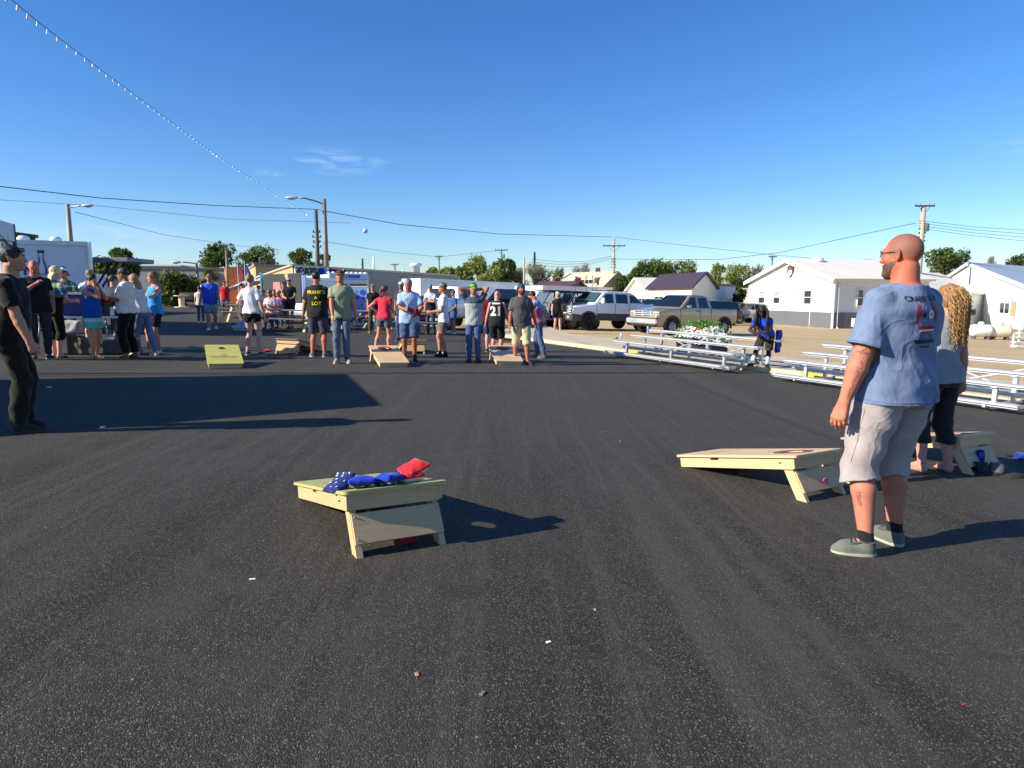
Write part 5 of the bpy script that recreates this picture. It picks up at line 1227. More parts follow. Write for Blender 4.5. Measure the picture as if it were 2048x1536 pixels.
# second white hall
Pa, Pb = D(1855, 600, 80), D(2052, 600, 50)
hall2, H2, L2 = building('big white metal hall with a ribbed gable wall at the right edge', (Pa.x, Pa.y), (Pb.x, Pb.y), 28, -2.4, 2.0, 2.35, siding((230, 229, 222), .3, 'ribbed_wall', True), siding((176, 182, 188), .5, 'grey_roof', True, .4), .35, 'y', trim=mat('white_trim', (236, 236, 232), .5), vdir=(.80, .60, 0), foundation=(mat('base_grey', (120, 120, 122), .8), -1.1))
o2_, u2_, v2_, LL2 = frame2((Pa.x, Pa.y), (Pb.x, Pb.y))
def hx2(px):
    b = min(range(1001), key=lambda i: abs(1024+FPX*((V((Pa.x, Pa.y, 0))+u2_*LL2*i/1000).x)/((V((Pa.x, Pa.y, 0))+u2_*LL2*i/1000).y*cp)-px)); return LL2*b/1000
window(hall2, H2, hx2(2002), hx2(2022), .0, .85, mull=(2, 1)); m = MB(); m.prism([(hx2(2024), -.15), (hx2(2034), -.15), (hx2(2034), .95), (hx2(2024), .95)], .03, lambda x, z, w: H2(x, -.04-w, z)); m.build('boarded_opening', mat('plywood_board', (176, 158, 128), .8), hall2)
m = MB(); m.tube([H2(hx2(1982), -.1, 2.0), H2(hx2(1981), -.1, -.3)], .06, 8); m.build('downpipe', mat('white_trim', (236, 236, 232), .5), hall2, True)
# small maroon-roofed white house
Pa, Pb = D(1316, 600, 70), D(1384, 600, 62); HB = siding((232, 226, 206), .2, 'cream_siding'); MAR = siding((76, 60, 66), .4, 'maroon_roof', True, .5)
hs, W3, L3 = building('white house with a long maroon metal roof behind the pickups', (D(1296, 600, 66).x, 66), (D(1383, 600, 58).x, 58), 7.1, -1.2, 2.05, 1.28, HB, MAR, .3, 'x', name='house', cat='house', vdir=(.545, .84, 0))
window(hs, W3, L3*.17, L3*.38, .55, 1.35, mull=(2, 1)); window(hs, W3, L3*.50, L3*.56, .5, 1.1, mull=(1, 1)); window(hs, W3, L3*.72, L3*.86, .4, 1.25, mull=(1, 1))
an, W4, L4 = building('flat white annex with a small window beside the maroon-roofed house', (D(1431, 600, 64.5).x, 64.5), (D(1470, 600, 69).x, 69), 8, -1.4, 2.3, 0, siding((214, 222, 230), .2, 'pale_blue_siding'), MAR, .2, name='house_annex', cat='building', vdir=(-.4, .9, 0))
window(an, W4, L4*.62, L4*.74, .55, 1.15, mull=(1, 1))
gh, W5, L5 = building('little cream gabled cottage left of the maroon-roofed house', (D(1250, 600, 74).x, 74), (D(1296, 600, 69).x, 69), 8, -1.2, 1.5, 1.6, HB, siding((228, 224, 212), .3, 'pale_roof', True), .3, 'y', name='house', cat='house')
window(gh, W5, L5*.6, L5*.9, .5, 1.1, mull=(2, 1))
# yellow house with the pale roof
yh, W6, L6 = building('yellow house with a pale hipped roof and a small brick chimney', (D(1112, 600, 95).x, 95), (D(1204, 600, 90).x, 90), 6.5, -1.5, 2.55, 1.9, mat('yellow_stucco', (214, 198, 150), .8), siding((196, 190, 168), .3, 'pale_shingle', False), .4, 'x', name='house', cat='house')
window(yh, W6, L6*.52, L6*.78, 2.9, 3.5, y=.25, mull=(3, 1)); m = MB(); m.box(W6(L6*.6, 3.4, 4.7), (.6, .5, .9), ch=.02); m.build('chimney', brick((120, 80, 66)), yh)
m = MB(); dm = MB(); dm.add([W6(L6*.50, .3, 2.7), W6(L6*.80, .3, 2.7), W6(L6*.80, 2.6, 3.9), W6(L6*.50, 2.6, 3.9), W6(L6*.50, .3, 3.7), W6(L6*.80, .3, 3.7)], [(0, 1, 5, 4), (4, 5, 2, 3), (0, 4, 3), (1, 2, 5)]); dm.build('dormer', mat('yellow_stucco', (214, 198, 150), .8), yh)
# low outbuildings behind the trailers
building('brown shed with a low purple roof between the long trailers', (D(1056, 600, 78).x, 78), (D(1125, 600, 76).x, 76), 8, -1.2, 1.9, 1.0, siding((120, 100, 92), .3), siding((96, 70, 78), .4, 'purple_roof', True), .4, 'x', name='shed', cat='shed')
building('brown board fence shed beside the pale pole', (D(1025, 600, 82).x, 82), (D(1056, 600, 82).x, 82), 6, -1.2, 1.9, 0, siding((124, 100, 90), .25, 'brown_boards', True), XARM, .1, name='shed', cat='shed')
building('tan block building in the gap left of the white hall', (D(1478, 600, 84).x, 84), (D(1500, 600, 82).x, 82), 8, -1.6, 2.1, 0, mat('tan_block', (176, 168, 146), .8), mat('tan_roof', (150, 142, 126), .8), .1)
# centre: tan wall, cafe block, long grey wall
TAN = brick((214, 168, 118)); GREYB = brick((140, 138, 134))
cz = g(-16, 42)
a0, a1, a2 = D(503, 600, 66), D(588, 600, 42), D(912, 600, 62)
m = MB(); root = empty('cafe_building', (a1.x, a1.y, 0), 0, 'long block building with sunlit tan end wall and grey side behind the food vans', 'building'); A0, A2 = a0-a1, a2-a1; A0.z = A2.z = 0
Z1, Z0, Z2 = D(588, 532, 42).z, D(503, 560, 66).z, D(912, 552, 62).z
m = MB(); m.add([(0, 0, -1), (A0.x, A0.y, -1), (A0.x, A0.y, Z0), (0, 0, Z1)], [(0, 1, 2, 3)]); m.build('end_wall', TAN, root)
m = MB(); m.add([(0, 0, -1), (A2.x, A2.y, -1), (A2.x, A2.y, Z2), (0, 0, Z1), (A0.x, A0.y, Z0), (A0.x+A2.x, A0.y+A2.y, Z0), (A0.x+A2.x, A0.y+A2.y, -1)], [(0, 1, 2, 3), (3, 2, 5, 4), (1, 6, 5, 2)]); m.build('side_wall', GREYB, root)
m = MB(); m.bar((-.1, -.1, Z1+.04), (A2.x, A2.y-.1, Z2+.04), .25, .12); m.bar((0, 0, Z1+.05), (A0.x, A0.y, Z0+.05), .25, .12); m.build('coping', mat('coping', (176, 168, 156), .7), root)
for px, h_ in ((832, .8), (748, 1.4), (806, .3)):
    q = D(px, 560, 60); mb = MB().lathe([(.35, 0), (.35, h_*.7), (.55, h_*.75), (.5, h_), (.1, h_*1.1)] if px == 832 else [(.07, 0), (.07, h_)], V((q.x-a1.x, q.y-a1.y, Z2+.2)), n=12); mb.build('roof_vent', mat('vent_white', (228, 228, 224), .4), root, True)
sg_ = MB(); so_ = V((0, -.12, 0)); ud = A2.normalized(); zt, zbm = Z1-.05, D(588, 556, 42).z; Ls = 2.3
nW = V((ud.y, -ud.x, 0)); sgn = MB(); sgn.bar(ud*.05+nW*.10+V((0, 0, (zt+zbm)/2)), ud*Ls+nW*.10+V((0, 0, (zt+zbm)/2)), .10, zt-zbm+.1); sp_ = sgn.build('sign_panel', mat('sign_grey', (226, 230, 232), .6), root)
kk = mat('sign_letter_black', (16, 16, 18), .5)
for w_, z_, sz_ in (('GRANDMAS', zt-.20, .42), ('CAFE', zbm+.36, .78)): text_on(w_, sz_, lambda u, v: ud*(Ls*.5+.03+u)+nW*.156+V((0, 0, z_+v)), kk, sp_, 'sign_lettering', bold=.03)
for i, (x_, c_) in enumerate(((2.45, (30, 84, 190)), (2.85, (210, 215, 225)), (3.25, (40, 60, 150)), (3.65, (200, 30, 40)), (4.05, (200, 30, 40)), (4.45, (225, 225, 230)), (4.8, (70, 50, 140)))):
    mb = MB(); q = ud*x_+nW*.25; mb.add([q+V((-.19, 0, zt)), q+V((.19, 0, zt)), q+V((.17, -.05, zt-.5)), q+V((0, -.08, zt-.56)), q+V((-.17, -.05, zt-.5))], [(0, 1, 2, 3, 4)]); o = mb.build('bunting_flag', cloth(c_, name='bunting'), None); o.location = (a1.x, a1.y, 0); tag(o, ['bright blue', 'white', 'navy', 'red', 'second red', 'second white', 'purple'][i]+' bunting flag above the white food van', 'flag', 'bunting flags over the vans')
# left of it: parapet, grey corrugated shed, brick end, dark theatre block
building('short tan brick parapet building left of the cafe wall', (D(497, 600, 70).x, 70), (D(514, 600, 60).x, 60), 6, 0, D(505, 536, 64).z, 0, TAN, mat('tan_roof', (150, 142, 126), .8), .1)
building('grey corrugated shed with a brick end in the middle distance', (D(454, 600, 66).x, 66), (D(498, 600, 74).x, 74), 10, 0, D(455, 539, 66).z, 0, siding((140, 142, 144), .45, 'corrugated', True), mat('dark_roof', (90, 90, 92), .7), .05)
building('narrow brick wall at the end of the corrugated shed', (D(440, 600, 68.5).x, 68.5), (D(454, 600, 65.5).x, 65.5), 1.5, 0, D(447, 538, 67).z, 0, brick((190, 128, 96)), mat('tan_roof', (150, 142, 126), .8), .03)
building('dark brown windowless block with a flat roof left of the corrugated shed', (D(366, 600, 76).x, 76), (D(441, 600, 90).x, 90), 14, 0, D(366, 533, 76).z, 0, siding((60, 54, 50), 1.2, 'dark_panel'), mat('pale_roof_edge', (200, 204, 206), .6), .1)
building('dark brown building with a flat overhanging roof behind the left trailer', (D(-120, 600, 30).x, 30), (D(82, 600, 37).x, 37), 10, 0, D(30, 462, 33).z, 0, brick((92, 66, 54)), mat('dark_eave', (70, 52, 44), .7), .3)
# ------------------------------------------------------------------ trailers
def boxtrailer(label, A, B_, depth, zb, zt, col=(220, 226, 232), vdir=None, name='trailer'):
    o, u, v, L = frame2(A, B_)
    if vdir is not None: v = V(vdir).normalized()
    root = empty(name, (o.x, o.y, zb), 0, label, 'trailer')
    def W(x, y, z): q = u*x+v*y; return V((q.x, q.y, z-zb))
    M3 = Matrix((u, v, V((0, 0, 1)))).transposed(); m = MB(); m.box(W(L/2, depth/2, (zb+zt)/2+.2), (L, depth, zt-zb-.4), M3, .05); m.build('body', mat('trailer_skin', col, .35, 0, var=.05, coat=.3), root)
    m = MB(); tr = mat('trailer_trim', (190, 194, 198), .35, .6)
    for z in (zt-.06, zb+.42): m.bar(W(-.02, -.02, z), W(L+.02, -.02, z), .06, .12); m.bar(W(L+.02, 0, z), W(L+.02, depth, z), .06, .12)
    for x in (0, L): m.bar(W(x, -.02, zb+.4), W(x, -.02, zt), .10, .06, up=(1, 0, 0))
    m.build('trim', tr, root)
    for k, x in enumerate((L*.55, L*.55+.95)):
        if L < 4: break
        w_ = MB(); w_.lathe([(.2, -.1), (.36, -.1), (.38, 0), (.36, .1), (.2, .1)], n=18); o_ = w_.build('wheel', RUB, root, True); o_.matrix_local = Matrix.Translation(W(x, .15, zb+.38)) @ M3.to_4x4() @ Matrix.Rotation(R(90), 4, 'X')
    return root, W, L
q1, q2 = D(842, 600, 44), D(1042, 600, 62)
tA, WA, LA = boxtrailer('long white trailer behind the players in the centre, its sunlit end to the left', (q1.x+.0, q1.y), (q2.x, q2.y), 2.5, g(q1.x, q1.y)-.3, D(866, 557, 45).z, vdir=(-.62, .78, 0))
q1, q2 = D(1086, 600, 52), D(1225, 600, 66)
tB, WB, LB = boxtrailer('white trailer with decals standing behind the parked buggies', (q1.x, q1.y), (q2.x, q2.y), 2.5, g(q1.x, q1.y)-.2, D(1090, 571, 52).z, col=(214, 222, 232), vdir=(-.85, .5, 0))
m = MB()
for (t, c) in ((.1, 0), (.2, 0)): m.prism([(-.0, 0), (.25, 0), (.25, .4), (0, .4)], .02, lambda x, z, w, t=t: WB(-.02-w, .6+x+t*4, 1.05+z-0))
m.build('decal', mat('decal_grey', (120, 120, 124), .6), tB)
# left white trailer with the bottle logo
q1, q2 = D(12, 600, 19.0), D(187, 600, 20.0); zb_ = g(q1.x, q1.y); zt_ = D(12, 478, 19.0).z
tC, WC, LC = boxtrailer('white trailer with a dark bottle logo standing behind the left crowd', (q1.x, q1.y), (q2.x, q2.y), 5.5, zb_, zt_, col=(206, 214, 226), vdir=(-.62, .78, 0))
lg = mat('logo_navy', (38, 52, 84), .5); lx, lz = LC*.43, D(90, 540, 19.4).z
m = MB(); bot = [(x*.8, z*.8) for x, z in [(-.14, -.16), (.14, -.16), (.15, .10), (.10, .26), (.075, .34), (.075, .56), (.10, .60), (.10, .68), (-.10, .68), (-.10, .60), (-.075, .56), (-.075, .34), (-.10, .26), (-.15, .10)]]; hol = [(x*.62, .02+(z-.02)*.86) for x, z in bot][::-1]
m.prism([(lx+x, lz+z) for x, z in bot], .006, lambda x, z, w: WC(x, -.012-w, z), [[(lx+x, lz+z) for x, z in hol]]); m.build('bottle_logo', lg, tC)
for w_, dx in (('N', -.30), ('V', .27), ('A', .50)): text_on(w_, .36, lambda u, v: WC(lx+dx+u, -.016, lz-.03+v), lg, tC, 'trailer_lettering', bold=.012)
for k in (0, 1): mb = MB().lathe([(.16, 0), (.16, .10), (.11, .16), (.02, .17)], WC(LC*(.22+.30*k)*1.25, .8, zt_), n=12); mb.build('roof_vent', mat('vent_white', (228, 228, 224), .4), tC, True)
# canopy frame and small trailer beyond it
c0 = D(192, 600, 22); root = empty('awning_stand', (c0.x, c0.y, g(c0.x, c0.y)), 0, 'grey flat awning on struts between the left trailer and the tree', 'awning'); zz = D(192, 520, 22).z-g(c0.x, c0.y)
m = MB(); m.box((.55, .6, zz), (1.35, 1.6, .14), ch=.02); m.build('awning_roof', mat('awning_grey', (110, 116, 124), .5), root)
m = MB()
for x in (0, .45, 1.0): m.bar((x, .0, 0), (x, 0, zz), .05, .05)
m.bar((0, 0, zz-.9), (.6, 0, zz-.05), .05, .05); m.bar((.2, 0, zz-.9), (.8, 0, zz-.05), .05, .05); m.build('strut', XARM, root)
q1, q2 = D(196, 600, 24), D(262, 600, 26); boxtrailer('low pale blue box trailer seen past the boy in blue', (q1.x, q1.y), (q2.x, q2.y), 2, g(q1.x, q1.y), D(200, 548, 24).z, col=(190, 202, 220), vdir=(-.4, .9, 0))
# ------------------------------------------------------------------ food vans
p = D(698, 600, 32.5); p.z = g(p.x, p.y); van = empty('ice_cream_van', p, R(30), 'white step van with ice cream lettering over its wide windscreen', 'van', None, False, .90)
VW = mat('van_white', (228, 230, 230), .35, coat=.4, var=.04)
Fv = Field(.05); Fv.rbox((0, 2.6, 1.45), (2.25, 5.2, 2.2), .14, M=None); Fv.rbox((0, .1, .85), (2.15, .9, 1.0), .12, .1)
for s in (-1, 1):
    for y in (.55, 4.3): Fv.rcone((s*.8, y, .42), (s*1.4, y, .42), .48, .48, .02, 's')
Fv.build('body', VW, van)
# windscreen panes, grille, lamps
for s in (-1, 1):
    m = MB(); m.prism(rrect(min(s*.08, s*1.0), 1.35, max(s*.08, s*1.0), 2.05, .06), .02, lambda x, z, w: V((x, -.005-w, z))); m.build('windscreen', glass('windscreen_glass', (10, 18, 24)), van)
    MB().lathe([(.02, -.05), (.11, -.04), (.12, 0)], (s*.75, -.36, .95), 'Y', 14).build('headlight', mat('lens_clear', (200, 205, 210), .1), van, True)
    m = MB(); m.box((s*1.32, .1, 1.75), (.10, .14, .30), ch=.02); m.bar((s*1.1, .15, 1.85), (s*1.32, .1, 1.85), .03, .03); m.build('mirror', mat('mirror_blue', (120, 150, 190), .2, .5), van)
    for y in (.55, 4.3): w_ = MB().lathe([(.1, -.12), (.24, -.12), (.36, -.1), (.40, 0), (.36, .1), (.1, .12)], (s*.98, y, .40), 'X', 18); w_.build('wheel', RUB, van, True)
m = MB(); m.box((0, -.40, .50), (2.2, .12, .2), ch=.03); m.build('bumper', mat('bumper_grey', (150, 152, 150), .4, .5), van)
m = MB()
for k in range(4): m.box((0, -.365, .72+.075*k), (.9, .03, .035))
m.build('grille', mat('grille_black', (20, 20, 22), .5), van)
m = MB(); m.box((0, -.02, 2.42), (2.1, .12, .34), ch=.04); hb = m.build('header_board', mat('van_header', (206, 214, 224), .4), van)
text_on('ICE CREAM', .24, lambda u, v: V((u, -.095, 2.42+v)), mat('van_letter_blue', (36, 70, 190), .5), hb, 'van_lettering', bold=.012)
text_on('TREATS', .26, lambda u, v: V((-1.14, 1.5-u, 2.3+v)), mat('van_letter_red', (200, 40, 60), .5), van, 'van_lettering', bold=.008)
m = MB(); m.prism([(-.75, 1.35), (.2, 1.35), (.2, 2.05), (-.75, 2.05)], .02, lambda u, z, w: V((-1.13-w, 1.6-u, z))); m.build('serving_hatch', glass('hatch_dark', (22, 26, 30)), van)
m = MB()
for k in range(9): m.sphere((-1.0+.25*k, .1+.02*k, 2.62), (.10, .2, .05), 8, 5)
m.build('roof_trim', VW, van, True)
p = G(714, 652); fs = empty('menu_board', p+V((0, .3, 0)), R(4), 'blue ice cream menu board on a stand in front of the white van', 'sign')
m = MB(); m.box((0, 0, 1.0), (.86, .06, 1.35), ch=.02); bd = m.build('board_panel', mat('menu_blue', (150, 172, 216), .4, var=.1, scale=3), fs)
m = MB(); m.bar((-.44, 0, .3), (-.44, 0, 1.72), .05, .08, up=(1, 0, 0)); m.bar((.44, 0, .3), (.44, 0, 1.72), .05, .08, up=(1, 0, 0)); m.bar((-.44, 0, 1.7), (.44, 0, 1.7), .08, .05); m.bar((-.44, 0, .32), (.44, 0, .32), .08, .05); m.build('board_frame', mat('frame_white', (225, 228, 232), .4), bd)
rnd = random.Random(4)
for i, (x, z, r_, c_) in enumerate(((.22, 1.45, .12, (40, 90, 210)), (.0, 1.22, .10, (150, 70, 160)), (.24, 1.2, .08, (50, 90, 210)), (-.24, 1.4, .09, (150, 100, 200)), (.25, .6, .12, (40, 100, 215)), (-.2, .85, .10, (80, 120, 220)), (.2, .88, .05, (200, 60, 90)), (-.05, 1.5, .06, (80, 170, 120)))):
    m = MB(); m.lathe([(r_, -.035), (r_, -.04)], (x, 0, z), 'Y', 16); m.build('picture', mat('menu_picture', c_, .5), bd)
m = MB()
for k in range(5): m.box((-.02, -.034, 1.05-.1*k), (.5-.04*(k % 3), .006, .02))
m.build('menu_text', mat('menu_text', (60, 80, 160), .5), bd)
m = MB(); m.box((0, 0, .06), (1.0, .7, .1), ch=.02); m.bar((.2, 0, .1), (.2, 0, .35), .06, .06); m.bar((-.2, 0, .1), (-.2, 0, .35), .06, .06); m.build('stand', mat('stand_grey', (190, 194, 196), .5), fs)
# concession trailer with open side
p0_, p1_ = D(527, 600, 31), D(612, 600, 28.5); cz_ = g(p0_.x, p0_.y); ct, WT, LT = boxtrailer('open-sided white concession trailer with a teal corner post', (p0_.x, p0_.y), (p1_.x, p1_.y), 2.4, cz_, D(570, 556, 30).z, vdir=(.35, .93, 0))
m = MB(); m.prism([(.12, cz_+.9), (LT*.57, cz_+.9), (LT*.57, cz_+2.1), (.12, cz_+2.1)], .02, lambda x, z, w: WT(x, -.07-w, z)); m.build('screened_opening', mat('dark_interior', (46, 50, 50), .8), ct); m = MB(); m.prism([(LT*.64, cz_+.9), (LT*.93, cz_+.9), (LT*.93, cz_+2.1), (LT*.64, cz_+2.1)], .02, lambda x, z, w: WT(x, -.07-w, z)); m.build('service_window', mat('dark_interior', (46, 50, 50), .8), ct)
m = MB(); m.bar(WT(.0, -.09, cz_+.4), WT(0, -.09, cz_+2.2), .14, .06, up=(1, 0, 0)); m.build('teal_post', mat('teal_paint', (70, 180, 200), .5), ct)
m = MB(); m.prism([(LT*.30, cz_+1.15), (LT*.47, cz_+1.15), (LT*.47, cz_+1.75), (LT*.30, cz_+1.75)], .01, lambda x, z, w: WT(x, -.10-w, z)); sgp = m.build('red_sign', mat('sign_red_white', (205, 120, 120), .6, var=.5, scale=9), ct)
m = MB(); m.box((0, 0, 0), (.18, .06, 1.5), ch=.02); o = m.build('open_door', mat('door_blue', (150, 180, 220), .4), ct); o.location = WT(LT+.08, -.15, cz_+1.25)
# umbrella
p = PD(492, 37); u0 = empty('patio_umbrella', p, 0, 'tilted grey patio umbrella above the man in the red shirt', 'umbrella'); MB().tube([(0, 0, 0), (0, 0, 1.85)], .025, 8).build('mast', ALU, u0, True)
m = MB(); n = 8; ap = V((.2, 0, 1.98))
m.v = [ap]+[V((1.1*math.cos(2*math.pi*k/n), 1.1*math.sin(2*math.pi*k/n), 1.62+.3*math.cos(2*math.pi*k/n))) for k in range(n)]; m.f = [(0, 1+k, 1+(k+1) % n) for k in range(n)]; m.m = [0]*n; o = m.build('canopy', cloth((190, 194, 200), name='umbrella_cloth'), u0); o.modifiers.new('t', 'SOLIDIFY').thickness = .01
for px, c_ in ((478, (170, 60, 90)), (492, (60, 80, 170))):
    p = PD(px, 36); f0 = empty('flag', p, 0, ('red' if px == 478 else 'blue')+' thin pole flag in front of the corrugated shed', 'flag', 'small flags by the picnic tables'); MB().tube([(0, 0, 0), (0, 0, 2.9)], .02, 6).build('flag_pole', ALU, f0); m = MB(); m.add([(0, 0, 2.85), (.28, .05, 2.3), (.3, 0, 2.05), (0, 0, 2.2)], [(0, 1, 2, 3)]); m.build('flag_cloth', cloth(c_, name='flag_cloth'), f0)
# ------------------------------------------------------------------ tables
BLK = mat('table_metal', (36, 36, 40), .6); TOPD = mat('table_top', (120, 112, 104), .6)
def picnic(label, px, py, rot, L=1.9):
    r = empty('picnic_table', PD(px, py), rot, label, 'picnic table', 'picnic tables by the food vans', True)
    m = MB()
    for k in range(5): m.box((0, -.3+.15*k, .74), (L, .14, .04), ch=.005)
    m.build('table_top', TOPD, r)
    for s in (-1, 1):
        m = MB(); m.box((0, s*.66, .45), (L, .13, .04), ch=.005); m.box((0, s*.80, .45), (L, .13, .04), ch=.005); m.build('bench', TOPD, r)
        for q in (-1, 1): m = MB(); m.bar((s*L*.42, q*.14, .72), (s*L*.42, q*.62, 0), .09, .05, ch=.005); m.build('leg', wood((226, 206, 160), 'pale_leg', 2, .85), r)
        m = MB(); m.bar((s*L*.42+.04, -.8, .41), (s*L*.42+.04, .8, .41), .05, .08); m.build('cross_rail', BLK, r)
    return r
picnic('picnic table with the standing man in black in front of it', 565, 24.6, R(-4), 2.3); picnic('picnic table left of the woman in black shorts', 466, 34, R(8)); picnic('picnic table half hidden by the man with black lettering on his shirt', 652, 27, R(2), 1.8); picnic('picnic table behind the man with crossed arms', 836, 25.5, R(5)); picnic('picnic table between the menu board and the man in dark camouflage', 742, 27.5, R(80), 1.6); picnic('distant picnic table under the tilted umbrella', 503, 30, R(-6), 2.0)
# cable reel table and towed smoker at the left
p = G(364, 615); m = MB(); m.lathe([(.5, 0), (.5, .06), (.2, .08), (.2, .78), (.5, .80), (.5, .86)], n=22); o = m.build('cable_reel', wood((214, 204, 170), 'reel_wood', 2, .85), None); o.location = p; tag(o, 'pale wooden cable reel used as a table beside the black smoker', 'cable reel')
p = G(386, 614); sm = empty('smoker_trailer', p, R(0), 'black barrel smoker on wheels behind the cable reel', 'smoker'); MB().lathe([(.05, -.85), (.36, -.84), (.38, -.8), (.38, .8), (.36, .84), (.05, .85)], (0, 0, .72), 'X', 20).build('barrel', BLK, sm, True)
m = MB()
for k in range(6): m.bar((-.35+.1*k, -.39, .55), (-.35+.1*k, -.39, .95), .02, .03, up=(1, 0, 0))
m.box((0, 0, .34), (1.8, .5, .06)); m.build('rack', mat('rack_steel', (120, 120, 120), .4, .7), sm)
for s in (-1, 1): MB().lathe([(.05, -.08), (.2, -.08), (.24, 0), (.2, .08)], (s*.65, -.2, .24), 'Y', 16).build('wheel', RUB, sm, True)
# ------------------------------------------------------------------ folding table and its load, left
tl, tr_ = G(66, 708), G(252, 702); td = (tr_-tl); LT_ = td.length; ty = math.atan2(td.y, td.x); tc = (tl+tr_)/2; tc.z = g(tc.x, tc.y)
ft_ = empty('folding_table', tc, ty, 'long white folding table loaded with a blue cooler and boxes', 'table', None, True)
m = MB(); m.box((0, .38, .735), (LT_, .76, .045), ch=.01); m.build('table_top', mat('white_plastic', (216, 218, 220), .4), ft_)
for s in (-1, 1):
    for q in (.08, .68):
        m = MB(); m.tube([(s*LT_*.40, q, .72), (s*LT_*.44, q, 0)], .016, 8); m.build('leg', mat('leg_grey', (110, 112, 116), .4, .5), ft_, True)
    m = MB(); m.tube([(s*LT_*.425, .08, .25), (s*LT_*.425, .68, .25)], .012, 6); m.bar((s*LT_*.22, .38, .68), (s*LT_*.41, .38, .4), .02, .02); m.build('brace', mat('leg_grey', (110, 112, 116), .4, .5), ft_)
Mt = ft_.matrix_world
def ontab(name, label, cat, x, y, z, d, col, rot=0, lid=None, ch=.012, **kw):
    m = MB(); m.box((0, 0, d[2]/2), d, ch=ch); o = m.build(name, mat(name+'_skin', col, .5, **kw), None); o.matrix_world = Mt @ Matrix.Translation((x, y, z)) @ rz(rot)
    if lid: l = MB().box((0, 0, d[2]+.02), (d[0]+.02, d[1]+.02, .04), ch=.01).build('lid', mat(name+'_lid', lid, .4), o)
    tag(o, label, cat); return o
ontab('cooler', 'big dark blue cooler with a pale lid on the folding table', 'cooler', .05, .35, .76, (.78, .42, .44), (24, 40, 110), 4, (206, 212, 222), .03)
ontab('storage_box', 'small black box standing on the folding table behind the boy', 'box', .58, .3, .76, (.2, .22, .26), (24, 24, 28), 6)
ontab('cardboard_box', 'white carton with blue print at the right end of the folding table', 'box', LT_*.5-.25, .35, .76, (.26, .3, .2), (206, 208, 220), -8, var=.3)
ontab('paper_stack', 'stack of white cups and papers next to the black box', 'papers', .80, .5, .76, (.16, .2, .34), (212, 214, 222), 10, var=.3)
ontab('pizza_box', 'flat pale box lying near the blonde woman on the table', 'box', -.75, .3, .76, (.4, .35, .08), (190, 180, 170), 3)
p = G(135, 712); F = Field(.012); F.rbox((0, 0, .17), (.36, .24, .34), .06); F.ell((0, 0, .33), (.15, .08, .06), .05); F.fn('n', folds(.012, 18)); o = F.build('shopping_bag', cloth((96, 84, 72), name='bag_paper')); o.location = p+V((0, .35, 0)); tag(o, 'brown slumped shopping bag standing under the folding table', 'bag')
F = Field(.012); F.rbox((0, 0, .14), (.34, .24, .26), .07); F.fn('n', folds(.012, 18, 2)); o = F.build('plastic_bag', cloth((160, 162, 160), name='bag_plastic')); o.location = p+V((-.02, .30, .42)); tag(o, 'pale grey plastic bag hanging at the edge of the folding table', 'bag')
for i, (px, c_, h_) in enumerate(((208, (60, 64, 72), .3), (232, (76, 80, 90), .34), (98, (70, 66, 70), .45))):
    o = MB().box((0, 0, h_/2), (.42, .32, h_), ch=.03).build('storage_tub', mat('tub', c_, .5), None); o.location = G(px, 712)+V((0, .45, 0)); tag(o, ['dark grey tub under the table behind the boy in blue', 'grey tub under the table behind the woman in white', 'dark box under the left end of the folding table'][i], 'storage tub')
# canopy tent whose roof throws the long shadow
TA, TB = V((-7.45, 10.42)), V((-6.27, 7.15)); tu = V((-.88, -.47)).normalized()*6.0
zc = 2.50; corners = [TA.to_3d(), TB.to_3d(), (TB+V((-.76, -.65))*6).to_3d(), (TA+V((-.90, -.43))*6).to_3d()]; tr0 = empty('canopy_tent', (TA.x, TA.y, g(TA.x, TA.y)), 0, 'white pop-up canopy tent at the left edge of the picture', 'tent')
g0 = g(TA.x, TA.y)
def tq(p, z): return V((p.x-TA.x, p.y-TA.y, z-g0 if z > .5 else z))
m = MB(); mid_ = (TA+TB+TA+tu+TB+tu)/4; r1_, r2_ = (TA+TB)/2+tu*.25, (TA+TB)/2+tu*.75; C = [tq(c, zc) for c in corners]; P1, P2 = tq(r1_.to_3d(), zc+.62), tq(r2_.to_3d(), zc+.62)
m.add(C+[P1, P2], [(0, 1, 4), (1, 2, 5, 4), (2, 3, 5), (3, 0, 4, 5)]); 
for a, b in ((0, 1), (1, 2), (2, 3), (3, 0)): m.add([C[a], C[b], C[b]-V((0, 0, .26)), C[a]-V((0, 0, .26))], [(0, 1, 2, 3)])
cn = m.build('canopy', cloth((222, 224, 232), name='tent_fabric', fold=.15), tr0); cn.modifiers.new('t', 'SOLIDIFY').thickness = .01
for c in corners:
    if c == corners[1]: pass
    m = MB(); b_ = tq(c, 0); b_.z = g(c.x, c.y)-g0; m.bar(b_, tq(c, zc), .035, .035, up=(1, 0, 0)); m.box(b_+V((0, 0, .01)), (.1, .1, .02)); m.build('tent_leg', mat('tent_leg_dark', (40, 42, 50), .5, .4), tr0)
m = MB()
for a, b in ((0, 1), (0, 3)):
    for k in range(4):
        s0, s1 = C[a].lerp(C[b], k/4), C[a].lerp(C[b], (k+1)/4); m.bar(s0-V((0, 0, .12 if k % 2 else .42)), s1-V((0, 0, .42 if k % 2 else .12)), .02, .02)
m.build('truss', mat('tent_leg_dark', (40, 42, 50), .5, .4), tr0)
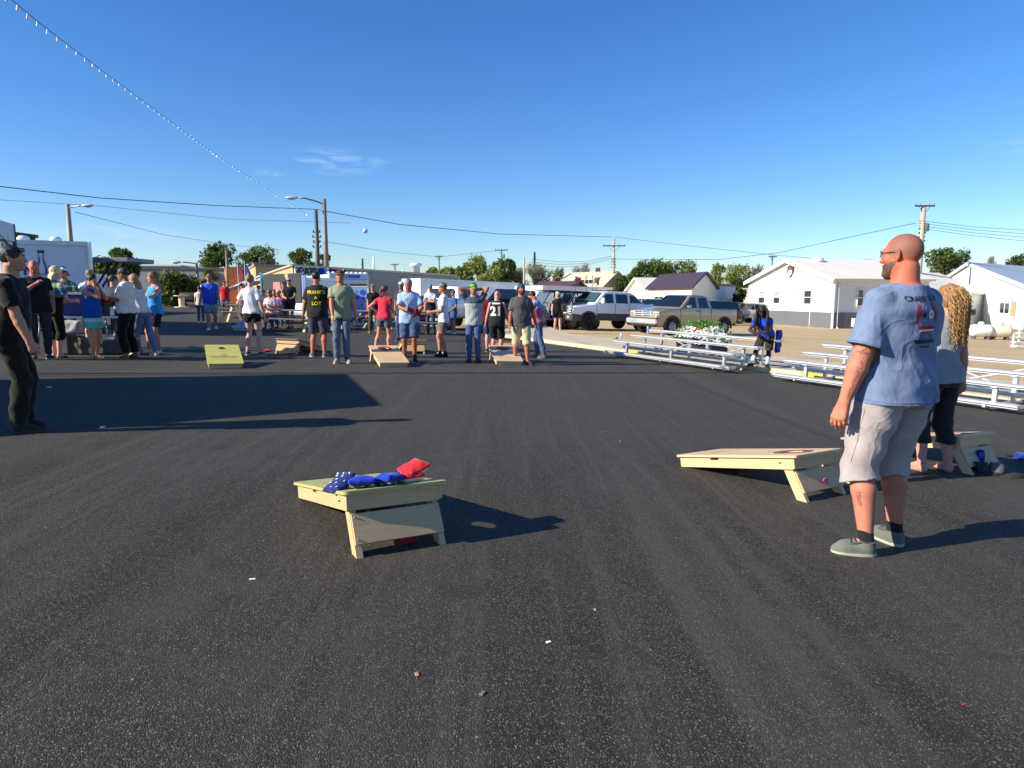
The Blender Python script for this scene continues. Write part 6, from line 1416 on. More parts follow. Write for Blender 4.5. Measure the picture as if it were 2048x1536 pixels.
# propane tanks, metal steps
for i, (px, c_) in enumerate(((1962, (226, 230, 234)), (2001, (226, 214, 184)))):
    p = D(px, 655, 38+.0*i); p.z = g(p.x, p.y); r_ = .34; m = MB(); m.lathe([(.02, -.62), (.2, -.58), (.31, -.48), (r_, -.36), (r_, .36), (.31, .48), (.2, .58), (.02, .62)], (0, 0, .48), 'X', 22); rt_ = empty('propane_tank', p, R(-8), ['white propane tank lying on the gravel', 'cream propane tank lying right of the white one'][i], 'propane tank', 'propane tanks beside the white hall'); m.build('tank', mat('tank_paint', c_, .35, var=.06), rt_, True)
    MB().lathe([(.15, 0), (.15, .12), (.1, .16), (.02, .17)], (0, 0, .80), n=14).build('valve_dome', mat('tank_paint', c_, .35, var=.06), rt_, True); m = MB(); m.box((-.35, 0, .07), (.1, .4, .16)); m.box((.35, 0, .07), (.1, .4, .16)); m.build('saddle', mat('saddle_grey', (90, 90, 90), .7), rt_)
p = D(2034, 662, 30); p.z = g(p.x, p.y); st_ = empty('metal_steps', p, R(0), 'white metal steps with open treads cut off by the right edge', 'steps')
m = MB()
for k in range(4): m.box((.25+.05*k, 0, .25+.2*k), (.75-.08*k, .3, .05)); 
m.bar((-.12, 0, 0), (-.12, 0, .62), .05, .05, up=(1, 0, 0)); m.bar((.12, 0, 0), (.12, 0, .95), .05, .05, up=(1, 0, 0)); m.bar((.62, 0, 0), (.62, 0, 1.2), .05, .05, up=(1, 0, 0)); m.bar((-.12, 0, .6), (.12, 0, .6), .04, .04); m.box((.3, 0, .06), (.8, .4, .08)); m.build('tread_frame', mat('steps_white', (214, 214, 206), .5), st_)
# ------------------------------------------------------------------ vehicles
def poly_sdf(pts):
    P = np.array(pts, float)
    def f(x, z):
        d = np.full(np.broadcast(x, z).shape, 1e9); s = np.ones_like(d)
        n = len(P); j = n-1
        for i in range(n):
            e = P[j]-P[i]; wx, wz = x-P[i, 0], z-P[i, 1]; t = np.clip((wx*e[0]+wz*e[1])/(e@e), 0, 1)
            d = np.minimum(d, (wx-e[0]*t)**2+(wz-e[1]*t)**2)
            c1 = z >= P[i, 1]; c2 = z < P[j, 1]; c3 = (e[0]*wz) > (e[1]*wx)
            s = np.where((c1 & c2 & c3) | (~c1 & ~c2 & ~c3), -s, s); j = i
        return s*np.sqrt(d)
    return f
def carbody(lower, cabin, wheels, hw, wr, hw_top, zbelt, ztop, h=.028, bed=None, name='body', m=None, parent=None, ends=.10, flare=0, xr=None):
    F = Field(h); lo = np.array(lower); fl_, fc = poly_sdf(lower), poly_sdf(cabin) if cabin else None
    x0, x1 = lo[:, 0].min(), lo[:, 0].max()
    def low(X, Y, Z):
        d = fl_(X, Z); t = np.clip(np.maximum(X-(x1-.7), (x0+.5)-X)/.7, 0, 1); hh = hw-ends*t*t-.05*np.clip((Z-zbelt+.35)/.4, 0, 1)**2-.04*np.clip((.6-Z)/.3, 0, 1)
        b = abs(Y)-hh; r = .05; return np.sqrt(np.maximum(d+r, 0)**2+np.maximum(b+r, 0)**2)+np.minimum(np.maximum(d+r, b+r), 0)-r
    F.p.append(('u', .03, low, np.array((x0, -hw-.02, lo[:, 1].min())), np.array((x1, hw+.02, lo[:, 1].max()))))
    if cabin:
        ca = np.array(cabin)
        def cab(X, Y, Z):
            d = fc(X, Z); hh = hw-.04+(hw_top-hw+.04)*np.clip((Z-zbelt)/(ztop-zbelt), 0, 1); b = abs(Y)-hh; r = .06
            return np.sqrt(np.maximum(d+r, 0)**2+np.maximum(b+r, 0)**2)+np.minimum(np.maximum(d+r, b+r), 0)-r
        F.p.append(('u', .04, cab, np.array((ca[:, 0].min(), -hw, ca[:, 1].min())), np.array((ca[:, 0].max(), hw, ca[:, 1].max()))))
    if flare:
        for x in wheels: F.rcone((x, -hw-.0, wr), (x, hw+.0, wr), wr+.14, wr+.14, .03) if False else None
    for x in wheels:
        F.rcone((x, hw*.62, wr*.98), (x, hw*1.5, wr*.98), wr+.085, wr+.085, .012, 's'); F.rcone((x, -hw*.62, wr*.98), (x, -hw*1.5, wr*.98), wr+.085, wr+.085, .012, 's')
    if bed: F.rbox(bed[0], bed[1], .03, .02, 's')
    return F.build(name, m, parent, it=1)
def tyre(parent, x, y, r, w, rimm, spokes=5, dark=False):
    o = MB().lathe([(r*.55, -w*.42), (r*.62, -w*.5), (r*.93, -w*.48), (r, -w*.34), (r, w*.34), (r*.93, w*.48), (r*.62, w*.5), (r*.55, w*.42)], n=26, axis='Y').build('wheel', RUB, parent, True); o.location = (x, y, r)
    s = 1 if y > 0 else -1; m = MB(); m.lathe([(r*.60, s*w*.44), (r*.56, s*w*.50), (r*.5, s*w*.36), (r*.50, s*w*.2), (.01, s*w*.2)], n=26, axis='Y')
    for k in range(spokes):
        a = 2*math.pi*k/spokes; d = V((math.cos(a), 0, math.sin(a))); m.bar(d*r*.08+V((0, s*w*.40, 0)), d*r*.55+V((0, s*w*.44, 0)), r*.17, .03, up=(0, 1, 0), ch=.006)
    m.lathe([(r*.13, s*w*.30), (r*.13, s*w*.5), (r*.05, s*w*.53)], n=12, axis='Y'); m.build('rim', rimm, o, True); return o
ALLOY = mat('alloy_rim', (168, 168, 170), .3, .8); CHROME = mat('chrome', (196, 198, 200), .12, 1.0); PLB = mat('black_plastic', (32, 33, 35), .6); AMB = mat('amber_lens', (225, 150, 60), .2); LENS = mat('headlamp_lens', (205, 210, 212), .08, coat=.5); REDL = mat('tail_lens', (170, 24, 26), .15)
CG = glass('car_glass', (22, 32, 38))
def sidewin(parent, pts, hwf, s, nm='window', off=.012, m=None):
    q = MB(); q.prism(pts, .008, lambda x, z, w, s=s: V((x, s*(hwf(z)+off-.006+w), z))); return q.build(nm, m or CG, parent)
def place_car(label, name, px, d, yaw, cat='pickup truck', group='vehicles parked on the gravel', dz=0):
    p = PD(px, d); p.z += dz; return empty(name, p, R(yaw), label, cat, group, True)
# beige extended cab pickup: front at +x
def seams(parent, xs, hw, z0, z1):
    m = MB()
    for x in xs:
        for s in (-1, 1): m.box((x, s*(hw+.001), (z0+z1)/2), (.016, .012, z1-z0))
    m.build('door_seam', PLB, parent)
def beige():
    r = place_car('beige extended cab pickup with a chrome bumper, parked right of the white pickup', 'pickup_truck', 1366, 33.0, 180+33)
    m = mat('beige_paint', (168, 152, 130), .28, .35, var=.03, coat=.7)
    wb = (-1.85, 1.68); lower = [(-2.80, .62), (-2.83, 1.26), (-.80, 1.28), (.70, 1.27), (1.30, 1.22), (2.15, 1.14), (2.52, 1.06), (2.62, .92), (2.66, .60), (2.45, .40), (-2.4, .46)]
    cab = [(-.95, 1.2), (-.90, 1.55), (-.72, 1.80), (-.50, 1.86), (.20, 1.87), (.45, 1.83), (1.22, 1.22)]
    carbody(lower, cab, wb, .97, .375, .76, 1.25, 1.86, bed=((-1.88, 0, 1.28), (1.72, 1.60, .9)), m=m, parent=r)
    hf = lambda z: .93+(.76-.93)*max(0, min(1, (z-1.25)/.61))
    for s in (-1, 1):
        sidewin(r, [(.12, 1.27), (.92, 1.27), (.42, 1.73), (.12, 1.75)], hf, s); sidewin(r, [(-.72, 1.27), (-.08, 1.27), (-.08, 1.74), (-.60, 1.74)], hf, s)
        mm = MB(); mm.box((.80, s*1.10, 1.33), (.12, .20, .17), ch=.03); mm.bar((.85, s*.95, 1.30), (.82, s*1.08, 1.30), .05, .05); mm.build('mirror', CHROME, r)
        mm = MB(); mm.box((.05, s*.975, 1.12), (.16, .02, .035), ch=.006); mm.build('door_handle', PLB, r)
        for x in wb:
            tyre(r, x, s*.86, .375, .26, ALLOY, 5); f = MB(); n = 14; ra, rb = .455, .53
            for k in range(n+1): a = math.pi*(k/n*1.06-.03); f.v += [V((x+ra*math.cos(a), s*.93, .37+ra*math.sin(a))), V((x+ra*math.cos(a), s*1.005, .37+ra*math.sin(a))), V((x+rb*math.cos(a), s*1.0, .37+rb*math.sin(a))), V((x+rb*math.cos(a), s*.96, .37+rb*math.sin(a)))]
            for k in range(n):
                for j in range(4): f.f.append((4*k+j, 4*k+(j+1) % 4, 4*k+4+(j+1) % 4, 4*k+4+j)); f.m.append(0)
            f.build('fender_flare', mat('flare_dark', (64, 58, 52), .6), r, True)
        mm = MB(); mm.prism([(s*.60, .84), (s*.95, .86), (s*.93, 1.04), (s*.60, 1.04)], .03, lambda y, z, w: V((2.60-abs(y)*abs(y)*.10+w, y, z))); hl_ = mm.build('headlight', LENS, r)
        mm = MB(); mm.prism([(s*.84, .86), (s*.955, .87), (s*.935, 1.02), (s*.84, 1.02)], .03, lambda y, z, w: V((2.605-abs(y)*abs(y)*.10+w, y, z))); mm.build('indicator', AMB, hl_)
        MB().box((-2.83, s*.86, 1.0), (.04, .14, .4), ch=.01).build('tail_light', REDL, r)
    n_ = V((.61, 0, .77)).normalized(); q = MB(); q.add([V((.52, -.66, 1.79))+n_*.03, V((.52, .66, 1.79))+n_*.03, V((1.17, .84, 1.28))+n_*.03, V((1.17, -.84, 1.28))+n_*.03], [(0, 1, 2, 3)]); q.build('windscreen', CG, r)
    q = MB(); q.box((2.63, 0, .93), (.05, 1.14, .27), ch=.02); gr_ = q.build('grille', mat('grille_chrome', (214, 212, 206), .35, .3), r); q = MB()
    for i in range(3):
        for j in (-1, 1): q.box((2.66, j*.27, .85+.085*i), (.02, .46, .042))
    q.build('grille_opening', PLB, gr_)
    q = MB(); q.box((2.70, 0, .60), (.16, 1.96, .24), ch=.05); q.build('bumper', mat('bumper_chrome', (206, 204, 200), .3, .45), r); q = MB(); q.box((2.66, 0, .74), (.16, 1.9, .05), ch=.01); q.box((2.60, 0, .44), (.16, 1.7, .14), ch=.03); q.build('valance', PLB, r)
    q = MB(); q.box((2.79, -.42, .62), (.015, .31, .16), ch=.004); pl_ = q.build('number_plate', mat('plate_blue', (110, 170, 205), .4, var=.25, scale=30), r)
    q = MB(); q.box((-2.84, 0, .52), (.14, 1.8, .16), ch=.03); q.build('rear_bumper', CHROME, r); seams(r, (-.88, -.12, 1.18), .966, .5, 1.24)
    q = MB(); q.box((-1.88, .88, 1.29), (1.85, .07, .03), ch=.01); q.box((-1.88, -.88, 1.29), (1.85, .07, .03), ch=.01); q.build('bed_rail', PLB, r)
beige()
def avalanche(label, px, d, yaw, col, dz=0, guard=True):
    r = place_car(label, 'pickup_truck', px, d, yaw, dz=dz); m = mat('white_truck_paint', col, .28, 0, var=.03, coat=.8); cl = mat('cladding_grey', (74, 76, 76), .65)
    wb = (-1.72, 1.62); lower = [(-2.75, .66), (-2.78, 1.34), (-1.0, 1.36), (.9, 1.32), (1.6, 1.24), (2.35, 1.16), (2.58, 1.02), (2.62, .66), (2.45, .46), (-2.4, .50)]
    cab = [(-1.95, 1.3), (-1.30, 1.80), (-1.0, 1.92), (.35, 1.93), (.62, 1.88), (1.32, 1.28)]
    carbody(lower, cab, wb, .98, .40, .80, 1.30, 1.92, m=m, parent=r)
    hf = lambda z: .94+(.80-.94)*max(0, min(1, (z-1.3)/.62))
    for s in (-1, 1):
        sidewin(r, [(.10, 1.35), (1.0, 1.35), (.55, 1.78), (.10, 1.80)], hf, s); sidewin(r, [(-.80, 1.35), (-.06, 1.35), (-.06, 1.80), (-.80, 1.80)], hf, s); sidewin(r, [(-1.72, 1.38), (-.95, 1.38), (-.95, 1.78), (-1.22, 1.74)], hf, s)
        mm = MB(); mm.box((.92, s*1.14, 1.46), (.12, .22, .27), ch=.03); mm.bar((.95, s*.95, 1.42), (.93, s*1.08, 1.42), .05, .05); mm.build('mirror', m, r)
        q = MB(); q.box((.0, s*.955, .67), (2.3, .08, .36), ch=.03); q.box((-2.5, s*.95, .80), (.55, .08, .3), ch=.03)
        for x in wb:
            n = 12
            for k in range(n): a0_, a1_ = math.pi*k/n, math.pi*(k+1)/n; q.bar((x+.53*math.cos(a0_), s*.965, .40+.50*math.sin(a0_)), (x+.53*math.cos(a1_), s*.965, .40+.50*math.sin(a1_)), .08, .10, up=(0, s, 0), ch=.01)
        q.build('side_cladding', cl, r)
        for x in wb: tyre(r, x, s*.88, .42, .28, mat('black_rim', (22, 22, 24), .35, .3), 6)
        mm = MB(); mm.prism([(s*.55, .92), (s*.95, .94), (s*.94, 1.12), (s*.55, 1.12)], .03, lambda y, z, w: V((2.57-abs(y)*abs(y)*.10+w, y, z))); mm.build('headlight', LENS, r)
        MB().lathe([(.07, 0), (.06, .02)], (2.66, s*.72, .62), 'X', 12).build('fog_lamp', LENS, r, True)
        MB().box((-2.78, s*.86, 1.05), (.05, .14, .42), ch=.01).build('tail_light', REDL, r)
    n_ = V((.65, 0, .75)).normalized(); q = MB(); q.add([V((.70, -.70, 1.84))+n_*.03, V((.70, .70, 1.84))+n_*.03, V((1.28, .86, 1.36))+n_*.03, V((1.28, -.86, 1.36))+n_*.03], [(0, 1, 2, 3)]); q.build('windscreen', glass('windscreen_green', (60, 84, 84)), r)
    q = MB(); q.box((2.57, 0, .62), (.20, 1.98, .34), ch=.07); q.box((2.3, 0, .62), (.6, 2.0, .32), ch=.05); q.build('bumper', cl, r)
    q = MB(); q.box((2.61, 0, 1.0), (.05, 1.06, .28), ch=.02); q.build('grille', CHROME, r)
    if guard:
        q = MB()
        for s in (-1, 1):
            q.bar((2.74, s*.42, .34), (2.82, s*.42, .75), .07, .10, up=(1, 0, 0)); q.bar((2.82, s*.42, .75), (2.70, s*.42, 1.26), .07, .10, up=(1, 0, 0))
            for z in (.86, .98, 1.10, 1.2): q.bar((2.76, s*.42, z), (2.62, s*.96, z), .03, .03)
            q.bar((2.66, s*.96, .80), (2.60, s*.96, 1.22), .04, .04, up=(1, 0, 0))
        for z in (.70, .84, .98, 1.12, 1.24): q.bar((2.78, -.42, z), (2.78, .42, z), .035, .035)
        for k in range(5): q.bar((2.77, -.3+.15*k, .7), (2.77, -.3+.15*k, 1.24), .02, .02, up=(1, 0, 0))
        q.build('grille_guard', PLB, r)
    q = MB(); q.box((2.79, 0, .62), (.015, .31, .16)); q.build('number_plate', mat('plate_pale', (206, 208, 200), .4), r); seams(r, (-.90, .02, 1.15), .985, .85, 1.3)
    q = MB(); q.tube([(-1.0, -.6, 1.97), (.3, -.6, 1.98)], .02, 6); q.tube([(-1.0, .6, 1.97), (.3, .6, 1.98)], .02, 6); q.build('roof_rail', PLB, r, True)
    return r
avalanche('white pickup with grey lower cladding and a black grille guard', 1206, 35.0, 180+30, (236, 238, 240))
def simplecar(label, px, d, yaw, col, kind='suv', cat='car', dz=0):
    r = place_car(label, 'parked_car', px, d, yaw, cat, dz=dz); m = mat('car_paint', col, .25, .2, var=.03, coat=.8)
    if kind == 'pickup': lower = [(-2.8, .6), (-2.82, 1.3), (-.8, 1.32), (1.0, 1.28), (2.5, 1.12), (2.62, .9), (2.6, .5), (-2.5, .5)]; cab = [(-1.0, 1.25), (-.85, 1.85), (.45, 1.9), (1.2, 1.25)]; wb = (-1.8, 1.7); hw, ht, zb_, zt_, wr_ = .98, .78, 1.3, 1.88, .38
    elif kind == 'suv': lower = [(-2.3, .5), (-2.35, 1.05), (-2.2, 1.12), (.8, 1.08), (2.0, .98), (2.25, .8), (2.25, .45), (-2.1, .42)]; cab = [(-2.2, 1.0), (-2.0, 1.6), (-1.7, 1.68), (.2, 1.7), (1.1, 1.05)]; wb = (-1.4, 1.4); hw, ht, zb_, zt_, wr_ = .92, .72, 1.08, 1.7, .34
    carbody(lower, cab, wb, hw, wr_, ht, zb_, zt_, h=.04, bed=((-1.9, 0, 1.3), (1.6, 1.6, .8)) if kind == 'pickup' else None, m=m, parent=r)
    hf = lambda z: hw-.04+(ht-hw+.04)*max(0, min(1, (z-zb_)/(zt_-zb_)))
    for s in (-1, 1):
        if kind == 'pickup': sidewin(r, [(-.75, zb_+.03), (.85, zb_+.03), (.4, zt_-.1), (-.68, zt_-.1)], hf, s)
        else: sidewin(r, [(-1.98, zb_+.05), (-.75, zb_+.05), (-.75, zt_-.12), (-1.85, zt_-.14)], hf, s); sidewin(r, [(-.68, zb_+.05), (.85, zb_+.03), (.15, zt_-.12), (-.68, zt_-.12)], hf, s)
        for x in wb: tyre(r, x, s*(hw-.12), wr_, .24, ALLOY, 5)
        x_ = lower[0][0]-.02; MB().box((x_, s*(hw-.12), zb_-.2), (.06, .14, .3), ch=.01).build('tail_light', REDL, r); MB().box((2.2 if kind == 'suv' else 2.58, s*(hw-.28), zb_-.25), (.08, .3, .14), ch=.02).build('headlight', LENS, r)
    q = MB(); xr_ = -.98 if kind == 'pickup' else -2.14; q.add([V((xr_-.06, -.68, zb_+.06)), V((xr_-.06, .68, zb_+.06)), V((xr_+.08, .6, zt_-.12)), V((xr_+.08, -.6, zt_-.12))], [(0, 1, 2, 3)]); q.build('rear_window', CG, r)
    a_, b_ = (.48, 1.2) if kind == 'pickup' else (.25, 1.08); q = MB(); q.add([V((a_+.05, -.62, zt_-.05)), V((a_+.05, .62, zt_-.05)), V((b_+.04, .78, zb_+.06)), V((b_+.04, -.78, zb_+.06))], [(0, 1, 2, 3)]); q.build('windscreen', CG, r); return r
simplecar('silver pickup seen from behind with a red tail lamp, between the standing men', 905, 31, 62, (190, 198, 208), 'pickup', 'pickup truck')
simplecar('black pickup behind the bald man in the number 21 shirt', 1022, 37, 245, (18, 20, 26), 'pickup', 'pickup truck')
simplecar('silver and dark sport utility parked beyond the tail of the beige pickup', 1483, 58, 200, (178, 184, 196)); simplecar('pale green utility vehicle glimpsed between the two big pickups', 1312, 43, 215, (150, 168, 160)); simplecar('black car glimpsed over the bed of the beige pickup', 1418, 50, 200, (26, 34, 52)); simplecar('blue-grey car with a dark roof beside the black one beyond the beige pickup', 1437, 54, 200, (60, 80, 110)); 
def buggy(label, px, d, yaw, col, flag_=None):
    p = PD(px, d); r = empty('utility_buggy', p, R(yaw), label, 'off-road buggy', 'off-road buggies between trailer and pickup', True); bm = mat('buggy_panel', col, .4, coat=.3)
    q = MB(); q.prism([(-.9, .45), (-1.0, .95), (-.45, 1.0), (-.3, .55), (.35, .5), (.55, .95), (1.25, .82), (1.4, .62), (1.25, .42)], 1.1, lambda x, z, w: V((x, w-.55, z))); q.build('body_panels', bm, r)
    q = MB()
    for s in (-1, 1):
        q.tube([(1.0, s*.55, .85), (.42, s*.56, 1.78), (-.65, s*.56, 1.82), (-1.0, s*.55, 1.0)], .032, 8); q.tube([(-.3, s*.56, .6), (-.45, s*.56, 1.82)], .03, 8)
    for x, z in ((.42, 1.78), (-.65, 1.82)): q.tube([(x, -.56, z), (x, .56, z)], .03, 8)
    q.build('roll_cage', PLB, r, True); q = MB(); q.box((-.1, 0, 1.86), (1.35, 1.22, .05), ch=.02); q.build('roof_panel', PLB, r)
    for s in (-1, 1):
        q = MB(); q.box((-.35, s*.28, .78), (.48, .42, .16), ch=.05); q.box((-.62, s*.28, 1.12), (.14, .42, .6), ch=.05); q.build('seat', PLB, r)
        for x in (-.85, 1.05): tyre(r, x, s*.62, .34, .27, mat('buggy_rim', (130, 132, 136), .4, .6), 6)
        MB().sphere((1.36, s*.38, .72), (.05, .1, .06), 10, 6).build('headlight', LENS, r, True); q = MB(); q.tube([(1.0, s*.25, .55), (1.05, s*.5, .42)], .05, 8); q.tube([(.95, s*.42, 1.0), (1.05, s*.5, .40)], .045, 8); q.build('suspension', bm, r, True)
    q = MB(); q.add([V((.98, -.5, .9)), V((.98, .5, .9)), V((.46, .5, 1.74)), V((.46, -.5, 1.74))], [(0, 1, 2, 3)]); q.build('windscreen', glass('buggy_glass', (90, 104, 112)), r)
    if flag_: f = MB(); f.tube([(-1.0, .5, .9), (-1.05, .5, 2.6)], .01, 5); o = f.build('whip', PLB, r); f = MB(); f.add([(-1.05, .5, 2.55), (-1.2, .5, 2.44), (-1.18, .5, 2.2), (-1.05, .5, 2.28)], [(0, 1, 2, 3)]); f.build('whip_flag', cloth(flag_, name='whip_cloth'), o)
    return r
buggy('blue off-road buggy with a roof beside the white pickup', 1146, 35, 215, (30, 110, 210), (190, 60, 90)); buggy('grey off-road buggy half hidden by the man in the pink tank top', 1102, 34, 205, (86, 90, 98), (210, 90, 120))
for i, (px, c_) in enumerate(((1172, (214, 206, 120)), (1183, (214, 130, 120)))):
    p = PD(px, 40); f0 = empty('whip_flag', p, 0, ['yellow', 'salmon'][i]+' whip flag rising behind the buggies', 'flag', 'whip flags'); MB().tube([(0, 0, 0), (.05, 0, 2.9)], .015, 6).build('flag_pole', PLB, f0); m = MB(); m.add([(.05, 0, 2.85), (.0, 0, 2.62), (-.18+.15*i, 0, 2.4), (-.06+.06*i, 0, 2.78)], [(0, 1, 2, 3)]); m.build('flag_cloth', cloth(c_, name='whip_cloth'), f0)
# ------------------------------------------------------------------ trees
def leafmat(c, name='leaves'):
    key = ('leaf', tuple(c))
    if key in _mc: return _mc[key]
    cl = lin(c); M = NT(name); co = M.coord('Object'); a = M.ramp(M.noise(co, 1.3, 4), [(.3, tuple(x*.55 for x in cl)), (.7, tuple(min(1, x*1.35) for x in cl))])
    M.base(a); M.b.inputs['Roughness'].default_value = .55; M.b.inputs['Specular IOR Level'].default_value = .3
    tr = M.n('ShaderNodeBsdfTranslucent'); M.l(a, tr.inputs[0]); mx = M.n('ShaderNodeMixShader'); mx.inputs[0].default_value = .35; M.l(M.b.outputs[0], mx.inputs[1]); M.l(tr.outputs[0], mx.inputs[2]); M.l(mx.outputs[0], M.out.inputs[0]); _mc[key] = M.m; return M.m
BARK = wood((96, 82, 68), 'bark', 2, .6, .6); GREYB_ = wood((150, 142, 132), 'grey_bark', 2, .75, .6)
def tree(label, px0, px1, ytop, d, col=(70, 96, 40), ybot=600, n=2600, kind='round', seed=1, lobes=9, leaf=.19, group='trees behind the town', bare=0, cover=1.0, name='tree'):
    rnd = random.Random(seed*31+int(px0)); a, b = D(px0, 590, d), D(px1, 590, d); cx = (a.x+b.x)/2; W_ = (b.x-a.x)/2; top = D(px0, ytop, d).z; gz_ = g(cx, d); root = empty(name, (cx, d, gz_), 0, label, 'tree' if name == 'tree' else name, group); H_ = top-gz_
    zlo = max(.12*H_, D(px0, ybot, d).z-gz_) if kind != 'bush' else 0
    tr = MB(); tm = GREYB_ if bare else BARK; crown = []
    tr.tube([V((0, 0, -.2)), V((W_*.05, 0, H_*.3)), V((-W_*.03, 0, H_*.62))], [.03*H_+.08, .024*H_+.05, .010*H_+.03], 8)
    if kind == 'conifer':
        lf = MB()
        for i in range(n):
            t = rnd.random()**.8; z = H_*(.12+.88*t); r_ = W_*(1-t)*(.65+.35*math.sin(z*7)) * rnd.uniform(.3, 1.05)+.05; an_ = rnd.uniform(0, 6.283); c = V((r_*math.cos(an_), r_*math.sin(an_), z-r_*.25)); s = leaf*rnd.uniform(.6, 1.3); M_ = Matrix.Rotation(an_, 3, 'Z') @ Matrix.Rotation(rnd.uniform(.1, .7), 3, 'Y'); lf.add([c+M_ @ V(p) for p in ((-s, -s*.35, 0), (s, 0, 0), (-s, s*.35, 0))], [(0, 1, 2)])
        tr.tube([V((0, 0, 0)), V((0, 0, H_*.97))], [.02*H_, .01], 6); tr.build('trunk', tm, root, True); lf.build('crown', leafmat(col), root, fix=False); return
    for i in range(lobes):
        an_ = 2.4*i+rnd.random(); rr_ = math.sqrt((i+.5)/lobes); h0 = zlo+(H_-zlo)*rnd.uniform(.25, .85)
        lx_ = W_*.72*rr_*math.cos(an_); ly = W_*.6*rr_*math.sin(an_); lr = V((W_*rnd.uniform(.30, .52), W_*rnd.uniform(.26, .46), (H_-zlo)*rnd.uniform(.14, .26)))
        h0 = min(h0, H_-lr.z*.95); 
        if i == 0: lx_ *= .3; h0 = H_-lr.z
        crown.append((V((lx_, ly, h0)), lr)); base = V((W_*.03, 0, H_*rnd.uniform(.18, .45))); mid_ = base.lerp(V((lx_, ly, h0)), .55)+V((0, 0, -H_*.03)); tr.tube([base, mid_, V((lx_, ly, h0))], [.012*H_+.03, .008*H_+.02, .02], 6)
        for _ in range(12 if bare else 4):
            e = V((lx_, ly, h0))+V((rnd.uniform(-1, 1)*lr.x, rnd.uniform(-1, 1)*lr.y, rnd.uniform(-.3, 1)*lr.z)); tr.tube([mid_, mid_.lerp(e, .6)+V((rnd.uniform(-.2, .2), 0, .1)), e], [.035 if not bare else .05, .02, .01], 4)
            if bare:
                for _k in range(7): e2 = e+V((rnd.uniform(-1, 1), rnd.uniform(-1, 1), rnd.uniform(0, 1.2)))*W_*.2; tr.tube([mid_.lerp(e, rnd.uniform(.5, 1)), e2], [.02, .006], 3)
    tr.build('trunk', tm, root, True)
    lf = MB(); n_ = int(n*(1-bare))
    for i in range(n_):
        c0, lr = crown[rnd.randrange(len(crown))]; v = V((rnd.gauss(0, 1), rnd.gauss(0, 1), rnd.gauss(0, 1))).normalized(); rad = rnd.uniform(.35, 1.0)**.5*(1+.55*mnoise.noise(v*1.9+V((seed, 0, px0)))+.35*mnoise.noise(v*5+V((seed, 0, 0)))); c = c0+V((v.x*lr.x, v.y*lr.y, v.z*lr.z))*rad
        if c.z < 0: continue
        s = leaf*rnd.uniform(.5, 1.3); M_ = Matrix.Rotation(rnd.uniform(0, 6.28), 3, 'Z') @ Matrix.Rotation(rnd.uniform(-1.2, 1.2), 3, 'X'); lf.add([c+M_ @ V(p) for p in ((0, -s, 0), (s*.55, 0, s*.2), (0, s, 0), (-s*.55, 0, s*.1))], [(0, 1, 2, 3)])
    if n_: lf.build('crown', leafmat(col), root, fix=False)
T1, T2, T3, T4 = (104, 124, 62), (128, 146, 72), (148, 162, 90), (84, 106, 56)
tree('dark leafy tree behind the grey awning at the left', 196, 286, 497, 55, T1, 575, 3600, seed=3, lobes=12); tree('broad dark bush row below the left tree', 296, 402, 541, 52, T1, 604, 4200, 'bush', seed=4, lobes=14, name='bush')
tree('tree with reaching boughs above the dark block', 406, 472, 484, 72, T1, 560, 2200, seed=5, lobes=11, leaf=.20); tree('dense green tree between the shed roofs', 474, 560, 492, 80, T1, 560, 3600, seed=6, lobes=12); tree('small green tree in front of the dark block', 398, 440, 540, 66, T2, 575, 1600, seed=7, lobes=7)
tree('airy tree left of the leaning pole', 577, 628, 497, 85, T1, 540, 1500, seed=8, lobes=8, leaf=.2); tree('tree behind the tall lamp pole', 626, 664, 509, 90, T4, 545, 1100, seed=9, lobes=6); tree('low green tree hanging beside the leaning pole', 600, 640, 522, 84, T2, 545, 900, seed=19, lobes=6)
tree('small dark spruce on the skyline over the grey wall', 716, 738, 518, 100, T4, 560, 900, 'conifer', seed=10)
for i, (a_, b_, t_, c_, s_) in enumerate(((850, 885, 535, T2, 11), (876, 925, 533, T3, 12), (912, 955, 525, T2, 13), (938, 985, 512, T3, 14), (975, 1020, 518, T2, 15), (998, 1032, 516, T1, 16), (955, 1030, 535, T3, 17))):
    tree('bright green tree behind the long trailer, %s' % ['first and lowest from the left', 'second from the left', 'third from the left', 'tallest with an airy top', 'dense one under the transformer pole', 'darker one right of the transformer pole', 'wide bushy one in front of the others'][i], a_, b_, t_, 88-i, c_, 585, 2200, seed=s_, lobes=10)
tree('bare grey bush right of the bright green row', 1012, 1062, 536, 86, T3, 590, 1400, seed=21, lobes=9, bare=.75); tree('bare twiggy tree below the spruce', 1050, 1108, 528, 88, T2, 590, 1600, seed=22, lobes=10, bare=.7); tree('spruce rising above the bare bushes', 1056, 1082, 505, 95, (52, 66, 44), 585, 1300, 'conifer', seed=23)
tree('small green tree left of the yellow house', 1100, 1130, 536, 100, T1, 585, 900, seed=24, lobes=7); tree('reddish bare shrub at the end of the yellow house', 1104, 1128, 552, 84, (150, 116, 92), 590, 900, seed=25, lobes=7, bare=.6); tree('small tree in front of the yellow house', 1148, 1166, 554, 84, (120, 124, 84), 590, 500, seed=26, lobes=5, bare=.4)
tree('dark tree left of the cross-armed pole', 1198, 1226, 546, 98, T4, 590, 1200, seed=27, lobes=7); tree('low olive tree right of the cross-armed pole', 1228, 1262, 552, 90, (96, 104, 56), 590, 1300, seed=28, lobes=7); tree('thin bare tree behind the yellow house roof', 1140, 1190, 528, 110, T3, 570, 400, seed=29, lobes=7, bare=.95)
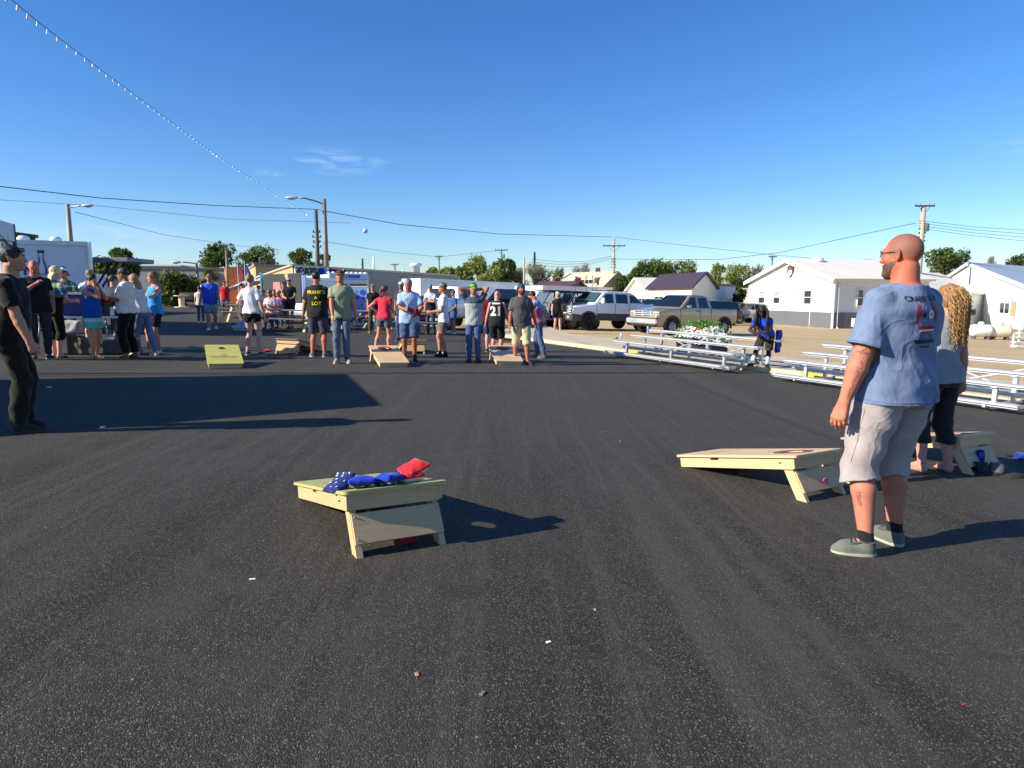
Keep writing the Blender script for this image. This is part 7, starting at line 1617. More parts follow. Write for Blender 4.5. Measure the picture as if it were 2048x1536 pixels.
for i, (a_, b_, t_, c_, s_) in enumerate(((1256, 1302, 523, T1, 31), (1284, 1345, 519, T2, 32), (1330, 1392, 521, T2, 33))): tree('tall leafy tree behind the maroon roof, %s' % ['left one', 'middle one', 'right one'][i], a_, b_, t_, 92+2*i, c_, 590, 3400, seed=s_, lobes=12)
tree('light green tree right of the maroon-roofed house', 1412, 1448, 526, 95, T3, 590, 1700, seed=34, lobes=8); tree('wide light green tree left of the white hall', 1440, 1505, 528, 98, T3, 595, 3000, seed=35, lobes=11); tree('thin half-bare tree near the corner of the white hall', 1495, 1535, 528, 100, (116, 124, 70), 590, 1000, seed=36, lobes=8, bare=.55); tree('dark round bush at the end of the white annex', 1466, 1492, 575, 66, T4, 606, 1400, 'bush', seed=37, lobes=8, name='bush')
tree('leafless trees over the ridge of the white hall', 1610, 1660, 520, 110, T3, 560, 400, seed=38, lobes=8, bare=.96); tree('second leafless tree over the ridge of the white hall', 1710, 1760, 518, 110, T3, 560, 400, seed=39, lobes=8, bare=.96)
tree('full green tree right of the bald head', 1842, 1932, 497, 85, T1, 560, 4200, seed=40, lobes=14); tree('pine-like tree at the right edge of the picture', 2004, 2080, 507, 88, (78, 90, 44), 570, 2200, seed=41, lobes=9); tree('small bare tree beyond the second white hall', 1966, 1990, 512, 95, T3, 560, 100, seed=42, lobes=5, bare=.98)
tree('low green bush between the long trailers', 1040, 1062, 573, 70, T2, 600, 1000, 'bush', seed=43, lobes=7, name='bush')
tree('weedy shrubs along the base of the white annex', 1440, 1470, 604, 60, T2, 616, 700, 'bush', seed=44, lobes=6, name='bush')
# ------------------------------------------------------------------ the people
TAN1, TAN2, PALE1, DARK1, RED1 = (208, 148, 116), (190, 128, 96), (226, 178, 156), (74, 48, 38), (208, 134, 106)
def scribble(P, path, m, nm='tattoo', r=.0014, on='body'):
    tg = P[on].data; bv = BVHTree.FromPolygons([v.co.copy() for v in tg.vertices], [tuple(p.vertices) for p in tg.polygons]); mb = MB()
    for ln in path:
        pts = []
        for q in ln:
            h = bv.find_nearest(V(q)); pts.append(h[0]+h[1]*.0006)
        if len(pts) > 1: mb.tube(pts, r, 4)
    return mb.build(nm, m, P['root'], True)
# --- the bald man in the foreground
def p1paint(vs, c, q):
    # clipped hair shadow on the scalp, sunburnt neck and ears, grey stubble round the back
    inhead = (q[:, 2] > -.16) & (q[:, 2] < .16) & (abs(q[:, 0]) < .13) & (abs(q[:, 1]) < .15)
    n = np.sin(q[:, 0]*900)*np.sin(q[:, 1]*870)*np.sin(q[:, 2]*910)
    wt = np.clip((q[:, 2]+.026)/.03, 0, 1)*np.clip((q[:, 1]+.062-.8*np.maximum(0, q[:, 2]-.075))/.03, 0, 1)*inhead; clip_ = wt > .99; k = (.80+.09*n)[:, None]; wt = wt[:, None]*.85
    c = c*(1-wt)+np.array((.56, .68, .80))*k*wt
    rw = (inhead*(1-wt[:, 0]))[:, None]; c = c*(1-rw*np.array((-.02, .20, .24)))
    ear = inhead & (abs(q[:, 0]) > .078); c[ear] *= (1.05, .85, .82)
    return c
P1 = person('bald bearded man in a blue crab shirt and pale shorts, his back turned', 1762, 1099, 466, face=-152, w=1.42, belly=.55, arm=1.22, skin_=RED1, hair=None, beard=(92, 68, 52), glasses='clear', head=(8, 2),
  shirt=('tee', (112, 128, 158), {'hem': -.036, 'sleeve': .82, 'ease': .026}), legs=('shorts', (166, 156, 152), .20, 1.2), shoes=('shoe', (104, 108, 98), (176, 176, 158), (34, 34, 36)), hl=(.186, -.040, .458), hr=(-.20, -.07, .46), el=(.55, 1, -.2), er=(-.4, 1, -.2), yl=50, yr=-10, fl=(.098, .012, 0), fr=(-.085, -.012, 0), hip=(-.016, 0), curl=.5, paint=p1paint, h=.0048, fold=.0055)
H1 = P1['H']; ink = mat('print_black', (30, 32, 40), .8); redp = mat('print_red', (168, 34, 40), .8); whp = mat('print_white', (225, 222, 216), .8); blp = mat('print_blue', (74, 96, 142), .8)
def tx(s, size, dx, dz, cuts=2, bold=.001, shear=0):
    vs, fs = text2d(s, size, bold=bold, cuts=cuts, shear=shear); return ([(u+dx, v+dz) for u, v in vs], fs)
def shp(pts, dx=0, dz=0, s=1, cuts=3):
    vs, fs = poly2d(pts, cuts); return ([(u*s+dx, v*s+dz) for u, v in vs], fs)
zc1 = .262
shirt_print(P1, [tx('CRABBY', .050, -.075, .045, shear=.1), tx('GUY', .050, .09, .050, shear=-.1)], ink, True, zc1, .035, 'back_lettering', .82)
clawL = [(-.115, -.14), (-.10, -.10), (-.112, -.04), (-.10, .0), (-.085, .02), (-.088, -.02), (-.070, .005), (-.068, -.05), (-.078, -.10), (-.088, -.13)]
clawR = [(.075, -.12), (.095, -.06), (.10, -.01), (.085, .03), (.074, .005), (.062, .035), (.048, .02), (.045, -.03), (.060, -.07)]
shirt_print(P1, [shp(clawL), shp(clawR), shp([(-.085, -.155), (-.05, -.145), (.0, -.148), (.05, -.143), (.085, -.15), (.08, -.175), (.05, -.195), (-.03, -.20), (-.075, -.185)])], redp, True, zc1, .035, 'crab_print', .78)
shirt_print(P1, [shp(circ(.018, -.062, .024, 18, .032), cuts=1), shp([(-.078, -.172), (.078, -.168), (.076, -.180), (-.074, -.186)])], whp, True, zc1, .035, 'crab_eye_and_teeth', .78).location = P1['Rh'] @ V((0, 0, 0))
shirt_print(P1, [shp(circ(.020, -.060, .008, 12), cuts=0), shp(circ(-.042, -.068, .013, 12, .02), cuts=0), shp([(-.12, -.245), (.09, -.24), (.105, -.252), (.08, -.268), (-.09, -.272)]), tx('THE CRABBY', .018, .0, -.295, 1)]+[shp([(x-.003, -.20), (x+.003, -.20), (x+.008, -.24), (x+.002, -.24)], cuts=1) for x in (-.06, -.03, .04, .06)], ink, True, zc1, .035, 'crab_outline', .78)
for o in list(P1['root'].children):
    if o.name.startswith('crab_eye'): o.location = P1['T'].to_3x3() @ V((0, .0012, 0))
    if o.name.startswith('crab_outline'): o.location = P1['T'].to_3x3() @ V((0, .002, 0))
tat = mat('tattoo_ink', (112, 88, 92), .6); E_, W_, S_ = P1['el'][1], P1['wr'][1], P1['sh'][1]; rnd = random.Random(11)
ax = (W_-E_); out = V((.8, .75, 0)).normalized(); path = []
for i in range(13):
    t = .12+.062*i; c0 = E_+ax*t+out*.05; s1 = ax.normalized(); s2 = s1.cross(out).normalized()
    w_ = rnd.uniform(.5, 1.3); path.append([c0+s2*(.009*w_*math.sin(k*1.1+i*1.7))+s1*(.010*(k-3)/3+.006*math.cos(k*1.9+i)) for k in range(6)]+([c0-s2*.006+s1*.008, c0+s2*.008+s1*.004] if i % 3 == 0 else []))
ax2 = (E_-S_)
for i in range(26):
    t = rnd.uniform(.66, 1.0); ang_ = rnd.uniform(-.9, 1.3); o2 = (Matrix.Rotation(ang_, 3, ax2.normalized()) @ out); c0 = S_+ax2*t+o2*.06
    path.append([c0+V((rnd.uniform(-1, 1), rnd.uniform(-1, 1), rnd.uniform(-1, 1)))*.012+V((.008*math.cos(k), .008*math.sin(k*1.4), .007*math.sin(k))) for k in range(6)])
K_, A_2 = P1['kn'][1], P1['an'][1]; oc = V((.9, .5, 0)).normalized()
for i in range(7): c0 = K_.lerp(A_2, .30+.03*i)+oc*.06; path.append([c0+V((.012*math.cos(k+i), .012*math.sin(k*1.3+i), .012*math.sin(k*1.9))) for k in range(7)])
for a_, b_ in ((0, 13), (13, 39), (39, 60)): scribble(P1, path[a_:b_], tat, r=.0011)
def ring(c, u, v, rad, n=40): return [c+(u*math.cos(2*math.pi*k/n)+v*math.sin(2*math.pi*k/n))*rad for k in range(n+1)]
T1_ = P1['T']; X_, Y_ = V((1, 0, 0)), V((0, 1, 0)); hz1 = -.036*H1
scribble(P1, [ring(T1_ @ V((0, 0, hz1+.022)), X_, Y_, .33, 60), ring(T1_ @ V((0, 0, hz1+.028)), X_, Y_, .33, 60)], mat('shirt_thread', (84, 98, 128), .9), 'hem_stitching', .0011, 'shirt')
for sg in (1, -1):
    ax_ = (P1['el'][sg]-P1['sh'][sg]); c_ = P1['sh'][sg]+ax_*.80; dn_, un_, vn_ = ortho(ax_); scribble(P1, [ring(c_, un_, vn_, .12, 30)], mat('shirt_thread', (84, 98, 128), .9), 'sleeve_stitching', .0011, 'shirt')
kn_, hp_ = P1['kn'], P1['T'] @ V((0, 0, 0)); sm1 = []
for sg in (1, -1):
    a_ = P1['kn'][sg]; top_ = hp_+V((sg*.12, 0, .02)); sm1.append([top_.lerp(a_, k/12)+V((sg*.14, .02, 0)) for k in range(12)])       # side seams
    q_ = hp_+V((sg*.085, .25, -.10)); sm1.append([q_+V(p) for p in ((-.06, 0, .05), (-.06, 0, -.06), (0, 0, -.085), (.06, 0, -.06), (.06, 0, .05), (0, 0, .05), (-.06, 0, .05))])  # back pockets
sm1.append([hp_+V((0, .25, -.02-.02*k)) for k in range(10)])
scribble(P1, sm1, mat('shorts_thread', (128, 114, 114), .9), 'seam', .0016, 'pants')
for sg, yw in ((1, 50), (-1, -10)):   # moccasin stitching, laces and heel tab
    a_ = P1['an'][sg]; M2 = Matrix.Translation((a_.x, a_.y, a_.z-.045*H1)) @ rz(yw); mb = MB()
    arc = [V((.030*H1*math.sin(t)*.78, (-.030-.040*math.cos(t))*H1, .047*H1-.011*H1*max(0, math.cos(t)))) for t in [R(-115+23*k) for k in range(11)]]
    mb.tube([M2 @ p for p in arc], .0028, 5)
    for y_ in (-.036, -.048): mb.tube([M2 @ V((x_*H1, y_*H1, (.056 if abs(x_) < .01 else .050)*H1+(y_+.036)*H1*.35)) for x_ in (-.018, 0, .018)], .003, 5)
    mb.tube([M2 @ V((.027*H1*math.cos(t), (-.006+.026*math.sin(t))*H1, .049*H1)) for t in [R(k*20-30) for k in range(13)]], .0035, 6)
    mb.build('shoe_stitching', mat('lace_grey', (78, 82, 74), .8), P1['root'], True)
# --- hidden player beyond him
person('man hidden behind the bald man, only his tan shoes and shadow showing', 1742, 962, None, H=1.50, face=-115, w=.92, shirt=('tee', (150, 150, 150)), legs=('shorts', (110, 100, 84), -.1), shoes=('shoe', (146, 128, 104), (206, 200, 186)), hair=('short', (60, 46, 36)), fl=(.12, -.03, 0), fr=(-.10, .03, 0), yl=0, yr=10, hl=(.10, -.1, .50), hr=(-.10, -.1, .50))
# --- barefoot woman with curls
P3 = person('barefoot woman with long curly ginger hair, grey tank top and black cropped trousers', 1868, 944, 570, face=-160, fem=1, w=1.08, skin_=(214, 158, 142), hair=('wavy', (150, 108, 68)), head=(18, -4), shirt=('tank', (140, 146, 152), {'hem': -.03, 'ease': .015}), legs=('capri', (44, 42, 44), .50, 1.6), shoes=('bare',), fl=(.07, -.02, 0), fr=(-.075, .02, 0), yl=12, yr=-20, hl=(.12, -.16, .52), hr=(-.19, -.02, .46), h=.0062, fold=.007)
cur = MB(); rnd = random.Random(8)
for i in range(420):
    a = rnd.uniform(-.2, math.pi+.2); r0 = rnd.uniform(.06, .10); st = P3['hp'](r0*math.cos(a)*.95, .02+.085*math.sin(a), rnd.uniform(-.04, .11)); L = rnd.uniform(.20, .42); n = 22; ph = rnd.uniform(0, 6); cr = rnd.uniform(.006, .012); fr_ = rnd.uniform(5, 8)
    dn = P3['Rh'].to_3x3() @ V((rnd.uniform(-.06, .06), .10, 0)); pts = []
    for k in range(n): t = k/(n-1); q = st+dn*math.sin(min(1, t*2)*1.5)*.7+V((0, 0, -L*t)); pts.append(q+V((cr*math.cos(ph+fr_*6.28*t), cr*math.sin(ph+fr_*6.28*t), 0)))
    cur.cur = i % 3; cur.tube(pts, [.0035*(1-.5*k/n) for k in range(n)], 5)
cur.build('curls', [hairmat((158, 116, 68)), hairmat((122, 84, 46)), hairmat((190, 150, 96))], P3['root'], True, fix=False)
# --- man in black at the left edge
P4 = person('man in black polo and olive trousers at the left edge, sunglasses on his head', 44, 862, 490, face=114, lean=7, hip=(0, .02), w=1.12, belly=.35, arm=1.05, skin_=TAN1, hair=('short', (28, 22, 20)), head=(0, 0), shirt=('polo', (22, 21, 23), {'hem': -.05, 'sleeve': .72, 'ease': .02}), legs=('pants', (30, 32, 24), .97, 1.25), shoes=('shoe', (50, 46, 42), (70, 64, 56)), hl=(.10, -.06, .45), hr=(-.145, -.105, .475), er=(-.3, 1, -.4), curl=.8, yl=5, yr=-10, h=.0075, fold=.007)
gm = MB(); hp4 = P4['hp']
for s in (-1, 1): gm.prism([(s*u, v) for u, v in rrect(.010, -.018, .060, .020, .012)], .004, lambda u, v, w: hp4(u, -.092-w+abs(u)*abs(u)*6.5, v+.078)); gm.tube([hp4(s*.058, -.075, .085), hp4(s*.088, .01, .072)], .003, 5)
gm.build('sunglasses', mat('glasses_frame', (20, 20, 22), .3), P4['root'])
# --- crowd at the folding table
LT = 'players and helpers round the folding table'
person('bald man in a black tee leaning with a hand near his chin by the tent leg', None, None, 519, None, None) if 0 else None
def hidden(label, px, top, d, **k):
    p0 = PD(px, d); rr = ray(px, top); Zt = CAMH+rr.z*d/rr.y; return person(label, px, d=d, H=(Zt-p0.z), **k)
hidden('bald man in a black tee raising a hand to his chin by the tent leg', 72, 520, 12.8, face=45, w=1.18, belly=.4, skin_=(200, 124, 104), shirt=('tee', (26, 28, 36)), legs=('jeans', (40, 46, 60)), hr=(-.03, -.16, .76), er=(-.6, -.2, -1), hl=(.12, -.12, .52), group=LT)
person('long-haired blonde woman in a green and blue print top seen from behind', 112, 716, 531, face=165, fem=1, w=1.22, belly=.3, lean=8, side=-3, skin_=PALE1, hair=('long', (216, 194, 140), .27), head=(-30, 10), shirt=('tee', (26, 26, 30), {'stripes': [(1.16, 1.6, (92, 132, 116)), (1.24, 1.30, (56, 84, 170)), (1.34, 1.42, (176, 190, 150))], 'hem': -.02}), legs=('capri', (24, 24, 28), .35, 1.2), shoes=('sandal', (40, 34, 34)), hl=(.10, -.2, .62), hr=(-.12, -.2, .62), fl=(.045, -.02, 0), fr=(-.05, 0, 0), group=LT)
hidden('man in a white and black cap with sunglasses and a patterned shirt beyond the table', 131, 535, 15.4, face=10, skin_=TAN2, hair=('short', (60, 50, 44)), cap=((220, 220, 222), 0, (26, 28, 34)), glasses='sun', shirt=('button', (62, 92, 80), {'stripes': [(1.2, 1.25, (150, 170, 160)), (1.35, 1.38, (150, 170, 160))]}), legs=('shorts', (70, 70, 76)), hl=(.16, -.2, .62), hr=(-.1, -.2, .6), group=LT)
hidden('short-haired helper in a white shirt bending behind the boy in blue', 180, 537, 15.6, face=-160, lean=12, skin_=PALE1, hair=('short', (150, 116, 72)), shirt=('tee', (222, 224, 228)), legs=('shorts', (70, 80, 100)), hl=(.12, -.22, .6), hr=(-.12, -.22, .6), group=LT)
person('child in a blue tank top and teal swim shorts holding both hands to the face', 191, 718, 548, face=80, w=1.05, belly=.25, skin_=(214, 150, 118), hair=('short', (34, 28, 26)), head=(5, 12), lean=2, shirt=('tank', (22, 78, 170), {'hem': -.01, 'ease': .018}), legs=('short', (80, 190, 170), -.35, 1.5), mats={'legs': cloth((84, 186, 168), name='swim_fabric', stripes=[(.80, .86, (30, 60, 140)), (.88, .91, (40, 80, 160)), (.72, .78, (190, 200, 210))])}, shoes=('sandal', (96, 92, 74)), hl=(.045, -.085, .845), hr=(-.03, -.085, .86), el=(.3, -.2, -1), er=(-.3, -.2, -1), fl=(.04, .02, 0), fr=(-.045, -.01, 0), group=LT)
P7 = person('woman in a white tee and black trousers holding a red bag, facing left', 262, 716, 535, face=-78, fem=1, w=1.30, belly=.55, skin_=(176, 112, 84), hair=('short', (40, 26, 24)), head=(-10, 12), glasses='sun', shirt=('tee', (222, 214, 204), {'hem': -.015, 'sleeve': .85, 'ease': .03}), legs=('pants', (18, 18, 22), .93, 1.2), shoes=('sandal', (70, 48, 40)), hl=(.05, -.20, .67), hr=(-.06, -.21, .66), el=(.5, .8, -.6), er=(-.5, .8, -.6), fl=(.05, -.03, 0), fr=(-.05, .04, 0), curl=.9, group=LT)
F = Field(.012); F.rbox((0, 0, 0), (.30, .16, .15), .04); F.fn('n', folds(.008, 22)); o = F.build('red_bag', cloth((170, 40, 30), name='red_nylon')); o.matrix_world = Matrix.Translation(P7['p0']) @ rz(-78) @ Matrix.Translation(V((0, -.27, .64))*P7['H']*.97); o.location = P7['p0']+(rz(-78) @ V((0, -.235*P7['H'], .645*P7['H']))); o.rotation_euler = (0, 0, R(10)); tag(o, 'red soft bag held in front of the woman in the white tee', 'bag')
person('woman in a white tee and blue jeans leaning over the table, long fair hair', 292, 712, 546, face=-105, fem=1, lean=14, skin_=PALE1, hair=('long', (150, 118, 84), .16), head=(-5, 14), shirt=('tee', (214, 214, 218)), legs=('jeans', (84, 118, 168)), shoes=('shoe', (196, 184, 170), (220, 220, 216)), hl=(.08, -.30, .60), hr=(-.10, -.3, .58), fl=(.05, -.08, 0), fr=(-.06, .10, 0), group=LT)
person('woman in a bright blue tank top and black shorts stretching an arm to the right', 316, 708, 543, face=-35, fem=1, w=1.02, skin_=(214, 150, 118), hair=('long', (112, 78, 50), .20), head=(-25, 5), side=4, shirt=('tank', (58, 150, 214), {'hem': -.03, 'ease': .02}), legs=('short', (26, 28, 40), -.25), shoes=('shoe', (200, 186, 170), (40, 40, 44)), hl=(.345, -.20, .70), el=(.4, .5, -.8), hr=(-.1, -.2, .62), fl=(.04, 0, 0), fr=(-.07, -.06, 0), group=LT, curl=.5)
hidden('person in a dark vest raising a bare arm behind the woman with the red bag', 228, 550, 15.2, face=150, skin_=(220, 160, 130), hair=('short', (80, 52, 40)), shirt=('tee', (60, 60, 66)), legs=('jeans', (60, 66, 84)), hl=(.06, -.12, .80), el=(.6, .2, -1), hr=(-.1, -.16, .6), group=LT)
# --- middle ground players
MG = 'players and onlookers in the middle of the lot'
BR = lambda c: ('short', c)
person('man in a royal blue polo and denim shorts walking towards the camera', 424, 660, 548, face=14, w=1.12, belly=.5, skin_=(206, 132, 110), hair=BR((120, 110, 104)), cap=((120, 108, 104), 0), shirt=('polo', (44, 84, 200)), legs=('shorts', (108, 140, 170), -.12, 1, 'denim'), shoes=('shoe', (226, 226, 222), (226, 226, 222)), hr=(-.19, -.03, .43), hl=(.17, -.10, .47), fr=(-.03, -.09, 0), fl=(.05, .13, .015), yr=-5, yl=8, group=MG)
person('woman with a hair bun, white tee and black running shorts, seen from behind', 507, 711, 549, face=176, fem=1, w=.96, skin_=(226, 176, 166), hair=('bun', (150, 110, 66)), shirt=('tee', (226, 226, 224), {'hem': -.0, 'sleeve': .7, 'ease': .024}), legs=('short', (26, 24, 30), -.62, 1.3), shoes=('shoe', (90, 86, 84), (200, 198, 196)), hl=(.14, -.14, .60), el=(.5, .8, -.4), hr=(-.17, .0, .46), fl=(.075, .0, 0), fr=(-.095, .01, 0), group=MG, fold=.008)
person('man in black tee, black shorts and white socks facing the camera by a table', 582, 657, 556, face=10, skin_=(212, 146, 116), hair=BR((50, 40, 34)), cap=((176, 160, 150), 0, (50, 48, 50)), glasses='sun', shirt=('tee', (32, 34, 48)), legs=('short', (24, 26, 28), -.3), shoes=('shoe', (110, 104, 100), (190, 186, 180), (224, 222, 220)), hl=(.06, -.19, .60), hr=(-.06, -.19, .61), el=(.6, .6, -.8), er=(-.6, .6, -.8), fl=(.03, -.05, 0), fr=(-.045, .04, 0), group=MG)
P9 = person('man from behind with yellow lettering on his black tee and dark shorts', 638, 714, 543, face=178, w=1.12, belly=.2, skin_=(196, 122, 88), hair=BR((34, 28, 26)), cap=((56, 58, 64), 180, (30, 30, 34)), shirt=('tee', (40, 38, 38), {'sleeve': .75, 'ease': .024}), legs=('shorts', (70, 66, 82), -.06, 1.2), shoes=('shoe', (116, 112, 104), (196, 192, 180)), hl=(.19, -.03, .44), hr=(-.17, -.06, .45), fl=(.07, .02, 0), fr=(-.065, -.01, 0), yl=28, yr=-10, group=MG)
yl_ = mat('print_yellow', (226, 206, 40), .8)
shirt_print(P9, [tx("FRANK'S", .10, .02, .10, 1, .003), tx('A', .085, .02, -.015, 1, .003), tx('LOT', .11, .03, -.14, 1, .003)], yl_, True, .185, 0, 'back_lettering')
P10 = person('smiling man in an olive tee, blue jeans and a brown cap holding a dark bag', 686, 726, 540, face=8, skin_=(208, 140, 104), hair=BR((70, 48, 36)), cap=((78, 62, 58), 0), shirt=('tee', (142, 150, 122), {'ease': .02}), legs=('jeans', (84, 108, 134)), shoes=('shoe', (150, 144, 120), (206, 200, 184)), hr=(-.075, -.15, .50), er=(-.8, .5, -.3), hl=(.165, -.03, .45), fr=(-.055, -.05, 0), fl=(.045, .0, 0), yr=-8, yl=24, group=MG, curl=.9)
q = P10['p0']+(rz(8) @ V((-.005*1.8, -.20*1.8, .49*P10['H']))); bag('dark bean bag in the hand of the man in the olive tee', q, (52, 50, 48), (R(10), 0, .3), sz=.14, group=None)
person('man in a black tee, sunglasses and dark camouflage trousers behind the players', 748, 667, 568, face=12, w=1.02, skin_=(206, 140, 116), hair=BR((60, 50, 40)), cap=((124, 116, 96), 0), glasses='sun', shirt=('tee', (28, 32, 30)), legs=('pants', (66, 66, 58)), mats={'legs': cloth((70, 70, 60), name='camouflage', stripes=None)}, shoes=('boot', (170, 120, 86), (120, 90, 70)), hr=(-.10, -.10, .50), hl=(.13, .03, .5), fl=(.085, -.06, 0), fr=(-.07, .02, 0), yl=35, group=MG)
person('long-ponytailed woman in a red tee and grey shorts, hand on hip, from behind', 770, 706, 571, face=160, fem=1, w=1.08, lean=3, skin_=(222, 150, 130), hair=('pony', (86, 60, 40)), head=(-25, 6), shirt=('tee', (206, 50, 74), {'sleeve': .45, 'ease': .018}), legs=('short', (86, 90, 100), -.5, 1.3), shoes=('shoe', (70, 60, 60), (180, 176, 170)), hl=(.115, -.02, .60), el=(1, .6, .1), hr=(-.10, -.18, .58), fl=(.13, .07, 0), fr=(-.05, -.02, 0), group=MG)
hidden('man in a white cap and sunglasses peering from behind the man in light blue', 803, 563, 21.5, face=-8, skin_=(170, 120, 100), hair=BR((60, 50, 40)), cap=((226, 226, 226), 0), glasses='sun', shirt=('tee', (60, 62, 66)), legs=('jeans', (50, 70, 130)), group=MG)
P13 = person('grey-haired man in a light blue shirt and denim shorts sorting red bags', 820, 722, 557, face=6, w=1.1, belly=.2, lean=2, skin_=(190, 118, 84), hair=BR((128, 122, 118)), head=(0, 24), shirt=('button', (160, 186, 218), {'hem': -.06, 'sleeve': .8, 'ease': .024}), legs=('shorts', (58, 88, 130), -.05, 1.15, 'denim'), shoes=('shoe', (34, 34, 36), (60, 60, 60), (40, 44, 56)), hr=(.005, -.19, .62), er=(-.9, .5, -.4), hl=(.10, -.18, .58), el=(.9, .5, -.4), fl=(.06, -.04, 0), fr=(-.065, .02, 0), group=MG)
q = P13['p0']+(rz(6) @ V((.03*1.8, -.215*P13['H'], .625*P13['H']))); bag('red bean bag held higher by the grey-haired man', q, (205, 30, 45), (R(35), R(25), .3), sz=.15, group='red bags held by the grey-haired man'); bag('red bean bag held lower by the grey-haired man', q+V((.16, -.02, -.06)), (170, 24, 36), (R(60), R(35), .8), sz=.15, group='red bags held by the grey-haired man')
person('man in a teal cap and black vest with crossed arms, wearing jeans', 862, 669, 569, face=-6, w=.98, skin_=(206, 150, 126), hair=BR((60, 46, 38)), cap=((60, 150, 160), 0), shirt=('button', (206, 212, 222), {'stripes': [(.70, 1.17, (34, 36, 40))]}), legs=('jeans', (50, 60, 84)), shoes=('shoe', (60, 60, 64), (150, 150, 150)), hl=(-.055, -.13, .68), hr=(.06, -.15, .66), el=(.9, -.1, -.5), er=(-.9, -.1, -.5), fl=(.07, -.01, 0), fr=(-.06, .02, 0), group=MG)
person('young man in a white tee, grey cap and taupe shorts in profile facing left', 888, 714, 566, face=-82, w=.95, skin_=(212, 142, 112), hair=BR((60, 46, 36)), cap=((128, 130, 138), 0, (176, 144, 100)), shirt=('tee', (222, 226, 240), {'ease': .022}), legs=('short', (108, 98, 98), -.3, 1.3), shoes=('shoe', (26, 26, 30), (40, 40, 44), (28, 28, 30)), hl=(.05, -.17, .615), hr=(-.04, -.15, .61), el=(.3, 1, -.5), er=(-.3, 1, -.5), fl=(.04, .02, 0), fr=(-.03, -.05, 0), curl=.9, group=MG)
person('older man in a dark cap and blue shirt half hidden behind the youth in white', 908, 668, 580, face=-60, w=1.0, belly=.4, skin_=(206, 140, 110), hair=BR((150, 146, 140)), cap=((60, 64, 60), 0), shirt=('button', (56, 84, 140), {'hem': -.06}), legs=('shorts', (60, 80, 130), -.2), shoes=('shoe', (200, 196, 190), (226, 224, 220)), hl=(.1, -.12, .55), group=MG)
person('man in a lime green cap holding his head with both hands, grey tee and jeans', 948, 725, 566, face=-2, skin_=(204, 142, 116), hair=BR((60, 46, 36)), cap=((96, 176, 62), 0), head=(10, 14), shirt=('tee', (160, 166, 168), {'sleeve': .6, 'ease': .02, 'stripes': [(1.30, 1.7, (66, 78, 94))]}), legs=('jeans', (54, 84, 140), .99), shoes=('boot', (70, 46, 40), (50, 36, 32)), hl=(.035, .02, .915), hr=(-.035, .02, .915), el=(1, -.25, .25), er=(-1, -.25, .25), fl=(.052, 0, 0), fr=(-.062, .0, 0), yl=22, yr=-12, group=MG)
hidden('person in a maroon shirt half hidden left of the number 21 shirt', 966, 579, 18.2, face=165, skin_=(224, 170, 160), hair=BR((150, 120, 110)), shirt=('long', (110, 34, 44)), legs=('shorts', (40, 54, 96), -.1), hl=(.16, 0, .45), group=MG)
P18 = person('bald man in a black number 21 basketball shirt and black shorts from behind', 994, 712, 581, face=172, w=1.12, belly=.3, skin_=(220, 160, 146), hair=None, head=(-10, 18), shirt=('jersey', (38, 38, 44), {'hem': -.07, 'ease': .028, 'sleeve': 0}), legs=('shorts', (28, 30, 36), -.02, 1.3), shoes=('shoe', (50, 50, 54), (180, 178, 176)), hl=(.19, -.03, .45), hr=(-.18, -.08, .48), group=MG)
nw = mat('print_white2', (226, 226, 226), .8); shirt_print(P18, [tx('21', .30, 0, -.06, 2, .012), shp([(-.10, .12), (.10, .12), (.10, .155), (-.10, .155)])], nw, True, .20, 0, 'number_21')
person('bearded man in a charcoal tee, khaki shorts and a backward blue cap', 1042, 729, 567, face=8, w=1.1, belly=.25, skin_=(190, 118, 90), hair=('long', (52, 34, 28), .04), beard=(60, 38, 30), cap=((36, 84, 130), 180, (30, 50, 70)), head=(8, 2), shirt=('tee', (84, 82, 84), {'ease': .026, 'sleeve': .78}), legs=('shorts', (196, 180, 146), .04, 1.2), shoes=('shoe', (44, 42, 44), (90, 88, 86)), hr=(-.16, -.06, .43), hl=(.20, .0, .46), fl=(.075, -.06, 0), fr=(-.06, .10, 0), yl=30, group=MG)
person('stout man in a pink and blue tank top and jeans, head bowed, facing left', 1078, 716, 580, face=-105, w=1.28, belly=.6, lean=12, arm=1.15, skin_=(216, 140, 116), hair=BR((44, 32, 28)), head=(-5, 26), shirt=('tank', (170, 90, 112), {'hem': -.02, 'ease': .03, 'stripes': [(1.24, 1.8, (84, 150, 196)), (.9, 1.0, (214, 130, 136))]}), legs=('jeans', (66, 98, 144)), shoes=('shoe', (100, 104, 84), (160, 158, 140)), hl=(.10, -.20, .52), hr=(-.1, -.18, .5), fl=(.045, .09, 0), fr=(-.05, -.03, 0), group=MG)
person('man in a black tee, black shorts and white cap walking past the buggies', 1114, 665, 583, face=15, skin_=(220, 166, 136), hair=BR((70, 56, 46)), cap=((222, 222, 224), 0), shirt=('tee', (36, 34, 38)), legs=('shorts', (24, 24, 26), -.35), shoes=('shoe', (196, 190, 174), (210, 206, 196)), hr=(-.16, -.06, .44), hl=(.13, .05, .5), fl=(.06, -.08, 0), fr=(-.05, .04, 0), group=MG)
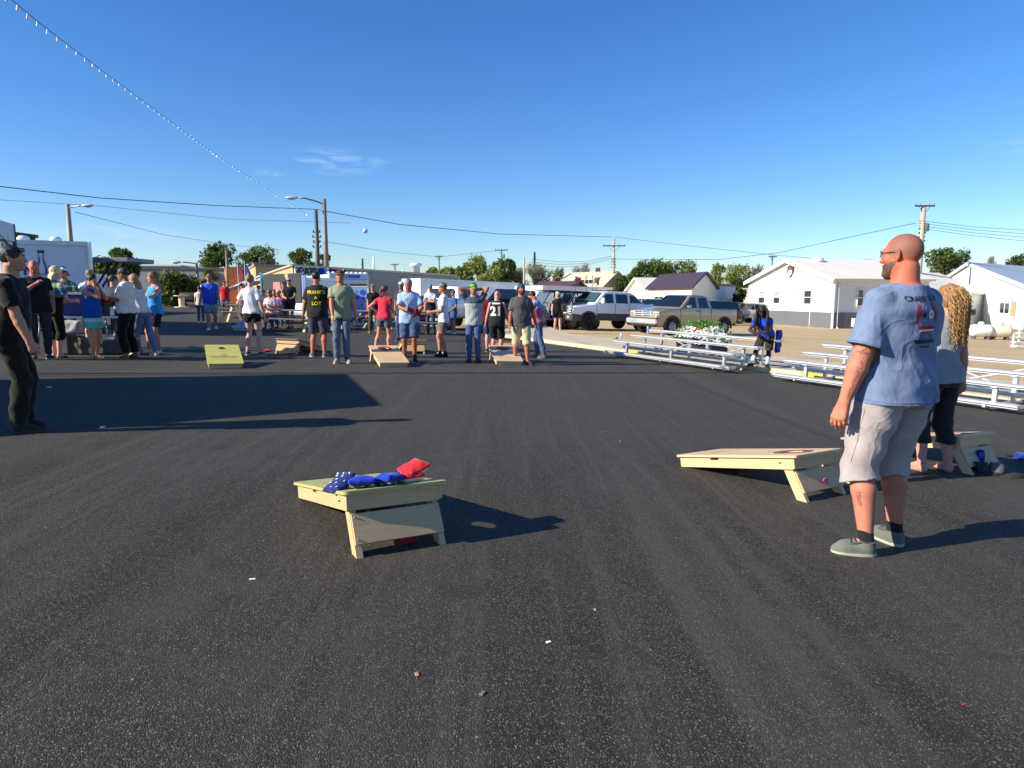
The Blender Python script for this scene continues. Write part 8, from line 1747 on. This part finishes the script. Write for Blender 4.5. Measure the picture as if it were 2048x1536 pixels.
# --- seated man on the bleacher
b0 = G(1235, 715); q = b0+dE*3.5+nE*1.42; d_ = q.y; gz_ = g(q.x, q.y)
PS = person('seated man with long dreadlocks in a bright blue tee and sunglasses on the bleacher', 1024+FPX*q.x/(q.y*cp), d=d_, H=1.62, face=-38, sit=.72, skin_=DARK1, hair=('long', (30, 20, 18), .10), head=(6, 10), glasses='sun', lean=38, shirt=('tee', (30, 74, 190), {'hem': -.01}), legs=('shorts', (44, 42, 36), -.02), fl=(.13, -.33, .0), fr=(-.10, -.36, .0), kl=(.2, -1, .5), kr=(-.3, -1, .5), hl=(-.01, -.30, .54), hr=(-.05, -.29, .52), el=(1, .2, -.3), er=(-1, .2, -.3), shoes=('shoe', (60, 52, 40), (150, 140, 90), (224, 224, 222), .5), curl=.9, z0=gz_+.0)
dr_ = MB(); rnd = random.Random(3)
for i in range(44):
    a = rnd.uniform(-.5, math.pi+.5); st = PS['hp'](.082*math.cos(a), .02+.085*math.sin(a), rnd.uniform(-.02, .09)); L = rnd.uniform(.30, .52); o_ = PS['Rh'].to_3x3() @ V((.05*math.cos(a), .05*math.sin(a)-.02, 0)); pts = [st, st+o_+V((0, 0, -.05)), st+o_*1.3+V((rnd.uniform(-.02, .02), -.02, -L*.5)), st+o_*1.2+V((rnd.uniform(-.04, .04), -.05, -L))]; dr_.tube(pts, [.011, .012, .011, .007], 6)
dr_.build('dreadlocks', hairmat((38, 26, 22)), PS['root'], True)
F = Field(.014); F.rbox((0, 0, 0), (.06, .30, .5), .03); F.fn('n', folds(.014, 16)); o = F.build('towel', cloth((20, 44, 140), name='towel_cloth')); o.location = q+nE*.28+dE*.1+V((0, 0, .58)); o.rotation_euler = (0, 0, R(-40)); tag(o, 'blue jacket hanging off the bleacher behind the seated man', 'jacket')
# --- people at the far tables
FT = 'people at the picnic tables by the food vans'
def seated(label, px, py, top, d, col, **k):
    sk = dict(face=0, sit=.47, fl=(.06, -.22, 0), fr=(-.06, -.22, 0), hl=(.06, -.22, .46), hr=(-.06, -.22, .46), lean=10, group=FT, h=.018); sk.update(k); p0 = PD(px, d); Zt = D(px, top, d).z-p0.z; return person(label, px, d=d, H=max(1.5, min(1.85, (Zt-.47)/.47)), shirt=('tee', col), **sk)
for a in (('woman in pinkish top and sunglasses seated left of the man in black', 541, 650, 571, 25.5, (224, 206, 206), dict(fem=1, hair=('long', (120, 90, 60), .05), glasses='sun')), ('person in a dark tee and hat seated at the left end of the same table', 528, 650, 574, 25.8, (60, 56, 70), dict(hair=BR((40, 30, 26)), cap=((90, 88, 84), 0))), ('person in a pale straw hat and purple top seated right of the woman in sunglasses', 561, 650, 572, 26.2, (110, 80, 120), dict(hair=BR((90, 70, 50)), cap=((214, 204, 160), 0), face=-20)), ('person in a blue tee seated between the two at the table', 551, 650, 573, 26.6, (70, 90, 150), dict(hair=BR((60, 46, 36)))),
          ('person in a red tee seated far back left of the dark camouflage trousers', 738, 640, 592, 27, (190, 80, 70), dict(hair=BR((60, 46, 36)), face=60)), ('person in pink seated behind the man with crossed arms', 848, 660, 597, 26, (206, 130, 140), dict(hair=BR((80, 60, 46)), face=-40, fem=1)), ('child in a red and white helmet sitting in the buggy by the white pickup', 1167, 650, 598, 35.3, (120, 40, 50), dict(hair=BR((60, 46, 36)), cap=((200, 60, 60), 0), face=-30)), ('person in a black top bending over the smoker at the left', 362, 610, 581, 52, (36, 32, 38), dict(hair=BR((150, 110, 80)), face=70, lean=35))): seated(*a[:6], **a[6])
def stand(label, px, top, d, col, **k):
    sk = dict(face=0, group=FT, h=.018, hair=BR((60, 46, 38))); sk.update(k); hidden(label, px, top, d, shirt=(sk.pop('sh', 'tee'), col), **sk)
stand('man with dark hair in a white tee standing with his back turned by the smoker', 404, 563, 47, (226, 226, 230), face=165, legs=('jeans', (60, 80, 140)))
stand('shirtless-looking man in tan reaching over the smoker', 368, 563, 52.5, (206, 160, 130), face=60, lean=18, skin_=(214, 150, 120), hl=(.1, -.28, .58), hr=(-.1, -.28, .56))
stand('man in white and dark jeans just left of the man in the blue polo', 399, 572, 28, (222, 214, 206), face=190, legs=('jeans', (60, 90, 140)), shoes=('shoe', (220, 218, 214), (224, 222, 220)))
stand('man in a red tee with a white chest print behind the blue polo', 450, 562, 36, (190, 26, 40), face=10, cap=((60, 66, 56), 180), hair=BR((40, 32, 28)))
stand('person in a red top standing under the tilted umbrella', 484, 566, 36, (206, 36, 40), face=150, cap=((222, 222, 222), 0))
stand('dark-haired man behind the shoulder of the woman with the bun', 498, 563, 34, (60, 60, 70), face=60); stand('small dark-haired figure in white right of the woman with the bun', 518, 571, 38, (206, 208, 214), face=90)
stand('bare-armed person waving by the service window of the concession trailer', 567, 564, 27.6, (200, 150, 130), face=20, fem=1, hl=(.16, -.1, .93), el=(1, 0, -.2), skin_=(206, 130, 110))
